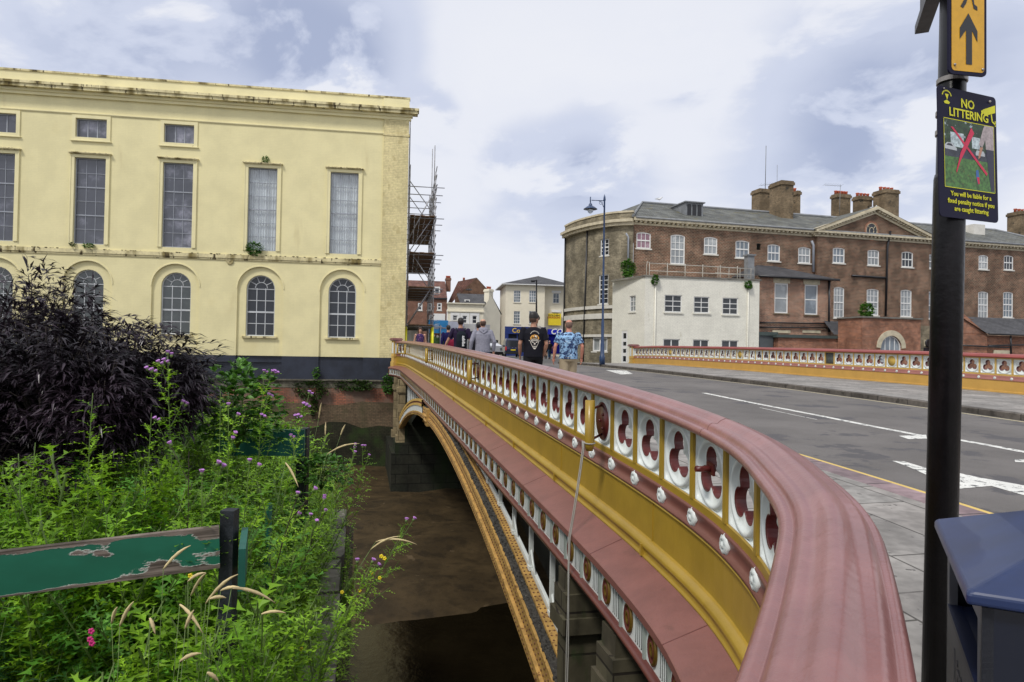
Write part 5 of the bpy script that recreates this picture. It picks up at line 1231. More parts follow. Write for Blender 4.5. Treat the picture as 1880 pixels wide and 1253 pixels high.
for q in ww:
    w_ = window(wh, WF, q, 1, 2, (W_WHITE, G_DARK, STW), d=-.06, fw=.07, bar=.06, sill=.08)
    mb = MB(); mb.box((q[0]-.3, 0, q[2]-.1), (q[0], .07, q[3]+.35), fr=WF); mb.box((q[1], 0, q[2]-.1), (q[1]+.3, .07, q[3]+.35), fr=WF); mb.box((q[0], 0, q[3]), (q[1], .07, q[3]+.35), fr=WF); mb.build('surround', W_WHITE, w_)
mb = MB(); tilebox(mb, WF, -.1, wu1+.1, [(-.1, .25, wz, wz+.12), (-.1, .15, wz-1.0, wz-.85)]); mb.build('cornice', PLB, wh)
wr_ = WF.uz(*c3(700, 267), -3.6)[1]; wa, wb_ = WF.uz(*c3(618, 268), -3.6)[0], WF.uz(*c3(868, 265), -3.6)[0]
mb = MB(); mb.face([WF(1.6, -.4, wz+.1), WF(wu1+.3, -.4, wz+.1), WF(wb_, -3.6, wr_), WF(wa, -3.6, wr_)], 0); ge2 = WG(gL, -.1, ge)
mb.face([WG(gz[0], 0, gz[1]+.05), WG(gL+.3, 0, ge-.1), WG(gL+.3, -5, ge), WG(gz[0]+3.2, -6, gz[1]+.2)], 0); rfm = mb.build('roof', SLD, wh)
q = boxof(c3, 685, 728, 315, 350, WF, -1.0); mb = MB(); mb.box((q[0], -2.2, q[2]), (q[1], -1, q[3]), fr=WF); dm = mb.build('dormer', W_WHITE, rfm); mb = MB(); mb.box((q[0]+.12, -1.01, q[2]+.08), (q[1]-.12, -.97, q[3]-.1), fr=WF); mb.build('pane', G_DARK, dm)
chimney(wh, WG, c3, 876, 930, 228, 290, .05, .9, 3, PLB)
CF_ = frame(atY(*c3(1017, 600), 98), (.99, .12), (.12, -.99))
ch = thing('corner_shop', 'three storey cream building with hipped slate roof above blue shopfronts', 'building', CF_(5, -4, -.8))
cu1 = CF_.uz(*c3(1342, 400))[0]; cz = CF_.uz(*c3(1180, 190))[1]; cu2 = CF_.uz(*c3(1500, 400), -1.2)[0]
cwn = [boxof(c3, 1088, 1145, 240, 338, CF_), boxof(c3, 1215, 1272, 240, 338, CF_), boxof(c3, 1088, 1141, 410, 515, CF_), boxof(c3, 1213, 1268, 410, 515, CF_)]
cwn2 = [boxof(c3, 1410, 1464, 262, 346, CF_, -1.2), boxof(c3, 1408, 1462, 420, 520, CF_, -1.2)]
mb = MB(); facade(mb, CF_, 0, cu1, -1, cz, [(*q, 0) for q in cwn], 0, .12, 0); facade(mb, CF_, cu1, cu2+1, -1, cz, [(*q, 0) for q in cwn2], 0, .12, 0, d=-1.2); mb.face([CF_(cu1, 0, -1), CF_(cu1, -1.2, -1), CF_(cu1, -1.2, cz), CF_(cu1, 0, cz)], 0); mb.face([CF_(0, 0, -1), CF_(0, -8, -1), CF_(0, -8, cz), CF_(0, 0, cz)], 0); mb.build('wall', PLC, ch)
for q in cwn: window(ch, CF_, q, 3, 4, (W_WHITE, G_BLUE, PLC), d=-.08, fw=.07, bar=.05, sill=.1)
F2 = frame(CF_(0, -1.2, 0), (.99, .12), (.12, -.99))
for q in cwn2:
    w_ = window(ch, F2, q, 2, 2, (W_WHITE, G_BLUE, PLC), d=-.08, fw=.09, bar=.05, sill=.1); mb = MB(); mb.box((q[0]-.2, 0, q[3]), (q[1]+.2, .15, q[3]+.35), fr=F2); mb.build('lintel', W_WHITE, w_)
pkz = CF_.uz(*c3(1290, 122), -4.5); mb = MB(); A_, B_, C_, D_ = CF_(-.6, .6, cz), CF_(cu2+1.4, .4, cz), CF_(cu2+1.4, -10, cz), CF_(-.6, -10, cz); pk2 = CF_(pkz[0], -4.5, pkz[1])
for a, b in ((A_, B_), (B_, C_), (C_, D_), (D_, A_)): mb.face([a, b, pk2], 0)
mb.build('roof', SLD, ch); mb = MB(); mb.box((-.6, -10, cz-.12), (cu2+1.4, .6, cz-.01), fr=CF_); mb.build('eaves', W_WHITE, ch)
BLUE = mat('royal_blue_shopfront', (.012, .03, .16), rough=.4, var=.15); SIGNB = mat('bright_blue_sign', (.005, .012, .42), rough=.4, var=.05); SIGNY = mat('yellow_sign', (.72, .55, .02), rough=.5, var=.05)
def text(parent, body, size, fr, u, d, z, m, name='lettering', align='CENTER', bold=0, ext=.01, sx=1., rot=None, shear=0):
    cu = bpy.data.curves.new(name, 'FONT'); cu.body = body; cu.size = size; cu.align_x = align; cu.align_y = 'CENTER'; cu.extrude = ext; cu.offset = bold; cu.shear = shear; cu.space_line = .85; cu.resolution_u = 2
    o = bpy.data.objects.new(name, cu); COL.objects.link(o)
    bpy.context.view_layer.update(); dg = bpy.context.evaluated_depsgraph_get(); me = bpy.data.meshes.new_from_object(o.evaluated_get(dg)); bpy.data.objects.remove(o)
    ca, sa = math.cos(rot or 0), math.sin(rot or 0); base = wloc(parent)
    for v in me.vertices:
        x, y, w = v.co.x*sx, v.co.y, v.co.z; x, y = x*ca-y*sa, x*sa+y*ca; v.co = fr(u+x, d+w, z+y)-base
    me.materials.clear(); me.materials.append(m); o = bpy.data.objects.new(name, me); COL.objects.link(o); o.parent = parent; return o
q = boxof(c3, 1015, 1350, 540, 600, CF_); mb = MB(); mb.box((q[0], 0, q[2]), (q[1], .35, q[3]), fr=CF_); mb.box((q[0], 0, -.8), (q[0]+.5, .3, q[2]), fr=CF_); mb.box((q[0]+.5, 0, -.8), (q[1], .15, -.2), fr=CF_)
for k in range(4): u = q[0]+.5+(q[1]-q[0]-.5)*(k+1)/4; mb.box((u-.12, 0, -.2), (u, .2, q[2]), fr=CF_)
sf = mb.build('shopfront', BLUE, ch); mb = MB(); mb.box((q[0]+.5, 0, -.2), (q[1], .05, q[2]), fr=CF_); mb.build('shop_window', G_DARK, sf)
GOLDL = mat('gold_lettering', (.62, .42, .08), rough=.4, var=.05); tq = CF_.uz(*c3(1133, 572)); text(sf, 'Coffee', .95, CF_, tq[0]+.2, .37, tq[1], GOLDL, bold=.02)
s2 = boxof(c3, 1365, 1500, 560, 603, F2); mb = MB(); mb.box((s2[0], 0, s2[2]), (s2[1]+.6, .3, s2[3]), fr=F2); so_ = mb.build('shop_sign', SIGNB, ch)
tq = F2.uz(*c3(1393, 579)); text(so_, 'CORAL', 1.15, F2, tq[0]-.1, .31, tq[1], W_WHITE, align='LEFT', bold=.03, shear=.25)
s3 = boxof(c3, 1372, 1500, 603, 760, F2); mb = MB(); mb.box((s3[0], 0, s3[2]), (s3[1]+.6, .1, s3[3]), fr=F2); mb.build('shop_door', mat('deep_blue_shop_window', (.004, .006, .13), rough=.15), ch)
s4 = boxof(c3, 1372, 1478, 430, 527, F2, .4); ys = thing('wall_sign', 'yellow signboard with dark lettering on the corner shop wall', 'sign', F2((s4[0]+s4[1])/2, .4, s4[2])); mb = MB(); mb.box((s4[0], .3, s4[2]), (s4[1], .42, s4[3]), fr=F2); mb.build('board', SIGNY, ys)
DK = mat('dark_lettering', (.10, .05, .01), rough=.6); um_ = (s4[0]+s4[1])/2-.15; hh_ = s4[3]-s4[2]
text(ys, 'GOLDEN', hh_*.2, F2, um_, .43, s4[3]-hh_*.17, DK, sx=1.25, bold=.01); text(ys, 'DRAGON', hh_*.2, F2, um_, .43, s4[3]-hh_*.35, mat('red_lettering', (.35, .05, .01)), sx=1.25, bold=.01)
# ================================================================== PLANTS
def leafmat(name, col, col2, sc_=6, rough=.42, trans=.25, third=None):
    m = bpy.data.materials.new(name); m.use_nodes = True; t = m.node_tree; b = t.nodes['Principled BSDF']; o = t.nodes['Material Output']
    g = N(t, 'ShaderNodeNewGeometry'); n = N(t, 'ShaderNodeTexNoise'); n.inputs['Scale'].default_value = sc_; n.inputs['Detail'].default_value = 3; t.links.new(g.outputs['Position'], n.inputs[0])
    st = [(.3, col), (.68, col2)]
    if third: st.append((.82, third))
    r = ramp(t, n.outputs[0], st)
    # each leaf a little lighter or darker
    hs = N(t, 'ShaderNodeHueSaturation'); mr = N(t, 'ShaderNodeMapRange'); t.links.new(g.outputs['Random Per Island'], mr.inputs[0]); mr.inputs[3].default_value = .6; mr.inputs[4].default_value = 1.45; t.links.new(mr.outputs[0], hs.inputs['Value'])
    t.links.new(r, hs.inputs['Color']); c = hs.outputs[0]
    t.links.new(c, b.inputs['Base Color']); b.inputs['Roughness'].default_value = rough; b.inputs['Specular IOR Level'].default_value = .35
    tr = N(t, 'ShaderNodeBsdfTranslucent'); t.links.new(c, tr.inputs[0]); x = N(t, 'ShaderNodeMixShader'); x.inputs[0].default_value = trans
    t.links.new(b.outputs[0], x.inputs[1]); t.links.new(tr.outputs[0], x.inputs[2]); t.links.new(x.outputs[0], o.inputs[0]); return m
L_THI = leafmat('thistle_leaf', (.12, .27, .014), (.30, .52, .03), 2.0, third=(.45, .62, .06), trans=.42)
L_THI2 = leafmat('deep_thistle_leaf', (.06, .19, .022), (.15, .36, .04), 2.8, trans=.35)
L_ELD = leafmat('dark_elder_leaf', (.009, .007, .010), (.036, .024, .034), 1.6, rough=.30, trans=.08, third=(.085, .075, .11))  # third tone paints pale bluish highlights into the leaf colour
L_BRA = leafmat('bramble_leaf', (.045, .14, .018), (.10, .23, .03), 4)
L_IVY = leafmat('ivy_leaf', (.022, .06, .010), (.06, .11, .016), 5, third=(.11, .12, .03))
L_GRS = leafmat('grass_blade', (.11, .26, .02), (.27, .46, .04), 3, third=(.50, .50, .12), trans=.42)
L_WIL = leafmat('dark_willowherb_leaf', (.012, .045, .010), (.04, .12, .022), 4)
STEMG = mat('green_stem', (.11, .17, .04), rough=.6, var=.3, vs=4); STEMB = mat('purplish_stem', (.06, .045, .03), rough=.6, var=.3); STRAW = mat('straw', (.52, .42, .22), rough=.8, var=.25, vs=12)
PURP = mat('thistle_purple', (.42, .18, .50), rough=.7, var=.3, vs=40); TWIG = mat('dark_twig', (.035, .026, .022), rough=.85, var=.3)
YELF = mat('yellow_petal', (.75, .60, .02), rough=.6); MAGF = mat('magenta_petal', (.55, .02, .18), rough=.6)
class LF_:
    """raw leaf collector"""
    def __init__(s): s.v = []; s.f = []; s.m = []
    def tri(s, a, b, c, m=0): n = len(s.v); s.v += [a, b, c]; s.f.append((n, n+1, n+2)); s.m.append(m)
    def poly(s, pts, faces, m=0):
        n = len(s.v); s.v += [tuple(p) for p in pts]
        for f in faces: s.f.append(tuple(n+i for i in f)); s.m.append(m)
    def lance(s, p, d, nrm, L, W, m=0, droop=.25):
        """narrow leaf, folded on its midrib"""
        d = d.normalized(); side = d.cross(nrm)
        if side.length < 1e-4: side = d.orthogonal()
        side.normalize(); up = side.cross(d)
        a = p+d*L*.45-up*L*droop*.2; e = p+d*L*.95-up*L*droop
        s.poly([p, a+side*W+up*W*.3, a, a-side*W+up*W*.3, e], [(0, 2, 1), (0, 3, 2), (2, 4, 1), (2, 3, 4)], m)
    def spiny(s, p, d, nrm, L, W, m=0, lobes=5, droop=.3, rnd=random):
        d = d.normalized(); side = d.cross(nrm)
        if side.length < 1e-4: side = d.orthogonal()
        side.normalize(); up = side.cross(d)
        mid = []; 
        for i in range(lobes+2):
            t = i/(lobes+1); mid.append(p+d*L*t+up*L*(.25*t-droop*t*t*1.3))
        pts = list(mid); faces = []
        for sg in (1, -1):
            base = len(pts)
            for i in range(lobes+1):
                t = (i+.5)/(lobes+1); w = W*(math.sin(math.pi*(t*.85+.12)))*rnd.uniform(.8, 1.2); lift = (.35 if i % 2 else -.15)*w
                pts.append(mid[i]*.45+mid[i+1]*.55+side*sg*w*.26+up*lift*.2)
                pts.append(mid[i+1]+d*L*.02+side*sg*w+up*lift)
            for i in range(lobes+1):
                a, b = base+2*i, base+2*i+1
                faces.append((i, i+1, b, a) if sg < 0 else (i, a, b, i+1))
        s.poly(pts, faces, m)
    def round(s, p, d, nrm, L, W, m=0):
        d = d.normalized(); side = d.cross(nrm)
        if side.length < 1e-4: side = d.orthogonal()
        side.normalize(); up = side.cross(d)
        pts = [p, p+d*L*.25+side*W*.8+up*W*.2, p+d*L*.65+side*W*.75+up*W*.15, p+d*L-up*L*.15, p+d*L*.65-side*W*.75+up*W*.15, p+d*L*.25-side*W*.8+up*W*.2, p+d*L*.5]
        s.poly(pts, [(0, 6, 1), (1, 6, 2), (2, 6, 3), (3, 6, 4), (4, 6, 5), (5, 6, 0)], m)
    def stem(s, pts, r0, r1, m=1, seg=4):
        n = len(pts); base = len(s.v); ref = Vector((.3, .8, .1))
        for i, p in enumerate(pts):
            d = (pts[min(i+1, n-1)]-pts[max(0, i-1)]).normalized(); a = d.cross(ref).normalized(); b = d.cross(a); r = r0+(r1-r0)*i/(n-1)
            for k in range(seg): an = 2*math.pi*k/seg; s.v.append(tuple(p+a*(math.cos(an)*r)+b*(math.sin(an)*r)))
        for i in range(n-1):
            for k in range(seg): q = (k+1) % seg; s.f.append((base+i*seg+k, base+i*seg+q, base+(i+1)*seg+q, base+(i+1)*seg+k)); s.m.append(m)
    def add(s, o, M):
        n = len(s.v); s.v += [tuple(M @ Vector(p)) for p in o.v]; s.f += [tuple(n+i for i in f) for f in o.f]; s.m += o.m
    def build(s, name, mats, parent=None, base=None, smooth=False):
        me = bpy.data.meshes.new(name); b = Vector(base) if base is not None else (wloc(parent) if parent is not None else Vector((0, 0, 0)))
        me.from_pydata([(x-b.x, y-b.y, z-b.z) for x, y, z in (tuple(p) for p in s.v)], [], s.f)
        for q in mats: me.materials.append(q)
        me.polygons.foreach_set('material_index', s.m); me.update(); o = bpy.data.objects.new(name, me); COL.objects.link(o)
        if parent is not None: o.parent = parent
        else: o.location = b
        return o
def rv(rnd, z=0.): a = rnd.uniform(0, 2*math.pi); return Vector((math.cos(a), math.sin(a), z))
def thistle(seed, H=1.2, heads=True, lean=.1, fs=1.):
    """returns leaves+stem collector and head positions"""
    rnd = random.Random(seed); L = LF_(); hp = []
    ld = rv(rnd)*lean; pts = [Vector((ld.x*t*t*H+.02*math.sin(t*5+seed), ld.y*t*t*H+.02*math.cos(t*4+seed), H*t)) for t in [i/7 for i in range(8)]]
    L.stem(pts, .006, .003)
    def at(t): i = min(6, int(t*7)); return pts[i].lerp(pts[i+1], t*7-i)
    n = int(H*40); a = rnd.uniform(0, 6)
    for i in range(n):
        t = .04+.93*i/n; a += 2.4+rnd.uniform(-.3, .3); d = Vector((math.cos(a), math.sin(a), rnd.uniform(.15, .8)))
        Ln = (.215-.13*t)*rnd.uniform(.8, 1.25)*fs; L.spiny(at(t), d, Vector((0, 0, 1)), Ln, Ln*.20, 0, 6 if t < .6 else 5, rnd.uniform(.1, .6), rnd)
    nb = 6 if heads else 4
    for i in range(nb):
        t = rnd.uniform(.45, .95) if not heads else .62+.36*i/nb; a = rnd.uniform(0, 6.28); p0 = at(t); d = Vector((math.cos(a)*.55, math.sin(a)*.55, 1)).normalized(); bl = rnd.uniform(.10, .26)*(1.25-t*.5)
        q = [p0+d*bl*k/3+Vector((0, 0, .03*(k/3)**2)) for k in range(4)]; L.stem(q, .003, .002)
        for k in range(6):
            aa = rnd.uniform(0, 6.28); L.spiny(q[0].lerp(q[3], .15+.14*k), Vector((math.cos(aa), math.sin(aa), .5)), Vector((0, 0, 1)), .085*fs, .022*fs, 0, 3, .3, rnd)
        hp.append((q[3], d))
        if rnd.random() < .6: e = q[3]+Vector((rnd.uniform(-.03, .03), rnd.uniform(-.03, .03), rnd.uniform(-.01, .03))); hp.append((e, d)); L.stem([q[2], e], .002, .0015)
    hp.append((pts[-1], Vector((0, 0, 1)))); return L, hp
def add_head(mb, p, d, s=1.):
    d = d.normalized(); a = d.orthogonal().normalized(); b = d.cross(a); M = Matrix((a, b, d)).transposed()
    mb.lathe([(.003, -.004), (.009, .003), (.010, .010), (.007, .017)], 7, 0, o=p, M=M*s if False else M)
    rows = []
    for r, z, tw in ((.0065, .014, 0), (.0115, .022, .2), (.013, .027, .3), (.009, .030, .3), (.001, .026, 0)): rows.append([p+M @ Vector((r*(1+.15*(k % 2))*math.cos(k*.7+tw), r*(1+.15*(k % 2))*math.sin(k*.7+tw), z)) for k in range(9)])
    mb.grid(rows, 1, False, closeu=True)
PROT = [thistle(s, H, h, l, f) for s, H, h, l, f in ((1, 1.15, False, .15, 1.1), (2, .9, False, .25, 1.), (3, 1.3, False, .1, 1.), (4, .7, False, .3, 1.15), (5, 1.0, False, .2, .9))]

def bankz2(c, s):
    d = max(0, -c-.62)
    z = -2.66+min(1.45, d*.62)+.10*mnoise.noise(Vector((c*.8, s*.8, 0)))
    return z
o_ = [o for o in bpy.data.objects if o.name == 'river_bank'][0]
for v in o_.data.vertices:
    p = o_.location+v.co; c, s = toCS(p); v.co.z = bankz2(c, s)-o_.location.z
# -- individual flowering thistles, each where its heads show
FL_ = [  # (px, py of top, distance, label)
 (330, 632, 4.3, 'tallest purple thistle, rising in front of the dark elder shrub and cream wall'),
 (483, 668, 5.2, 'thistle with pale purple heads standing above the bramble leaves'),
 (556, 705, 5.0, 'thistle with a cluster of lilac heads before the red river wall'),
 (425, 728, 4.2, 'thistle with purple heads just left of the bramble'),
 (334, 808, 3.6, 'thin thistle with one small purple head in front of the dark shrub'),
 (360, 850, 3.3, 'thistle with two purple heads low in front of the dark shrub'),
 (457, 830, 3.8, 'thistle with dull purple head beside the far green fence board'),
 (543, 893, 3.9, 'thistle with dark purple heads in the middle of the weeds'),
 (607, 932, 4.6, 'thistle with dark stem and bright purple heads left of the quay coping'),
 (562, 938, 4.3, 'short thistle with a single purple bud among bright grass'),
 (652, 822, 5.4, 'slender thistle overhanging the mud with lilac heads'),
 (688, 832, 6.2, 'slim grey green thistle at the far tip of the weeds'),
 (764, 940, 4.6, 'thistle leaning out far over the river mud'),
 (704, 1027, 3.9, 'thistle with purple and yellow flowers hanging over the quay edge'),
 (180, 705, 4.0, 'pale green thistle without flowers in front of the elder shrub'),
 (60, 800, 3.7, 'flowerless thistle near the left edge below the elder shrub'),
 (258, 742, 4.1, 'flowerless thistle halfway between the pale one and the tallest purple one'),
 (392, 700, 4.7, 'flowerless green thistle touching the left side of the bramble bush'),
]
for k, (px, py, Y, lab) in enumerate(FL_):
    top_ = atY(px, py, Y); c, s = toCS(top_); cb = min(c-.0, -.72) if k not in (12, 13, 10, 11) else -.58
    if k == 12: cb = -.62
    zb = bankz2(cb, s) if cb < -.62 else -2.66; bp = CS(cb, s, zb); H = (top_-bp).length*(.97)
    LL, hp = thistle(50+k, H, k < 14, .02, 1.0 if k not in (12, 10) else .8)
    # lean whole plant so its tip meets the observed tip
    d = (top_-bp).normalized(); Mx = Vector((0, 0, 1)).rotation_difference(d).to_matrix()
    th_ = thing('thistle', lab, 'thistle', bp); th_['group'] = 'thistles on the river bank'
    L2 = LF_(); L2.v = [tuple(bp+Mx @ Vector(p)) for p in LL.v]; L2.f = LL.f; L2.m = LL.m; L2.build('foliage', (L_THI, STEMG if k not in (8, 4, 7) else STEMB), th_)
    if k < 14:
        hp = sorted(hp, key=lambda q: -q[0].z)[:(7, 6, 6, 4, 1, 3, 2, 3, 4, 1, 3, 3, 2, 3, 0, 0, 0, 0)[k]]
        for (p, dd) in hp:
            for off in ((0, 0, 0), (.018, .01, -.012))[:2 if k < 3 else 1]:
                mb = MB(); add_head(mb, bp+Mx @ (p+Vector(off)), Mx @ dd); mb.build('flower_head', (STEMG, PURP), th_)
# -- weeds mass
rnd = random.Random(11); W1 = LF_(); W2 = LF_()
def put(W, proto, c, s, sc_, tilt=.25, z=None, rz=None):
    M = Matrix.Translation(CS(c, s, bankz2(c, s)-.05 if z is None else z)) @ Matrix.Rotation(rnd.uniform(0, 6.28) if rz is None else rz, 4, 'Z') @ Matrix.Rotation(rnd.uniform(-tilt, tilt), 4, 'X') @ Matrix.Rotation(rnd.uniform(-tilt, tilt), 4, 'Y') @ Matrix.Scale(sc_, 4); W.add(proto, M)
OUTL = [(-400, 870), (0, 862), (90, 840), (160, 838), (230, 785), (300, 745), (360, 712), (400, 690), (470, 685), (520, 692), (560, 718), (600, 765), (640, 815), (690, 900), (715, 1000), (745, 1100), (800, 1300)]
def pxof(p): return 940+F_PX*p.x/p.y
cnt = 0
while cnt < 860:
    s = rnd.uniform(1.7, 11.0); c = -.64-abs(rnd.gauss(0, 1.0))*(.30+s*.15)
    if c < -4.6: continue
    p = CS(c, s)
    if p.y < (3.35 if pxof(p) < 440 else 2.6) or p.y > 9 or (pxof(p) < 330 and p.y > 4.7): continue
    zg_ = bankz2(c, s); za_ = atY(pxof(p), lerp_tab(OUTL, pxof(p)), p.y).z; H = za_-zg_
    if p.y < 3.5 and pxof(p) < 430: H = min(H, atY(pxof(p), 1130, p.y).z-zg_)
    if H < .22: continue
    H = min(H, 1.45)*rnd.uniform(.62, 1.0); k_ = rnd.randrange(5)
    put(W1 if rnd.random() < (.68 if p.y > 3.3 else .3) else W2, PROT[k_][0], c, s, H/(1.15, .9, 1.3, .7, 1.0)[k_], .2); cnt += 1
cnt = 0
while cnt < 520:
    s = rnd.uniform(3.2, 10.2); c = rnd.uniform(-1.9, -.50); p = CS(c, s); zg_ = bankz2(min(c, -.63), s); H = atY(pxof(p), lerp_tab(OUTL, pxof(p))+rnd.uniform(0, 60), p.y).z-zg_
    if p.y < 3.4 and pxof(p) < 450: continue
    cnt += 1
    if H < .2: continue
    H = min(H, 1.3)*rnd.uniform(.45, 1.0); k_ = rnd.randrange(5); put(W1, PROT[k_][0], c, s, H/(1.15, .9, 1.3, .7, 1.0)[k_], .22, z=zg_-.03)
for k in range(22):      # a few in front of the post foot
    px_ = rnd.uniform(375, 500); Y_ = rnd.uniform(2.75, 3.2); p = atY(px_, 1200, Y_); c, s = toCS(p); zg_ = bankz2(min(c, -.63), s); k_ = rnd.randrange(5); put(W1, PROT[k_][0], c, s, (atY(px_, rnd.uniform(1120, 1190), Y_).z-zg_)/(1.15, .9, 1.3, .7, 1.0)[k_], .15, z=zg_-.03)
for k in range(70):   # plants hanging over the quay coping
    s = rnd.uniform(3.0, 11.0); put(W1, PROT[rnd.randrange(5)][0], -.60+rnd.uniform(-.1, .05), s, rnd.uniform(.25, .55), .5, z=-2.62)
for k in range(150):
    s = rnd.uniform(4.2, 11.3); p = CS(-.4, s); put(W1, PROT[rnd.randrange(5)][0], -.56+rnd.uniform(-.15, .12), s, rnd.uniform(.3, .72), .55, z=-2.62)
for k in range(34):
    s = rnd.uniform(3.0, 10.0); put(W1, PROT[rnd.randrange(5)][0], -.10, s, rnd.uniform(.25, .45), .6, z=-2.85)
w = W1.build('thistle_bed', (L_THI, STEMG), base=CS(-1.5, 5, -2.6)); w['kind'] = 'stuff'; w['label'] = 'dense bright green thistle foliage covering the river bank'
w = W2.build('thistle_bed', (L_THI2, STEMG), base=CS(-1.5, 5, -2.6)); w['kind'] = 'stuff'; w['label'] = 'deeper green weeds mixed into the thistle bed'
# -- dark willowherb leaves low in front, under the board
W = LF_()
for k in range(420):
    X = rnd.uniform(-2.7, -.75); Y = rnd.uniform(1.9, 3.35); c, s = toCS(Vector((X, Y, 0)))
    if c > -.66: continue
    zb = bankz2(c, s); H = rnd.uniform(.35, .8); b = Vector((X, Y, zb)); ln = rv(rnd)*.12
    pts = [b+Vector((ln.x*t*t, ln.y*t*t, H*t)) for t in (0, .33, .66, 1)]; W.stem(pts, .004, .002)
    for i in range(26):
        t = .1+.9*i/26; a = i*2.4; p = pts[0].lerp(pts[3], t); W.lance(p, Vector((math.cos(a), math.sin(a), .45)), Vector((0, 0, 1)), rnd.uniform(.06, .12), .009, 0, .5)
w = W.build('willowherb', (L_WIL, STEMG), base=Vector((-1.6, 2.6, -2))); w['kind'] = 'stuff'; w['label'] = 'dark narrow leaved weeds under the peeling green board'
# -- grass
W = LF_()
for k in range(8500):
    s = rnd.uniform(2.0, 10.8); c = -.62-abs(rnd.gauss(0, 1))*(.16+.10*s)
    if c < -4: continue
    b = CS(c, s, bankz2(c, s)); 
    if b.y < 1.9: continue
    H = min(rnd.uniform(.35, .95)*(1. if b.y > 3.6 else .72), max(.15, atY(pxof(b), lerp_tab(OUTL, pxof(b))+10, b.y).z-b.z)); ln = rv(rnd)*rnd.uniform(.05, .4); w_ = rnd.uniform(.0025, .005); a = ln.normalized(); sd_ = Vector((-a.y, a.x, 0))*w_
    q = [b+Vector((ln.x*t*t, ln.y*t*t, H*(t-.25*t*t*rnd.uniform(.2, 1.2)))) for t in (0, .35, .7, 1)]
    W.poly([q[0]-sd_, q[0]+sd_, q[1]+sd_, q[1]-sd_, q[2]+sd_*.7, q[2]-sd_*.7, q[3]], [(0, 1, 2, 3), (3, 2, 4, 5), (5, 4, 6)])
for k in range(500):   # pale grass along coping
    s = rnd.uniform(4, 11.2); b = CS(-.62+rnd.uniform(-.12, .04), s, -2.62); H = rnd.uniform(.2, .6); ln = rv(rnd)*rnd.uniform(.05, .3); a = ln.normalized(); sd_ = Vector((-a.y, a.x, 0))*.003
    q = [b+Vector((ln.x*t*t, ln.y*t*t, H*t)) for t in (0, .35, .7, 1)]; W.poly([q[0]-sd_, q[0]+sd_, q[1]+sd_, q[1]-sd_, q[2]+sd_*.7, q[2]-sd_*.7, q[3]], [(0, 1, 2, 3), (3, 2, 4, 5), (5, 4, 6)])
w = W.build('grass', (L_GRS,), base=CS(-1.5, 5, -2.6)); w['kind'] = 'stuff'; w['label'] = 'long green grass growing through the thistles'
# -- arching straw seed heads
mb = MB()
SH = [((330, 1110), (372, 1163), 2.6), ((378, 1108), (437, 1055), 2.7), ((405, 1085), (447, 1082), 2.75), ((425, 1080), (506, 1108), 2.7), ((480, 1128), (525, 1126), 2.9), ((345, 1068), (378, 1052), 2.8), ((340, 1155), (356, 1120), 2.5), ((350, 1095), (378, 1053), 2.9), ((385, 1100), (415, 1098), 2.6), ((275, 1135), (285, 1165), 2.5), ((220, 1150), (245, 1105), 2.5), ((205, 1145), (215, 1115), 2.6), ((600, 835), (660, 815), 5.0), ((524, 850), (548, 895), 4.0), ((690, 995), (765, 1000), 4.4), ((680, 1010), (735, 985), 4.3), ((585, 770), (590, 740), 6), ((597, 800), (598, 775), 6), ((625, 800), (634, 780), 6), ((300, 1045), (350, 1002), 2.8), ((330, 1215), (370, 1200), 2.3), ((380, 1235), (402, 1253), 2.3)]
for (a, b, Y) in SH:
    p0, p1 = atY(*a, Y), atY(*b, Y+rnd.uniform(-.05, .05)); mid = (p0+p1)/2+Vector((0, 0, (p1-p0).length*.18))
    pts = [p0.lerp(mid, t) .lerp(mid.lerp(p1, t), t) for t in [i/9 for i in range(10)]]
    mb.tube(pts, [.0015+.0050*math.sin(math.pi*min(1, .08+i/9.5))*(1+.25*(i % 2)) for i in range(10)], 5)
    c, s = toCS(p0); g = CS(min(c, -.66)+rnd.uniform(-.05, .05), s+rnd.uniform(-.15, .15), bankz2(min(c, -.66), s)); k1 = g.lerp(p0, .6)+Vector((0, 0, .08))
    mb.tube([g.lerp(k1, t).lerp(k1.lerp(p0, t), t) for t in (0, .25, .5, .75, 1)], .0014, 4, m=1)
o = mb.build('seeding_grass', (STRAW, STEMG)); o['kind'] = 'stuff'; o['label'] = 'straw coloured arching grass seed heads in front of the fence post'
# little yellow, white and magenta blossoms scattered
mb = MB()
for (px, py, Y, m) in ((700, 1022, 3.85, 0), (706, 1026, 3.85, 0), (660, 1085, 4, 0), (628, 1088, 4.1, 0), (553, 1193, 3.4, 0), (349, 1058, 3.1, 0), (682, 1052, 4, 0), (697, 1062, 4.1, 0), (167, 1160, 2.5, 1), (165, 1175, 2.5, 1), (168, 1182, 2.5, 1)):
    p = atY(px, py, Y)
    for k in range(5): a = 2*math.pi*k/5; mb.ball(p+Vector((.007*math.cos(a), .003, .007*math.sin(a))), .006, m, 5, 3)
o = mb.build('wild_flowers', (YELF, MAGF)); o['kind'] = 'stuff'; o['label'] = 'tiny yellow and magenta wild flowers among the weeds'
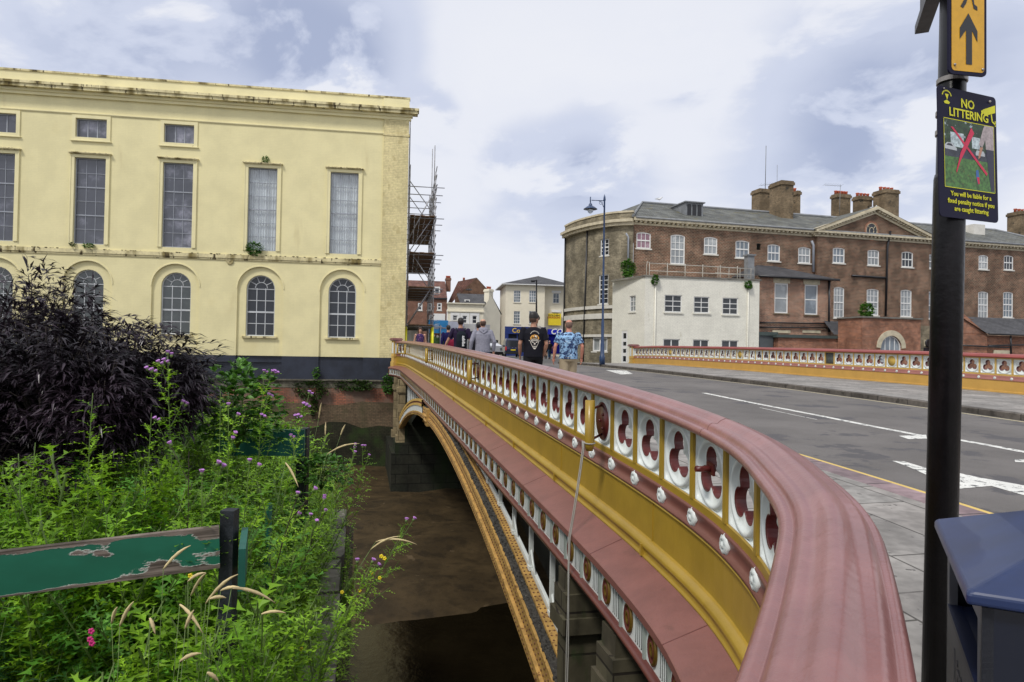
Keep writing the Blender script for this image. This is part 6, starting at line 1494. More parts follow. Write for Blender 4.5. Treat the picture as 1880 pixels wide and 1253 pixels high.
# -- the dark cut-leaved elder
el = thing('elder_shrub', 'large near-black cut-leaved elder shrub at the left edge', 'shrub', CS(-3.9, 5.4, -1.4))
W = LF_(); rnd = random.Random(5); TW = MB()
def surf(px):      # top outline of the shrub in the view, as a height for distance
    tab = [(-300, 470), (-60, 480), (0, 500), (60, 497), (110, 535), (200, 548), (260, 590), (300, 612), (350, 640), (385, 672), (395, 760), (400, 900)]
    return lerp_tab(tab, px)
n = 0
KS = .80
lobes = [(Vector((-5.1, 7.0, -.78)), (1.7, 1.4, 1.42)), (Vector((-4.3, 6.6, -.92)), (.85, 1.0, .90)), (Vector((-4.5, 5.6, -1.2)), (1.15, .8, .95)), (Vector((-6.6, 6.8, -.7)), (1.8, 1.5, 1.75)), (Vector((-5.6, 6.0, -1.2)), (1.3, 1.0, 1.2))]
root = Vector((-4.6, 6.3, -2.4))*KS; tips = []
lobes = [(a*KS, tuple(q*KS for q in b)) for a, b in lobes]
for (cen, ax) in lobes:
    for k in range(42):
        while True:
            u = Vector((rnd.gauss(0, 1), rnd.gauss(0, 1), rnd.gauss(0, 1))).normalized()
            if u.z > -.45: break
        tips.append((cen+Vector((u.x*ax[0], u.y*ax[1], u.z*ax[2]))*rnd.uniform(.72, 1.03), cen, u))
for (px, py, Y, r_) in ((-30, 600, 5.4, .45), (60, 600, 5.3, .42), (20, 640, 4.9, .45), (130, 632, 5.2, .36), (190, 650, 5.1, .34), (250, 660, 5.0, .28), (300, 680, 4.95, .20), (90, 670, 4.7, .4), (190, 700, 4.6, .28)):
    cen = atY(px, py, Y)
    for k in range(26):
        u = Vector((rnd.gauss(0, 1), rnd.gauss(0, 1), rnd.gauss(0, 1))).normalized()
        tips.append((cen+u*r_*rnd.uniform(.75, 1.0), cen-Vector((0, 0, r_*.5)), (u+Vector((.3, 0, 0))).normalized()))
for (tip, cen, u) in tips:
    b0 = cen+(tip-cen)*.15+Vector((0, 0, -.25)); TW.tube([b0, b0.lerp(tip, .55)+Vector((0, 0, .06)), tip], [.009, .006, .003], 4)
    nl = 13
    for i in range(nl):
        t = rnd.uniform(.35, 1.05); p = b0.lerp(tip, t)+Vector((rnd.gauss(0, .07), rnd.gauss(0, .07), rnd.gauss(0, .06)))
        d = (Vector((u.x, u.y, u.z*.35))*.8+Vector((.15+rnd.gauss(0, .5), rnd.gauss(0, .5), rnd.gauss(0, .22)))).normalized(); up = Vector((rnd.gauss(0, .3), rnd.gauss(0, .3), 1)).normalized()
        Lr = rnd.uniform(.13, .22); side = d.cross(up).normalized()
        for j in range(3):
            q = p+d*Lr*(.25+.3*j)-Vector((0, 0, .02*j*j))
            for sg in (1, -1):
                dd = (d*.8+side*sg*rnd.uniform(.5, .9)+Vector((0, 0, rnd.uniform(-.22, .12)))).normalized(); ll = rnd.uniform(.085, .13)
                W.lance(q, dd, up, ll, .0088, 0, .3)
                W.lance(q+dd*ll*.35, (dd+side*.35).normalized(), up, ll*.5, .0055, 0, .3); W.lance(q+dd*ll*.35, (dd-side*.35).normalized(), up, ll*.5, .0055, 0, .3)
        W.lance(p+d*Lr*.9-Vector((0, 0, .03)), (d-Vector((0, 0, .15))).normalized(), up, .12, .008, 0, .4)
W.build('foliage', (L_ELD,), el)
for k in range(16):
    t_ = tips[rnd.randrange(len(tips))][1]; TW.tube([root+rv(rnd)*.1, root.lerp(t_, .5)+rv(rnd)*.15, t_+rv(rnd)*.2], [.03, .02, .01], 5)
TW.build('stem', TWIG, el)
# -- bramble bush
def bush(name, label, cat, cen, ax, nleaf, ls, lm_, seed, twig=True, rnd_leaf=True, loc=None, zmin=-.6):
    rnd = random.Random(seed); W = LF_(); t = thing(name, label, cat, loc or (cen-Vector((0, 0, ax[2]))))
    TW = MB()
    for k in range(nleaf):
        while True:
            u = Vector((rnd.gauss(0, 1), rnd.gauss(0, 1), rnd.gauss(0, 1))).normalized()
            if u.z > zmin: break
        bump = 1+.25*mnoise.noise(u*2.3+Vector((seed, 0, 0))); p = cen+Vector((u.x*ax[0], u.y*ax[1], u.z*ax[2]))*bump*rnd.uniform(.55, 1.0)
        d = (u+Vector((rnd.gauss(0, .5), rnd.gauss(0, .5), rnd.gauss(0, .4)))).normalized()
        for sg in ((-.8, 0, .8) if ls > .03 else (0,)):
            side = d.cross(Vector((0, 0, 1))); side = side.normalized() if side.length > .01 else Vector((1, 0, 0))
            dd = (d+side*sg).normalized(); W.round(p, dd, Vector((rnd.gauss(0, .3), rnd.gauss(0, .3), 1)).normalized(), ls*rnd.uniform(.8, 1.3), ls*.42)
        if twig and k % 14 == 0: TW.tube([cen-Vector((0, 0, ax[2]*.7)), (cen+p)/2, p], [.006, .004, .002], 4)
    W.build('foliage', (lm_,), t)
    if twig: TW.build('stem', STEMG, t)
    return t
bush('bramble_bush', 'broad leaved bramble bush rising beside the dark elder shrub', 'bush', atY(438, 735, 5.6)+Vector((0, 0, -.1)), (.34, .35, .42), 420, .060, L_BRA, 21)
bush('bramble_bush', 'low yellowish green leafy bush at the far edge of the weeds above the mud', 'bush', atY(590, 870, 6.0), (.26, .3, .2), 200, .045, L_BRA, 22)
# -- ivy and self-sown plants on the masonry
def onwall(px, py, ax, n, ls, label, seed, name='ivy', cat='ivy', m=L_IVY, d=.3):
    u, z = lu(px, py, d); p = LB(u, d, z); t = Vector(LB.t)*ax[0]; bush(name, label, cat, p, (abs(ax[0]), .16, ax[1]), int(n*1.1), ls*3.1, m, seed, twig=False, loc=LB(u, d-.1, z-ax[1]), zmin=-1)
onwall(570, 716, (.95, .50), 420, .028, 'ragged ivy hanging down the river wall behind the lilac thistle', 31)
onwall(575, 748, (.22, .40), 120, .028, 'small trailing tongue of ivy lower on the brick river wall', 32)
onwall(648, 708, (1.15, .26), 420, .028, 'long band of ivy hanging from the stone ledge toward the bridge', 33)
onwall(712, 706, (.30, .50), 200, .03, 'green plant growing where the bridge meets the black plinth', 34, 'wall_plant', 'plant', L_BRA)
onwall(467, 456, (.46, .34), 260, .025, 'bushy plant on the string course under the curtained window', 35, 'wall_plant', 'plant', L_BRA, .12)
onwall(487, 293, (.16, .17), 70, .02, 'small plant sprouting above the hood of a tall window', 36, 'wall_plant', 'plant', L_BRA, .10)
onwall(163, 451, (.30, .10), 90, .02, 'low green tuft on the string course at the left windows', 37, 'wall_plant', 'plant', L_BRA, .10)
onwall(580, 686, (.16, .28), 60, .03, 'thin green sprig on the black plinth ledge', 38, 'wall_plant', 'plant', L_BRA, .15)
onwall(133, 449, (.12, .10), 40, .02, 'tiny olive tuft at the corner of the second tall window', 39, 'wall_plant', 'plant', L_IVY, .10)
def onann(fr, px, py, ax, n, label, seed, d=.2):
    u, z = fr.uz(px, py, d); bush('wall_plant', label, 'plant', fr(u, d, z), (ax[0], .2, ax[1]), int(n*1.2), .13, L_BRA, seed, twig=False, loc=fr(u, d-.1, z-ax[1]), zmin=-1)
onann(RF, 1153, 494, (.55, .60), 300, 'green bush sprouting from the brick wall above the white annex', 41, .3)
onann(AF, 1203, 514, (.20, .30), 90, 'fern in the hopper at the left end of the white annex', 42, .1)
onann(AF, 1374, 523, (.22, .25), 90, 'fern in the hopper at the right end of the white annex', 43, .1)
onann(OF, 1591, 570, (.5, .45), 260, 'light green shrub on top of the orange brick outbuilding', 44, -.6)

# ================================================================== PEELING TIMBER FENCE
def peel(name):
    m = bpy.data.materials.new(name); m.use_nodes = True; t = m.node_tree; b = t.nodes['Principled BSDF']; b.inputs['Roughness'].default_value = .5
    uv = N(t, 'ShaderNodeUVMap'); sp = N(t, 'ShaderNodeSeparateXYZ'); t.links.new(uv.outputs[0], sp.inputs[0])
    def ns(sc_, sx, det=7):
        mp = N(t, 'ShaderNodeMapping'); mp.inputs['Scale'].default_value = (sx, 1, 1); t.links.new(uv.outputs[0], mp.inputs[0]); n = N(t, 'ShaderNodeTexNoise'); n.inputs['Scale'].default_value = sc_; n.inputs['Detail'].default_value = det; n.inputs['Roughness'].default_value = .6; t.links.new(mp.outputs[0], n.inputs[0]); return n.outputs[0]
    e = M_('MULTIPLY', M_('POWER', M_('ABSOLUTE', M_('SUBTRACT', M_('MULTIPLY', sp.outputs[1], 9.6, t), 1.0, t), None, t), 9.0, t), .34, t)
    mk = M_('ADD', ns(5, .45), e, t)
    pa = M_('MULTIPLY', M_('SUBTRACT', 1.0, M_('ABSOLUTE', M_('MULTIPLY', M_('SUBTRACT', sp.outputs[0], 1.05, t), 2.2, t), None, t), t, True), .13, t)
    mk = M_('ADD', mk, pa, t)
    mask = ramp(t, mk, [(.590, (0, 0, 0)), (.598, (1, 1, 1))]); lip = ramp(t, mk, [(.572, (0, 0, 0)), (.590, (1, 1, 1))])
    wood = ramp(t, ns(60, .05, 5), [(.35, (.06, .045, .035)), (.65, (.24, .19, .16))]); gr = ramp(t, ns(3, .5), [(.3, (.006, .10, .055)), (.7, (.010, .145, .085))])
    x = N(t, 'ShaderNodeMixRGB'); t.links.new(lip, x.inputs[0]); t.links.new(gr, x.inputs[1]); x.inputs[2].default_value = (.42, .42, .38, 1)
    y = N(t, 'ShaderNodeMixRGB'); t.links.new(mask, y.inputs[0]); t.links.new(x.outputs[0], y.inputs[1]); t.links.new(wood, y.inputs[2]); t.links.new(y.outputs[0], b.inputs['Base Color'])
    bn = N(t, 'ShaderNodeBump'); bn.invert = True; bn.inputs['Distance'].default_value = .003; bn.inputs['Strength'].default_value = .8; t.links.new(lip, bn.inputs['Height']); t.links.new(bn.outputs[0], b.inputs['Normal'])
    return m
PEEL = peel('peeling_green_paint'); POSTM = mat('black_tarred_post', (.012, .016, .022), rough=.6, var=.4, vs=8, bump=.3, bs=40, stain=((.10, .09, .075), 14, .70, .06, .3)); TEAL = mat('teal_fence_paint', (.01, .10, .075), rough=.5, var=.2)
fn = thing('timber_fence', 'old green timber fence with peeling paint half buried in thistles', 'fence', atY(417, 1100, 3.36)+Vector((0, 0, -1.3)))
def board(a, b, h, th, m, name='board', uvl=None):
    mb = MB(); d = (b-a); L = d.length; d.normalize(); up = Vector((0, 0, 1)); up = (up-d*up.dot(d)).normalized(); n = d.cross(up)
    P = lambda x, y, z: a+d*x+n*y+up*z
    for (q, uv) in (([(0, -th/2, 0), (L, -th/2, 0), (L, -th/2, h), (0, -th/2, h)], 1), ([(0, th/2, 0), (0, th/2, h), (L, th/2, h), (L, th/2, 0)], 1), ([(0, -th/2, h), (L, -th/2, h), (L, th/2, h), (0, th/2, h)], 0), ([(0, -th/2, 0), (0, th/2, 0), (L, th/2, 0), (L, -th/2, 0)], 0), ([(L, -th/2, 0), (L, th/2, 0), (L, th/2, h), (L, -th/2, h)], 0), ([(0, -th/2, 0), (0, -th/2, h), (0, th/2, h), (0, th/2, 0)], 0)):
        mb.face([P(*x) for x in q], 0, uv=[(x[0], x[2]*(.208/h) if uv else .205) for x in q])
    return mb.build(name, m, fn)
bl_, br_ = atY(-60, 1104, 2.92), atY(404, 1041, 3.30); tl_ = atY(404, 965, 3.30)
board(bl_, br_, (tl_-br_).length, .035, PEEL)
pc = atY(420, 1000, 3.36); mb = MB(); top_ = atY(417, 934, 3.38).z
mb.box((pc.x-.032, pc.y-.035, -2.7), (pc.x+.034, pc.y+.035, top_)); mb.build('post', POSTM, fn)
p2 = atY(556, 830, 6.1); q1 = Vector((pc.x+.055, pc.y+.06, atY(430, 970, 3.4).z-.19)); q2 = Vector((pc.x+.175, pc.y-.28, atY(445, 1008, 3.08).z-.19))
board(q1, q2, .19, .03, TEAL)
mb = MB(); mb.box((p2.x-.045, p2.y-.045, -2.7), (p2.x+.045, p2.y+.045, atY(556, 786, 6.1).z)); mb.build('post', POSTM, fn)
board(Vector((p2.x-.75, p2.y-.1, atY(556, 838, 6.05).z)), Vector((p2.x+.04, p2.y-.08, atY(556, 836, 6.05).z)), .23, .035, TEAL)
pc2 = atY(493, 960, 4.6); mb = MB(); mb.box((pc2.x-.012, pc2.y-.03, -2.6), (pc2.x+.012, pc2.y+.03, atY(493, 925, 4.6).z)); mb.build('stake', TEAL, fn)
# ================================================================== SIGN POST AND SIGNS
BLKP = mat('black_post_paint', (.004, .004, .005), rough=.30, var=.3, vs=6, spec=.28, bump=.06, bs=18)
STEEL = mat('steel_band', (.30, .28, .26), rough=.45, metal=.6, var=.2)
pb = atY(1722, 1250, 2.95); pt = atY(1748, 150, 2.95)
pd_ = (pt-pb).normalized(); base_ = pb+pd_*((-1.52-pb.z)/pd_.z); topp = pb+pd_*((2.35-pb.z)/pd_.z)
sp = thing('sign_post', 'tall black post carrying the signs at the right of the picture', 'post', base_)
PR = .056
mb = MB(); mb.tube([base_, base_.lerp(topp, .5), topp], [PR, PR-.002, PR-.003], 28, cap=True); z_ = lambda z: base_+pd_*((z-base_.z)/pd_.z)
mb.build('post', BLKP, sp)
mb = MB(); mb.tube([z_(-1.5), z_(.70), z_(.78), z_(.80)], [PR+.006, PR+.006, PR+.005, PR+.001], 28); mb.build('lower_sleeve', mat('scuffed_black_paint', (.005, .004, .005), rough=.34, var=.4, vs=14, bump=.15, bs=30, spec=.3, stain=((.06, .03, .025), 22, .74, .03, 1)), sp)
def band(z, h=.02, m=STEEL):
    mb = MB(); mb.tube([z_(z-h/2), z_(z+h/2)], PR+.0035, 24, smooth=False); mb.build('clamp_band', m, sp)
for (x, y) in ((1722, 140), (1722, 200), (1722, 390), (1722, 236)): band(atY(x, y, 2.9).z)
NAVY = mat('sign_navy', (.010, .009, .028), rough=.5, var=.1, spec=.15); SYEL = mat('sign_yellow_print', (.62, .60, .02), rough=.6, var=.08)
def signframe(tl, tr, bl):
    ex = (tr-tl).normalized(); n0 = ex.cross((tl-bl)).normalized(); ey = n0.cross(ex)
    if n0.y > 0: n0 = -n0
    f = lambda u, d, v: tl+ex*u+ey_*v+n0*d
    ey_ = (tl-bl).normalized(); f.t, f.n = ex, n0; return f
def roundrect(mb, fr, w, h, r, d0, d1, m=0, x0=0., y0=0.):
    P = []
    for cx_, cy_, a0 in ((w-r, -r, 0), (r, -r, 90), (r, -h+r, 180), (w-r, -h+r, 270)):
        for k in range(6): a = R(a0+k*18); P.append((x0+cx_+r*math.cos(a), y0+cy_+r*math.sin(a)))
    mb.face([fr(u, d1, v) for u, v in P], m); mb.face([fr(u, d0, v) for u, v in P][::-1], m)
    mb.grid([[fr(u, d0, v) for u, v in P], [fr(u, d1, v) for u, v in P]], m, False, closeu=True)
YL = 2.82; tl = atY(1720.5, 156, YL); bl = atY(1725.5, 397, YL); tr = atY(1828, 180, YL*1.048)
SW, SH_ = (tr-tl).length, (tl-bl).length
f1 = signframe(tl, tr, bl)
sg = thing('no_littering_sign', 'navy notice with yellow letters and red cross over a photo, on the black post', 'sign', bl)
mb = MB(); roundrect(mb, f1, SW, SH_, .018, -.004, 0); mb.build('sign_plate', NAVY, sg)
def stext(parent, body, size, fr, u, v, m, d=.0015, sx=1., bold=0, align='CENTER', name='lettering', rot=None): return text(parent, body, size, fr, u, d, v, m, name=name, align=align, bold=bold, ext=.0004, sx=sx, rot=rot)
stext(sg, 'NO', SH_*.098, f1, SW*.50, -SH_*.105, SYEL, bold=.0010, sx=1.0); stext(sg, 'LITTERING', SH_*.092, f1, SW*.52, -SH_*.188, SYEL, bold=.0010, sx=1.02)
for i, ln in enumerate(('You will be liable for a', 'fixed penalty notice if you', 'are caught littering')): stext(sg, ln, SH_*.052, f1, SW*.53, -SH_*(.815+.057*i), SYEL, bold=.0004, sx=.98)
def rectf(mb, fr, x0, y0, x1, y1, d, m=0): mb.face([fr(SW*x0, d, -SH_*y0), fr(SW*x1, d, -SH_*y0), fr(SW*x1, d, -SH_*y1), fr(SW*x0, d, -SH_*y1)], m)
mb = MB()
for (x0, y0, x1, y1) in ((.09, .238, .95, .243), (.09, .765, .95, .770), (.09, .238, .097, .770), (.943, .238, .95, .770)): rectf(mb, f1, x0, y0, x1, y1, .0012)
# camera symbol
mb.face([f1(SW*a, .0012, -SH_*b) for a, b in ((.76, .118), (.98, .065), (.98, .125), (.79, .165))], 0); mb.face([f1(SW*a, .0012, -SH_*b) for a, b in ((.73, .13), (.765, .12), (.775, .15), (.74, .16))], 0)
mb.face([f1(SW*a, .0012, -SH_*b) for a, b in ((.90, .145), (.92, .14), (.935, .20), (.915, .205))], 0); mb.face([f1(SW*a, .0012, -SH_*b) for a, b in ((.92, .19), (.985, .215), (.985, .228), (.92, .205))], 0); mb.face([f1(SW*a, .0012, -SH_*b) for a, b in ((.97, .19), (.985, .19), (.985, .235), (.97, .235))], 0)
# small crest: shield with ring of dots and base
for k in range(10): a = math.pi*(.1+.8*k/9); u, v = SW*(.15+.075*math.cos(a)), -SH_*(.075-.045*math.sin(a)); mb.face([f1(u-.003, .0012, v-.003), f1(u+.003, .0012, v-.003), f1(u+.003, .0012, v+.003), f1(u-.003, .0012, v+.003)], 0)
mb.face([f1(SW*a, .0012, -SH_*b) for a, b in ((.12, .055), (.18, .055), (.165, .085), (.155, .10), (.145, .085))], 0); mb.face([f1(SW*a, .0012, -SH_*b) for a, b in ((.10, .115), (.15, .10), (.20, .115), (.185, .13), (.115, .13))], 0)
mb.build('printed_border', SYEL, sg)
PM = [mat('print_grass', (.055, .15, .03), rough=.4, var=.6, vs=60, stain=((.13, .12, .03), 70, .58, .08, 1)), mat('print_trees', (.015, .04, .012), rough=.4, var=.7, vs=50, stain=((.35, .42, .45), 40, .60, .05, 1)), mat('print_road', (.03, .035, .05), rough=.4, var=.5, vs=50), mat('print_car', (.45, .48, .5), rough=.4), mat('print_shirt', (.36, .30, .30), rough=.4, var=.3, vs=60), mat('print_trousers', (.02, .02, .045), rough=.4), mat('print_cross', (.55, .01, .06), rough=.4, var=.15, vs=80), mat('print_skin', (.45, .22, .14), rough=.4), mat('print_bottle', (.04, .12, .35), rough=.4), mat('print_bright', (.42, .50, .52), rough=.4, var=.5, vs=70)]
mb = MB(); d_ = .0008
rectf(mb, f1, .097, .243, .943, .46, d_, 1); rectf(mb, f1, .097, .46, .943, .53, d_, 2); rectf(mb, f1, .097, .53, .943, .765, d_, 0)
rectf(mb, f1, .20, .34, .42, .45, d_+.0003, 9); rectf(mb, f1, .56, .35, .70, .44, d_+.0003, 9)
def pf(pts, m, dd): mb.face([f1(SW*a, dd, -SH_*b) for a, b in pts], m)
pf([(.10, .475), (.10, .445), (.14, .425), (.22, .425), (.27, .45), (.30, .46), (.30, .48)], 3, d_+.0005); pf([(.13, .447), (.15, .432), (.21, .432), (.24, .45)], 2, d_+.0007); pf([(.62, .47), (.64, .45), (.76, .45), (.78, .47), (.78, .49), (.62, .49)], 3, d_+.0005)
pf([(.78, .243), (.94, .243), (.94, .43), (.80, .43), (.79, .36), (.74, .42), (.68, .40), (.74, .30)], 4, d_+.0005); pf([(.80, .43), (.94, .43), (.94, .75), (.88, .76), (.84, .62)], 5, d_+.0005); pf([(.70, .42), (.75, .42), (.70, .50), (.665, .52), (.67, .48)], 7, d_+.0006)
pf([(.62, .61), (.66, .60), (.68, .69), (.65, .72), (.62, .66)], 8, d_+.0006); pf([(.63, .66), (.675, .66), (.68, .71), (.65, .715)], 6, d_+.0007)
pf([(.20, .30), (.24, .30), (.82, .62), (.80, .64)], 6, d_+.0011); pf([(.55, .28), (.60, .32), (.36, .55), (.29, .65), (.28, .64), (.36, .49)], 6, d_+.0013)
mb.build('printed_photo', PM, sg)
mb = MB(); mb.ball(f1(SW*.88, .003, -SH_*.045), .006); mb.ball(f1(SW*.10, .003, -SH_*.02), .004); mb.build('rivet', STEEL, sg)
# yellow pedestrian direction sign
YL2 = 2.80; tl = atY(1742, -140, YL2); bl = atY(1742, 135, YL2); tr = atY(1811, -128, YL2*1.02)
f2 = signframe(tl, tr, bl); S2W, S2H = (tr-tl).length, (tl-bl).length
sy = thing('pedestrian_sign', 'yellow sign with black walking figure and upward arrow at the top of the black post', 'sign', bl)
mb = MB(); roundrect(mb, f2, S2W, S2H, .02, -.008, 0); mb.build('sign_backing', NAVY, sy)
SY2 = mat('reflective_amber', (.62, .33, .012), rough=.28, var=.07, vs=30); mb = MB(); roundrect(mb, f2, S2W*.86, S2H*.955, .016, 0, .0015, x0=S2W*.07, y0=-S2H*.022); mb.build('sign_face', SY2, sy)
SBK = mat('sign_black_print', (.012, .012, .014), rough=.35); mb = MB()
def pg(pts): mb.face([f2(S2W*a, .003, -S2H*b) for a, b in pts], 0)
hb = 1.0
pg([(.50, .585), (.74, .70), (.74, .775), (.595, .70), (.595, .93), (.435, .93), (.435, .70), (.27, .765), (.27, .69)])
pg([(.46, .30), (.58, .30), (.60, .42), (.48, .43)]); pg([(.48, .42), (.55, .42), (.44, .52), (.36, .555), (.29, .545), (.38, .50)]); pg([(.53, .42), (.60, .42), (.66, .52), (.74, .535), (.74, .56), (.64, .55)]); pg([(.46, .31), (.40, .37), (.36, .41), (.39, .42), (.46, .37)]); pg([(.58, .31), (.66, .38), (.70, .38), (.70, .40), (.64, .40)])
c_ = (.52, .265); pg([(c_[0]+.055*math.cos(a*.52), c_[1]+.022*math.sin(a*.52)) for a in range(12)])
mb.build('symbols', SBK, sy)
mb = MB(); mb.ball(f2(S2W*.14, .003, -S2H*.94), .006); mb.ball(f2(S2W*.88, .003, -S2H*.955), .006); mb.ball(f2(S2W*.14, .003, -S2H*.06), .006); mb.build('rivet', STEEL, sy)
# sign seen edge on, pointing left, at the very top
a_, b_ = atY(1720, 6, 2.95), atY(1693, 44, 3.35)
bs = thing('finger_sign', 'back edge of a dark sign at the top left of the black post', 'sign', b_)
ed = (b_-a_); ed.z = 0; ed.normalize(); nn = Vector((ed.y, -ed.x, 0))
mb = MB(); z0 = atY(1697, 58, 3.3).z; P = [a_+ed*x+Vector((0, 0, 0)) for x in (0, .5)]
for (x0, x1, za1, zb1, th) in ((-.0, .42, z0+.06, z0+.62, .012), (-.02, .45, z0+.02, z0+.06, .03)): mb.box((x0, -th, za1), (x1, th, zb1), fr=lambda u, d, z: Vector((a_.x, a_.y, 0))+ed*u+nn*d+Vector((0, 0, z)))
mb.build('sign_plate', mat('grey_sign_back', (.06, .06, .065), rough=.5, var=.3, vs=30), bs)
# ================================================================== LITTER BIN
zt = -.43; A_ = atz(1740, 950, zt-.02); B_ = atz(1803, 1083, zt-.035)
ex = Vector((A_.x-B_.x, A_.y-B_.y, 0)); Wb = ex.length; ex.normalize(); ey = Vector((-ex.y, ex.x, 0)); ey = ey if ey.x > 0 else -ey
bf = lambda u, d, z: Vector((B_.x, B_.y, 0))+ex*u-ey*d+Vector((0, 0, z)); bf.t, bf.n = ex, -ey
PAVB = PZ(*toCS(B_))
BIN = mat('navy_bin_paint', (.010, .024, .085), rough=.38, var=.25, vs=5, coat=.12, stain=((.03, .055, .14), 5, .60, .2, 1), stain2=((.45, .45, .42), 60, .78, .02, 1)); BIN2 = mat('grey_bin_panel', (.10, .105, .12), rough=.45, var=.2, vs=8, stain=((.05, .045, .045), 10, .6, .1, 1)); BIND = mat('black_bin_inside', (.004, .004, .005), rough=.8)
bn_ = thing('litter_bin', 'navy litter bin with hipped lid and open side slot beside the black post', 'bin', bf(Wb/2, -Wb/2, PAVB))
e = .03
mb = MB(); c0, c1, c2, c3_ = (-e, e), (Wb+e, e), (Wb+e, -Wb-e), (-e, -Wb-e); zr = zt+.035; cen_ = (Wb/2, -Wb/2)
lo_ = [bf(c[0], c[1], zt-.062) for c in (c0, c1, c2, c3_)]; md = [bf(c[0], c[1], zt-.035) for c in (c0, c1, c2, c3_)]; ins = [bf(cen_[0]+(c[0]-cen_[0])*.38, cen_[1]+(c[1]-cen_[1])*.38, zr+.03) for c in (c0, c1, c2, c3_)]
mb.grid([lo_, md, ins], 0, False, closeu=True); mb.face(ins, 0); mb.face(lo_[::-1], 0); ld_ = mb.build('lid', BIN, bn_); wd_ = ld_.modifiers.new('weld', 'WELD'); bv_ = ld_.modifiers.new('bevel', 'BEVEL'); bv_.width = .008; bv_.segments = 3
mb = MB(); mb.lathe([(.016, 0), (.016, .006), (.009, .008), (.009, .004), (.001, .004)], 14, o=bf(-.001, -Wb*.5, zt-.14), M=Matrix(((-ex.x, 0, -ex.x), (-ex.y, 0, -ex.y), (0, 1, 0))) if False else Matrix.Rotation(math.atan2(-ex.y, -ex.x), 3, 'Z') @ Matrix.Rotation(R(90), 3, 'Y')); mb.build('lock', STEEL, bn_)
mb = MB(); mb.box((0, -Wb, PAVB+.05), (.02, 0, zt-.07), fr=bf); mb.box((Wb-.02, -Wb, PAVB+.05), (Wb, 0, zt-.07), fr=bf); mb.box((.02, -Wb, PAVB+.05), (Wb-.02, -Wb+.02, zt-.07), fr=bf); mb.build('side_panel', mat('bin_side_paint', (.004, .007, .018), rough=.35, coat=.2), bn_)
mb = MB(); zs0, zs1 = zt-.11, zt-.25
mb.box((.0, -.02, PAVB+.05), (Wb, .0, zs1-.02), fr=bf); mb.box((.0, -.02, zs1-.02), (.055, 0, zt-.07), fr=bf); mb.box((Wb-.055, -.02, zs1-.02), (Wb, 0, zt-.07), fr=bf); mb.box((.055, -.02, zs0), (Wb-.055, 0, zt-.07), fr=bf)
fp = mb.build('slot_panel', BIN2, bn_)
mb = MB(); mb.face([bf(.05, -.03, zs1), bf(Wb-.05, -.03, zs1), bf(Wb-.05, -.2, zs1+.03), bf(.05, -.2, zs1+.03)], 1); mb.box((.03, -Wb+.03, PAVB+.06), (Wb-.03, -.21, zt-.08), fr=bf); mb.box((.05, -.03, zs1-.012), (Wb-.05, .004, zs1+.002), fr=bf, m=1); mb.ball(bf(.10, -.05, zs1+.02), .012, 2)
mb.build('inner_shelf', (BIND, mat('bin_shelf_paint', (.004, .008, .03), rough=.4), STC), bn_)
text(bn_, 'Litter', .125, bf, Wb*.5, .0015, zs1-.12, mat('bin_dark_lettering', (.008, .009, .02), rough=.4), ext=.0005, sx=-1, bold=.002)
mb = MB(); mb.box((.03, -Wb+.03, PAVB), (Wb-.03, -.03, PAVB+.05), fr=bf); mb.build('plinth', BIND, bn_)

# ================================================================== STREET LAMPS
BLU = mat('blue_lamp_paint', (.018, .045, .115), rough=.35, var=.2, coat=.2)
lp = CS(12.86, 34.9); lp = atY(1106, 640, lp.y); lp.z = PZ(*toCS(lp)); Yl = lp.y
topz = atY(1110, 357, Yl).z; lt = atY(1110, 357, Yl)
def lv_(px, py): return atY(px, py, Yl)
lmp = thing('street_lamp', 'tall blue street lamp with a lantern on a scrolled arm beside the rounded building', 'street lamp', lp)
mb = MB(); q = lambda t: lp.lerp(lt, t)
ts = [0, .05, .055, .12, .13, .25, .26, .6, .96, .965, .985, 1.0]; rs_ = [.16, .15, .11, .11, .085, .08, .06, .055, .045, .07, .05, .005]
mb.tube([q(t) for t in ts], rs_, 12); mb.build('post', BLU, lmp)
mb = MB(); a_ = lv_(1109, 369); b_ = lv_(1086, 368); mb.tube([a_, b_], .022, 6); mb.tube([a_-Vector((0, 0, .38)), a_-Vector((.12, 0, .12)), a_.lerp(b_, .45)], .016, 6)
mb.tube([a_.lerp(b_, .25)+Vector((.09*math.cos(k*.7), 0, -.12+.09*math.sin(k*.7))) for k in range(10)], .012, 5); mb.tube([b_+Vector((-.06, 0, .18)), b_+Vector((-.06, 0, -.12))], .03, 6); mb.build('bracket_arm', BLU, lmp)
mb = MB(); lc_ = lv_(1084, 383)
mb.lathe([(.02, .32), (.05, .28), (.10, .20), (.11, .14), (.20, .10), (.36, -.02), (.38, -.05), (.34, -.05), (.1, .04), (.02, .04)], 18, o=lc_); ln = mb.build('lantern', BLU, lmp)
mb = MB(); mb.lathe([(.15, -.02), (.17, -.10), (.14, -.20), (.06, -.27), (.005, -.29)], 14, o=lc_); mb.build('glass_bowl', clearglass('lamp_glass', .6), ln)
l2b = atY(985, 640, 50); l2b.z = -.72; l2 = thing('street_lamp', 'plain black street lamp rising behind the man in the cap', 'street lamp', l2b)
mb = MB(); l2t = atY(985, 514, 50); mb.tube([l2b, l2b.lerp(l2t, .5), l2t], [.09, .07, .05], 10); mb.build('post', BLKP, l2)
mb = MB(); mb.tube([l2t-Vector((0, 0, .06)), atY(981, 516, 50)], .035, 6); mb.box((atY(974.5, 518, 50).x, 49.85, atY(975, 518.5, 50).z), (atY(982, 518, 50).x, 50.15, atY(975, 515.5, 50).z)); mb.build('lamp_head', BLKP, l2)

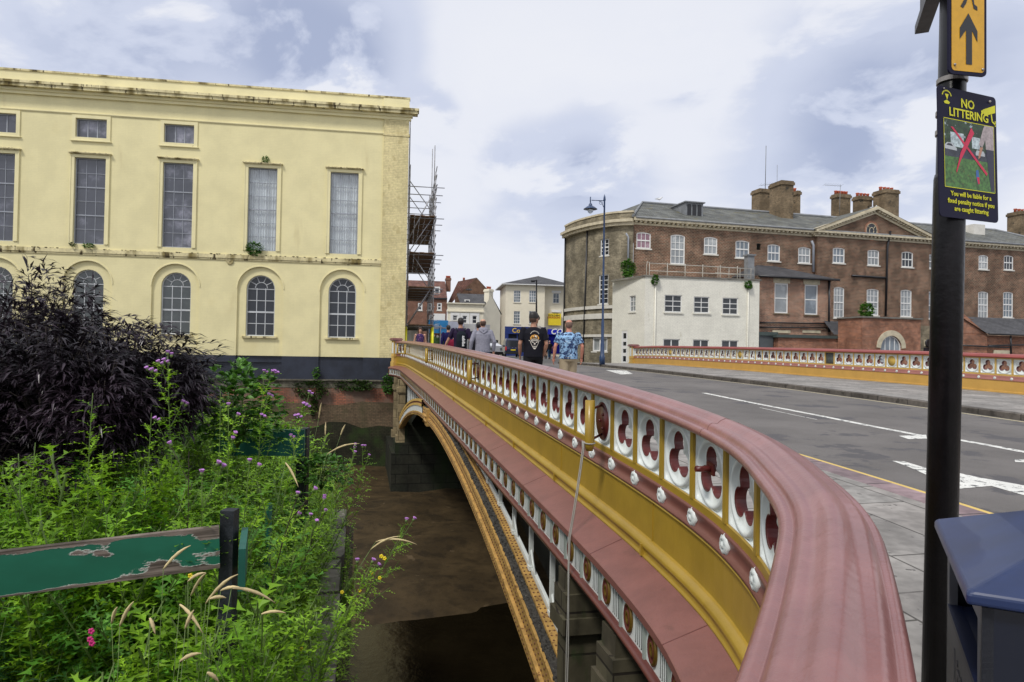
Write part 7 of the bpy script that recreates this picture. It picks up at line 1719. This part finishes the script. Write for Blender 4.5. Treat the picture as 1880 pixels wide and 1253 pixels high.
# ================================================================== HOARDING
hf = frame(atY(786, 640, 41.5), (.93, .36), (.36, -.93)); hu = hf.uz(851, 640)[0]; hm = hf.uz(822, 640)[0]; hz = hf.uz(800, 588)[1]
hd_ = thing('hoarding', 'site hoarding painted with blue sky and riders on a green field, behind the railing', 'hoarding', hf(1, 0, -.72))
hgr = hf.uz(800, 612)[1]
mb = MB(); mb.box((0, -.04, hgr), (hm, 0, hz), fr=hf); mb.build('painted_sky', mat('mural_sky', (.03, .30, .66), rough=.6, var=.25, vs=1.2, stain=((.55, .68, .80), 1.6, .55, .10, 2.5)), hd_)
mb = MB(); mb.box((0, -.04, -.72), (hm, 0, hgr), fr=hf); mb.build('painted_field', mat('mural_field', (.05, .13, .025), rough=.6, var=.5, vs=2, stain=((.03, .05, .015), 4, .55, .1, 1)), hd_)
mb = MB(); rnd = random.Random(3)
for k in range(22): u, z = hf.uz(791+k*1.15+rnd.uniform(-.5, .5), 616+rnd.uniform(-2.0, 3.0)); mb.ball(hf(u, .005, z), .11, rnd.choice((0, 0, 1, 2)), 6, 4, (1, .1, .7))
mb.build('painted_riders', (mat('mural_brown', (.11, .03, .02)), mat('mural_red', (.30, .04, .03)), mat('mural_white', (.6, .58, .5))), hd_)
mb = MB(); mb.box((hm, -.04, -.72), (hu, 0, hz-.05), fr=hf); mb.build('white_panel', mat('white_hoarding', (.62, .64, .74), rough=.5), hd_)
mb = MB()
for u in (0, hm-.5, hm, hu): mb.box((u-.03, .02, -.72), (u+.03, .08, hz-.3), fr=hf)
mb.box((hm-.5, .02, hz-.5), (hm+.4, .07, hz-.44), fr=hf); mb.build('post', SC, hd_)
# white barrier boards left of the woman
for k, px in enumerate((750.5, 757, 763)):
    o_ = atY(px, 640, 39+k); bb = thing('barrier_panel', ('leftmost', 'middle', 'rightmost')[k]+' white plastic barrier panel under the scaffolding', 'barrier', Vector((o_.x, o_.y, -.72)), 'white barriers under the scaffolding')
    mb = MB(); mb.box((o_.x-.10, o_.y-.03, -.62), (o_.x+.10, o_.y+.03, atY(px, 607, 39+k).z)); mb.build('board', W_WHITE, bb); mb = MB(); mb.box((o_.x-.12, o_.y-.15, -.72), (o_.x+.12, o_.y+.15, -.62)); mb.build('foot', PIPE, bb)
# ================================================================== VEHICLES
def carbody(name, label, cat, loc, rz, L, W, H, prof, paint, glass, wheels, extra=None, groundr=.33, lift=0):
    """prof: side outline [(x, z)] front at +x; the upper part tapers inward"""
    t = thing(name, label, cat, (0, 0, 0)); mb = MB(); n = len(prof); rows = []
    for y, k in ((-W/2, .0), (-W/2+.06, 1.), (W/2-.06, 1.), (W/2, .0)):
        row = []
        for x, z in prof:
            tp = max(0, (z-.95*H*.55)/H)*.32; yy = y*(1-tp) if abs(y) > W/2-.07 else y*(1-tp)
            sx = 0.97 if k == 0 else 1; row.append(Vector((x*sx, yy, z if k else .35+(z-.35)*.97)))
        rows.append(row)
    mb.grid(rows, 0, False, closeu=True); mb.idx([mb.vert(p) for p in rows[0]], 0); mb.idx([mb.vert(p) for p in rows[-1][::-1]], 0)
    mb.build('body', paint, t)
    TY = mat('tyre_rubber', (.012, .012, .012), rough=.8); RM = mat('wheel_rim', (.25, .25, .26), rough=.35, metal=.6)
    for wx in wheels:
        for sy_ in (-1, 1):
            mb = MB(); Mw = Matrix(((1, 0, 0), (0, 0, -sy_), (0, 1, 0))); mb.lathe([(groundr*.62, -.10), (groundr*.95, -.10), (groundr, -.05), (groundr, .05), (groundr*.95, .10), (groundr*.62, .10)], 18, o=(wx, sy_*(W/2-.10), groundr), M=Mw); w_ = mb.build('wheel', TY, t)
            mb = MB(); mb.lathe([(groundr*.6, -.105), (groundr*.5, -.09), (groundr*.15, -.10), (.01, -.10)], 14, o=(wx, sy_*(W/2-.10), groundr), M=Mw, capt=False); mb.lathe([(groundr*.6, .105), (groundr*.5, .09), (.01, .10)], 14, o=(wx, sy_*(W/2-.10), groundr), M=Mw, capt=False); mb.build('rim', RM, w_)
    if extra: extra(t)
    t.location = loc; t.rotation_euler.z = rz; return t
CBL = mat('dark_blue_car_paint', (.012, .018, .06), rough=.25, coat=.6); CWH = mat('white_van_paint', (.66, .68, .74), rough=.35, coat=.3, var=.04); CG1 = glassmat('car_glass', (.03, .035, .045)); LR = mat('red_tail_light', (.5, .01, .01), rough=.3); NPY = mat('yellow_number_plate', (.75, .58, .02), rough=.4)
def mpv(t):
    mb = MB(); mb.box((-2.13, -.66, 1.15), (-2.06, .66, 1.82)); mb.build('rear_window', CG1, t)
    for s_ in (-1, 1):
        mb = MB(); mb.box((-2.16, s_*.80-.08, .75), (-2.0, s_*.80+.08, 1.15)); mb.build('tail_light', LR, t)
        mb = MB(); mb.box((-1.8, s_*.80-.02, 1.2), (1.0, s_*.80+.02, 1.72)); mb.build('side_window', CG1, t)
        mb = MB(); mb.box((.9, s_*1.0-.1, 1.15), (1.1, s_*1.0+.1, 1.35)); mb.build('door_mirror', PIPE, t)
    mb = MB(); mb.box((-2.17, -.26, .74), (-2.13, .26, .86)); np_ = mb.build('number_plate', NPY, t)
    mb = MB(); mb.box((-2.2, -.85, .35), (-2.1, .85, .6)); mb.build('bumper', PIPE, t)
    mb = MB(); mb.ball((-2.15, -.3, 1.0), .05); mb.ball((-2.15, .1, 1.05), .04); mb.build('badge', STEEL, t)
pm = atY(938.5, 640, 76); pm.z = T(74)-1.09
carbody('people_carrier', 'dark blue people carrier seen from behind with a yellow number plate', 'car', pm, R(96), 4.3, 1.78, 2.05, [(-2.1, .35), (-2.15, .9), (-2.05, 1.85), (-1.8, 2.05), (.6, 2.0), (1.2, 1.35), (2.1, 1.05), (2.2, .4)], CBL, CG1, (-1.35, 1.4), mpv)
def van(t):
    mb = MB(); mb.box((-3.1, -1.05, .75), (1.15, 1.05, 3.1)); mb.build('cargo_box', CWH, t)
    mb = MB(); mb.box((-1.9, -1.07, .85), (-.2, -1.045, 2.75)); mb.build('open_side_door', BIND, t); mb = MB(); mb.box((-3.12, -.95, .9), (-3.09, .95, 2.9)); mb.build('rear_shutter', W_GREY, t)
    mb = MB(); mb.face([Vector(p) for p in ((1.62, -.82, 2.02), (2.28, -.86, 1.38), (2.28, .86, 1.38), (1.62, .82, 2.02))], 0); mb.build('windscreen', CG1, t)
    for s_ in (-1, 1):
        mb = MB(); mb.face([Vector(p) for p in ((1.25, s_*.985, 1.35), (2.05, s_*.985, 1.35), (1.62, s_*.93, 1.9), (1.25, s_*.93, 1.9))][::s_], 0); mb.build('side_window', CG1, t)
        mb = MB(); mb.box((1.9, s_*1.12-.1, 1.3), (2.0, s_*1.12+.1, 1.7)); mb.build('door_mirror', PIPE, t)
        mb = MB(); mb.box((2.72, s_*.7-.16, .75), (2.80, s_*.7+.16, 1.0)); mb.build('headlight', G_PALE, t)
    mb = MB(); mb.box((2.7, -.95, .35), (2.88, .95, .62)); mb.build('bumper', PIPE, t)
vp = atY(868, 640, 63); vp.z = T(62)-1.09
carbody('box_van', 'white box van with its dark side door open, behind the man in the grey hoodie', 'van', vp, R(-38), 5.6, 1.98, 2.1, [(-3.0, .45), (-3.0, .75), (1.2, .75), (1.2, 2.05), (1.55, 2.1), (2.25, 1.4), (2.75, 1.15), (2.82, .4)], CWH, CG1, (-2.0, 2.0), van, .36)
# ================================================================== PEOPLE
SKIN = mat('skin', (.50, .27, .18), rough=.5, var=.08, vs=12); SKIN2 = mat('tanned_skin', (.38, .19, .12), rough=.5, var=.08, vs=12); SKIN3 = mat('flushed_skin', (.52, .22, .15), rough=.5, var=.1, vs=12)
HAIRD = mat('dark_hair', (.012, .009, .008), rough=.55, var=.4, vs=40); HAIRB = mat('brown_hair', (.06, .03, .018), rough=.6, var=.4, vs=40); HAIRG = mat('grey_hair', (.22, .20, .18), rough=.7, var=.3, vs=40); HAIRC = mat('cropped_grey_hair', (.16, .10, .075), rough=.8, var=.3, vs=40)
def ell(mb, rows_, seg=18, off=(0, 0)):   # rows of (cx, cy, z, rx, ry)
    mb.grid([[Vector((cx_+rx*math.cos(2*math.pi*k/seg), cy_+ry*math.sin(2*math.pi*k/seg), z)) for k in range(seg)] for cx_, cy_, z, rx, ry in rows_], 0, True, closeu=True)
    r0, r1 = rows_[0], rows_[-1]
    for r_, fl in ((r0, -1), (r1, 1)):
        ids = [mb.vert((r_[0]+r_[3]*math.cos(2*math.pi*k/seg), r_[1]+r_[4]*math.sin(2*math.pi*k/seg), r_[2])) for k in range(seg)]; mb.idx(ids[::fl], 0)
def remesh(o, vox, smooth=4):
    m = o.modifiers.new('remesh', 'REMESH'); m.mode = 'VOXEL'; m.voxel_size = vox; m.use_smooth_shade = True
    if smooth: s_ = o.modifiers.new('smooth', 'SMOOTH'); s_.iterations = smooth; s_.factor = .5
    return o
def person(label, loc, rz, H=1.78, skin=None, hair=None, hairstyle='short', top=None, sleeve='short', bottom=None, shorts=False, build_=1., arms=None, stride=.18, extra=None, head=(0, 0), group=None, vox=.009, bottom_len=1., skirt=False):
    """faces +y; x to its right"""
    k = H/1.78; t = thing('person', label, 'person', (0, 0, 0), group); B = build_
    arms = arms or [((.205, 0, 1.44), (.27, -.03, 1.14), (.28, .07, .88)), ((-.205, 0, 1.44), (-.27, -.05, 1.14), (-.27, -.02, .87))]
    legs = [((.095, 0, .92), (.10, stride*.55+.03, .50), (.10, stride*.7, .085)), ((-.095, 0, .92), (-.10, -stride*.15+.02, .50), (-.10, -stride, .10))]
    V = lambda p: Vector(p)*k
    # body
    mb = MB()
    tor = [(0, 0, .86, .155*B, .11*B), (0, -.01, .95, .17*B, .125*B), (0, 0, 1.05, .155*B, .115*B), (0, .005, 1.15, .155*B, .115*B), (0, 0, 1.28, .175*B, .12*B), (0, 0, 1.40, .185, .115), (0, -.005, 1.46, .15, .09), (0, -.005, 1.50, .07, .065), (0, .0, 1.56, .056, .058), (0, .01, 1.62, .055, .06)]
    ell(mb, [(a*k, b*k, c*k, d*k, e_*k) for a, b, c, d, e_ in tor])
    hx, hy = head; hc = Vector((.0, .02, 1.67))
    ell(mb, [((q[0])*k, (q[1])*k, q[2]*k, q[3]*k, q[4]*k) for q in [(0, .055, 1.555, .03, .025), (0, .045, 1.575, .05, .055), (0, .03, 1.61, .063, .078), (0, .02, 1.65, .073, .092), (0, .015, 1.69, .077, .098), (0, .012, 1.73, .073, .094), (0, .01, 1.76, .055, .072), (0, .008, 1.778, .025, .035)]])
    mb.tube([V((0, .105, 1.68)), V((0, .128, 1.645)), V((0, .108, 1.635))], [.008*k, .013*k, .010*k], 8)      # nose
    mb.tube([V((-.022, .103, 1.60)), V((0, .112, 1.60)), V((.022, .103, 1.60))], .007*k, 6)
    for s_ in (-1, 1): mb.ball(V((s_*.076, .01, 1.655)), .02*k, 0, 8, 6, (.4, .8, 1.4)); mb.tube([V((s_*.045, .098, 1.692)), V((s_*.02, .104, 1.69))], .007*k, 6)
    for i, (sh, el_, wr) in enumerate(arms):
        sg_ = 1 if i == 0 else -1
        sh, el_, wr = V(sh), V(el_), V(wr)
        mb.tube([sh, sh.lerp(el_, .35), el_, el_.lerp(wr, .3), wr], [.052*k*B, .047*k*B, .038*k, .040*k, .027*k], 12)
        mb.ball(sh, .056*k, 0, 12, 8)
        d = (wr-el_).normalized(); pl = wr+d*.085*k; side = Vector((0, 1, 0)); side = (side-d*side.dot(d)).normalized(); inn = d.cross(side)*(1 if sg_ > 0 else -1)
        mb.tube([wr, wr+d*.04*k, pl], [.024*k, .036*k, .034*k], 10, flat=.55)
        for f in range(4):
            o_ = side*(.026-.0175*f)*k; ln_ = (.072, .080, .076, .060)[f]*k; cl = inn*-.018*k
            mb.tube([pl-d*.015*k+o_, pl+o_+d*ln_*.45, pl+o_+d*ln_*.75+cl*.6, pl+o_+d*ln_*.93+cl*1.5], [.0095*k, .0092*k, .0085*k, .007*k], 7)
        mb.tube([wr+d*.025*k+side*.022*k, wr+d*.055*k+side*.046*k, wr+d*.09*k+side*.05*k], [.012*k, .0105*k, .008*k], 7)
    for (hp_, kn, an) in legs:
        hp_, kn, an = V(hp_), V(kn), V(an)
        mb.tube([hp_, hp_.lerp(kn, .4), kn, kn.lerp(an, .3), an], [.088*k*B, .078*k*B, .054*k, .056*k, .036*k], 14)
        mb.tube([an+Vector((0, -.04, -.03))*k, an+Vector((0, .05, -.045))*k, an+Vector((0, .16, -.06))*k], [.036*k, .036*k, .026*k], 10)
    body = remesh(mb.build('body', skin or SKIN, t), .0075 if vox < .012 else .014, 2)
    # shoes
    for (hp_, kn, an) in legs:
        an = V(an); mb = MB(); mb.tube([an+Vector((0, -.06, -.035))*k, an+Vector((0, .03, -.035))*k, an+Vector((0, .13, -.052))*k, an+Vector((0, .19, -.06))*k], [.042*k, .046*k, .040*k, .022*k], 10); mb.box(tuple(an+Vector((-.045, -.09, -.085))*k), tuple(an+Vector((.045, .2, -.062))*k)); remesh(mb.build('shoe', HAIRD, t), .012, 3)
    # shirt
    if top:
        mb = MB(); g = 1.09*B; hem = .90
        prof_ = [(0, 0, hem, .178*g, .135*g), (0, 0, 1.0, .172*g, .132*g), (0, 0, 1.12, .168*g, .130*g), (0, 0, 1.26, .186*g, .134*g), (0, 0, 1.38, .200*g, .128*g), (0, -.003, 1.45, .175, .108), (0, -.005, 1.495, .085, .078), (0, -.003, 1.505, .075, .07)]
        ell(mb, [(a*k, b*k, c*k, d*k, e_*k) for a, b, c, d, e_ in prof_], 24)
        for i, (sh, el_, wr) in enumerate(arms):
            sh, el_, wr = V(sh), V(el_), V(wr)
            if sleeve == 'none': continue
            mb.ball(sh, .066*k, 0, 12, 8)
            if sleeve == 'short': mb.tube([sh, sh.lerp(el_, .35), sh.lerp(el_, .74)], [.064*k*B, .064*k*B, .066*k*B], 14)
            else: mb.tube([sh, sh.lerp(el_, .4), el_, el_.lerp(wr, .4), el_.lerp(wr, .93)], [.066*k*B, .064*k*B, .057*k, .052*k, .043*k], 14)
        remesh(mb.build('shirt', top, t), max(vox, .009), 3)
    mb = MB(); ell(mb, [(0, 0, .84*k, .165*k*B, .12*k*B), (0, -.01*k, .93*k, .184*k*B, .14*k*B), (0, 0, 1.0*k, .168*k*B, .128*k*B)])
    for (hp_, kn, an) in legs:
        hp_, kn, an = V(hp_), V(kn), V(an)
        if shorts: mb.tube([hp_, hp_.lerp(kn, .5), kn.lerp(hp_, .02)], [.105*k*B, .098*k*B, .092*k*B], 14)
        else: mb.tube([hp_, hp_.lerp(kn, .4), kn, kn.lerp(an, .35), an+Vector((0, 0, .02))], [.103*k*B, .092*k*B, .072*k, .070*k, .058*k], 14)
    remesh(mb.build('trousers', bottom or HAIRD, t), max(vox, .010), 3)
    # hair
    mb = MB()
    if hairstyle in ('short', 'long', 'balding'):
        top_z = 1.786 if hairstyle != 'balding' else 1.735
        rows_ = [(0, -.012, 1.60, .060, .070), (0, -.018, 1.65, .080, .088), (0, -.018, 1.70, .084, .096), (0, -.006, 1.745, .080, .100), (0, .0, 1.775, .060, .080), (0, .0, 1.792, .022, .03)]
        if hairstyle == 'balding': rows_ = [(0, -.020, 1.60, .058, .066), (0, -.028, 1.65, .079, .082), (0, -.026, 1.70, .081, .086), (0, -.028, 1.728, .070, .074)]
        ell(mb, [(a*k, b*k, c*k, d*k, e_*k) for a, b, c, d, e_ in rows_])
        if hairstyle == 'long': ell(mb, [(a*k, b*k, c*k, d*k, e_*k) for a, b, c, d, e_ in [(0, -.05, 1.38, .10, .035), (0, -.045, 1.5, .112, .06), (0, -.025, 1.62, .106, .085), (0, .004, 1.70, .098, .108), (0, .012, 1.765, .085, .105), (0, .01, 1.80, .04, .05)]])
        remesh(mb.build('hair', hair or HAIRD, t), .010, 3)
    elif hairstyle == 'cap':
        ell(mb, [(a*k, b*k, c*k, d*k, e_*k) for a, b, c, d, e_ in [(0, -.005, 1.665, .083, .100), (0, 0, 1.70, .088, .108), (0, 0, 1.75, .085, .104), (0, -.002, 1.79, .068, .085), (0, -.002, 1.812, .03, .04)]])
        mb.tube([V((0, .07, 1.695)), V((0, .13, 1.70)), V((0, .19, 1.685))], [.075*k, .068*k, .03*k], 14, flat=.14)
        remesh(mb.build('cap', hair or HAIRD, t), .010, 2)
        mb = MB(); ell(mb, [(0, -.018*k, 1.60*k, .062*k, .070*k), (0, -.02*k, 1.66*k, .080*k, .088*k), (0, -.01*k, 1.69*k, .08*k, .09*k)]); remesh(mb.build('hair', HAIRB, t), .012, 2)
    if head[0]:
        # turn head, hair and cap about the neck
        Rm = Matrix.Rotation(head[0], 3, 'Z')
        for ch in t.children:
            if ch.name.split('.')[0] in ('hair', 'cap', 'body'):
                for v in ch.data.vertices:
                    z = v.co.z/k
                    if z > 1.50 and abs(v.co.x) < .13*k:
                        w_ = min(1, (z-1.50)/.07); p = Vector((v.co.x, v.co.y, 0)); pr_ = Matrix.Rotation(head[0]*w_, 3, 'Z') @ p; v.co.x, v.co.y = pr_.x, pr_.y
    if extra: extra(t, k)
    t.location = loc; t.rotation_euler.z = rz; return t
def cloth(name, col, **kw): return mat(name, col, rough=.85, spec=.15, bump=.25, bs=14, **kw)
def stand(px, Y, lift=0): p = atY(px, 640, Y); c, s = toCS(p); p.z = (PZ(c, s)-(.12 if 5.4 < c < 12.7 else 0)) if s < 41 else T(s)-1.09; return p
BT = cloth('black_tee', (.010, .010, .015)); NV = cloth('dark_navy_tee', (.022, .014, .038)); HG = cloth('grey_marl_hoodie', (.24, .24, .29), var=.15, vs=20); KH = cloth('khaki_cotton', (.38, .31, .21)); JN = cloth('blue_denim', (.03, .06, .12)); BK = cloth('black_trousers', (.012, .012, .014))
FLO = mat('blue_floral_shirt', (.22, .38, .58), rough=.85, var=.3, vs=14, stain=((.012, .03, .10), 17, .50, .03, 1), stain2=((.45, .60, .75), 23, .60, .03, 1))
FLW = mat('dark_floral_top', (.03, .012, .08), rough=.85, stain=((.60, .20, .28), 22, .60, .03, 1)); PK = cloth('hot_pink_top', (.75, .05, .32)); MRN = cloth('maroon_jacket', (.16, .01, .03)); RD = cloth('red_top', (.5, .03, .02))
def back_print(t, k):
    # emblem on the back of the tee: arc of lettering, cap, face, pointed chin
    P = lambda x, z: None
    mwh = mat('print_white', (.62, .58, .50), rough=.8); mor = mat('print_orange', (.60, .30, .06), rough=.8); mdk = mat('print_dark', (.02, .02, .02), rough=.8)
    def sf(u, z, off=.004):   # surface of the back (a shallow curve)
        B = 1.02; zz_ = z; ry = lerp_tab([(.9, .135), (1.0, .132), (1.12, .130), (1.26, .134), (1.38, .128), (1.45, .108)], zz_)*1.09*B; rx = lerp_tab([(.9, .178), (1.0, .172), (1.12, .168), (1.26, .186), (1.38, .2), (1.45, .175)], zz_)*1.09*B
        y = -ry*math.sqrt(max(.05, 1-(u/rx)**2)); return Vector((u, y-off, z))*k
    mb = MB()
    def pl(pts, m, off): mb.face([sf(-x, z, off) for x, z in pts], m)   # seen from behind
    def ring(pts, w, m, off):
        c = (sum(p[0] for p in pts)/len(pts), sum(p[1] for p in pts)/len(pts)); n = len(pts)
        for i in range(n):
            a, b = pts[i], pts[(i+1) % n]; ia = (c[0]+(a[0]-c[0])*w, c[1]+(a[1]-c[1])*w); ib = (c[0]+(b[0]-c[0])*w, c[1]+(b[1]-c[1])*w); pl([a, b, ib, ia], m, off)
    for i in range(9):
        a = math.pi*(.80-.60*i/8); x, z = .10*math.cos(a), 1.30+.12*math.sin(a); pl([(x-.006, z-.010), (x+.005, z-.008), (x+.006, z+.010), (x-.004, z+.009)], 0, .010)
    cap_ = [(-.085, 1.25), (-.09, 1.29), (-.06, 1.335), (0, 1.35), (.06, 1.335), (.09, 1.29), (.085, 1.25), (.05, 1.27), (0, 1.275), (-.05, 1.27)]
    ring(cap_, .72, 1, .012); pl([(-.05, 1.29), (0, 1.30), (0, 1.335), (-.03, 1.33)], 0, .014); pl([(.05, 1.29), (0, 1.30), (.02, 1.335), (.04, 1.32)], 1, .014); pl([(-.09, 1.245), (-.05, 1.262), (0, 1.268), (.05, 1.262), (.09, 1.245), (.05, 1.25), (0, 1.255), (-.05, 1.25)], 0, .014)
    fc = [(-.075, 1.235), (-.085, 1.19), (-.05, 1.12), (-.015, 1.06), (.015, 1.06), (.05, 1.12), (.085, 1.19), (.075, 1.235)]
    ring(fc, .86, 0, .012); pl([(-.055, 1.215), (-.02, 1.20), (-.025, 1.185), (-.055, 1.195)], 0, .014); pl([(.055, 1.215), (.02, 1.20), (.025, 1.185), (.055, 1.195)], 0, .014); pl([(-.02, 1.17), (0, 1.19), (.02, 1.17), (.012, 1.15), (-.012, 1.15)], 0, .014)
    for x in (-.03, -.01, .01, .03): pl([(x-.006, 1.125), (x+.006, 1.125), (x+.005, 1.10), (x-.005, 1.10)], 0, .014)
    pl([(-.03, 1.09), (.03, 1.09), (.012, 1.07), (-.012, 1.07)], 0, .014); pl([(-.12, 1.245), (-.088, 1.225), (-.088, 1.215), (-.11, 1.225)], 0, .014); pl([(.12, 1.245), (.088, 1.225), (.088, 1.215), (.11, 1.225)], 0, .014)
    mb.build('shirt_print', (mwh, mor, mdk), t)
def backpack(t, k):
    mb = MB(); ell(mb, [(0, -.17*k, .93*k, .11*k, .05*k), (0, -.19*k, .98*k, .135*k, .075*k), (0, -.20*k, 1.15*k, .145*k, .085*k), (0, -.19*k, 1.33*k, .13*k, .075*k), (0, -.16*k, 1.42*k, .08*k, .045*k)])
    for s_ in (-1, 1): mb.tube([Vector((s_*.10, -.12, 1.42))*k, Vector((s_*.125, 0, 1.50))*k, Vector((s_*.13, .12, 1.38))*k, Vector((s_*.14, .1, 1.15))*k, Vector((s_*.13, -.13, 1.0))*k], .022*k, 6)
    b = remesh(mb.build('backpack_shell', cloth('black_backpack', (.010, .014, .02)), t), .011, 3)
    fr = lambda u, d, z: Vector((-u, -.285*k-d, z)); text(t, 'adidas', .115*k, fr, -.045*k, .008, 1.15*k, mat('print_white2', (.8, .8, .8)), ext=.001, bold=.003, rot=R(90), sx=1.0)
def hood(t, k):
    mb = MB(); ell(mb, [(0, -.05*k, 1.43*k, .10*k, .05*k), (0, -.07*k, 1.47*k, .125*k, .075*k), (0, -.055*k, 1.53*k, .115*k, .075*k), (0, -.03*k, 1.56*k, .085*k, .06*k)]); mb.tube([Vector((-.11, -.05, 1.52))*k, Vector((-.06, -.12, 1.45))*k, Vector((0, -.14, 1.40))*k, Vector((.06, -.12, 1.45))*k, Vector((.11, -.05, 1.52))*k], .03*k, 8)
    remesh(mb.build('hood', HG, t), .010, 3)
hd = R(8)
arm_n = [((.200, 0, 1.44), (.258, -.05, 1.16), (.22, .08, .94)), ((-.205, 0, 1.44), (-.275, -.03, 1.16), (-.25, .10, .94))]
arm_out = [((.205, 0, 1.44), (.30, -.06, 1.18), (.30, .03, .92)), ((-.205, 0, 1.44), (-.31, -.06, 1.18), (-.33, .0, .92))]
person('man in black cap and black tee with a pale skull print on the back', stand(979, 14.2), hd, 1.85, SKIN2, HAIRD, 'cap', BT, 'short', BK, True, 1.03, arm_n, .16, back_print, (R(-52), 0))
person('man in blue and navy floral shirt and khaki shorts', stand(1044, 15.0), hd*.5, 1.74, SKIN3, HAIRC, 'balding', FLO, 'short', KH, True, 1.10, arm_out, .14)
person('young man in dark tee with a black backpack', stand(845, 19.0), R(12), 1.82, SKIN2, HAIRD, 'short', NV, 'short', BK, True, .98, [((.205, 0, 1.44), (.27, -.04, 1.15), (.26, .05, .90)), ((-.205, 0, 1.44), (-.33, .02, 1.17), (-.42, .10, .96))], .15, backpack)
person('balding man in a pale grey hooded sweatshirt', stand(886, 18.2), R(10), 1.78, SKIN, HAIRB, 'balding', HG, 'long', JN, False, 1.08, arm_out, .14, hood)
person('dark haired person in black, mostly hidden left of the grey hoodie', stand(878, 21.5), R(10), 1.76, SKIN2, HAIRD, 'short', BT, 'long', BK, vox=.014)
person('short person in maroon half hidden behind the man with the backpack', stand(834.5, 21.0), R(10), 1.45, SKIN, HAIRB, 'short', MRN, 'long', BK, vox=.014)
person('grey haired person whose head shows over the right shoulder of the capped man', stand(989, 24.0), R(10), 1.84, SKIN, HAIRG, 'short', BK, 'long', BK, vox=.014)
person('person in dark blue standing before the painted hoarding', stand(822.5, 26.5), R(20), 1.74, SKIN2, HAIRD, 'short', cloth('navy_coat', (.01, .008, .06)), 'long', cloth('navy_trousers', (.01, .01, .05)), vox=.014)
person('woman in a dark floral vest top walking toward the camera', stand(771, 30.0), R(190), 1.68, SKIN, HAIRB, 'long', FLW, 'none', BK, False, .88, None, .15, vox=.012)
person('distant woman in a bright pink top', stand(1002, 66), R(10), 1.62, SKIN, HAIRG, 'short', PK, 'long', BK, vox=.014)
person('distant man in black top and blue jeans beside the woman in pink', stand(1009, 65), R(15), 1.76, SKIN3, HAIRG, 'balding', BT, 'short', JN, vox=.014)
person('distant person in a red top near the blue shop door', stand(1019.5, 72), R(60), 1.6, SKIN, HAIRB, 'short', RD, 'short', JN, vox=.014)
# gulls on the roofs
GW = mat('gull_white', (.75, .75, .74), rough=.7); GG = mat('gull_grey', (.30, .32, .34), rough=.7)
for (fr_, px, py, d, lab) in ((RF, 1210, 366, -4.6, 'gull standing on the left end of the slate roof ridge'), (RF, 1604, 382, PD, 'gull perched on the peak of the pediment'), (RF, 1360, 412, -2.0, 'white gull sitting low on the mossy slate slope')):
    u, z = fr_.uz(px, py, d); o_ = fr_(u, d, z); g_ = thing('gull', lab, 'gull', o_-Vector((0, 0, .16)))
    mb = MB(); mb.tube([o_+Vector((-.30, 0, -.02)), o_+Vector((-.18, 0, 0)), o_, o_+Vector((.13, 0, .04)), o_+Vector((.18, 0, .12)), o_+Vector((.23, 0, .15)), o_+Vector((.29, 0, .14))], [.01, .04, .075, .06, .04, .042, .008], 8)
    for y in (-.03, .03): mb.tube([o_+Vector((.02, y, -.05)), o_+Vector((.02, y, -.16))], .007, 5)
    mb.build('body', GW, g_); mb = MB(); mb.tube([o_+Vector((-.34, 0, .0)), o_+Vector((-.1, 0, .05)), o_+Vector((.08, 0, .05))], [.008, .055, .03], 8); mb.build('folded_wings', GG, g_)
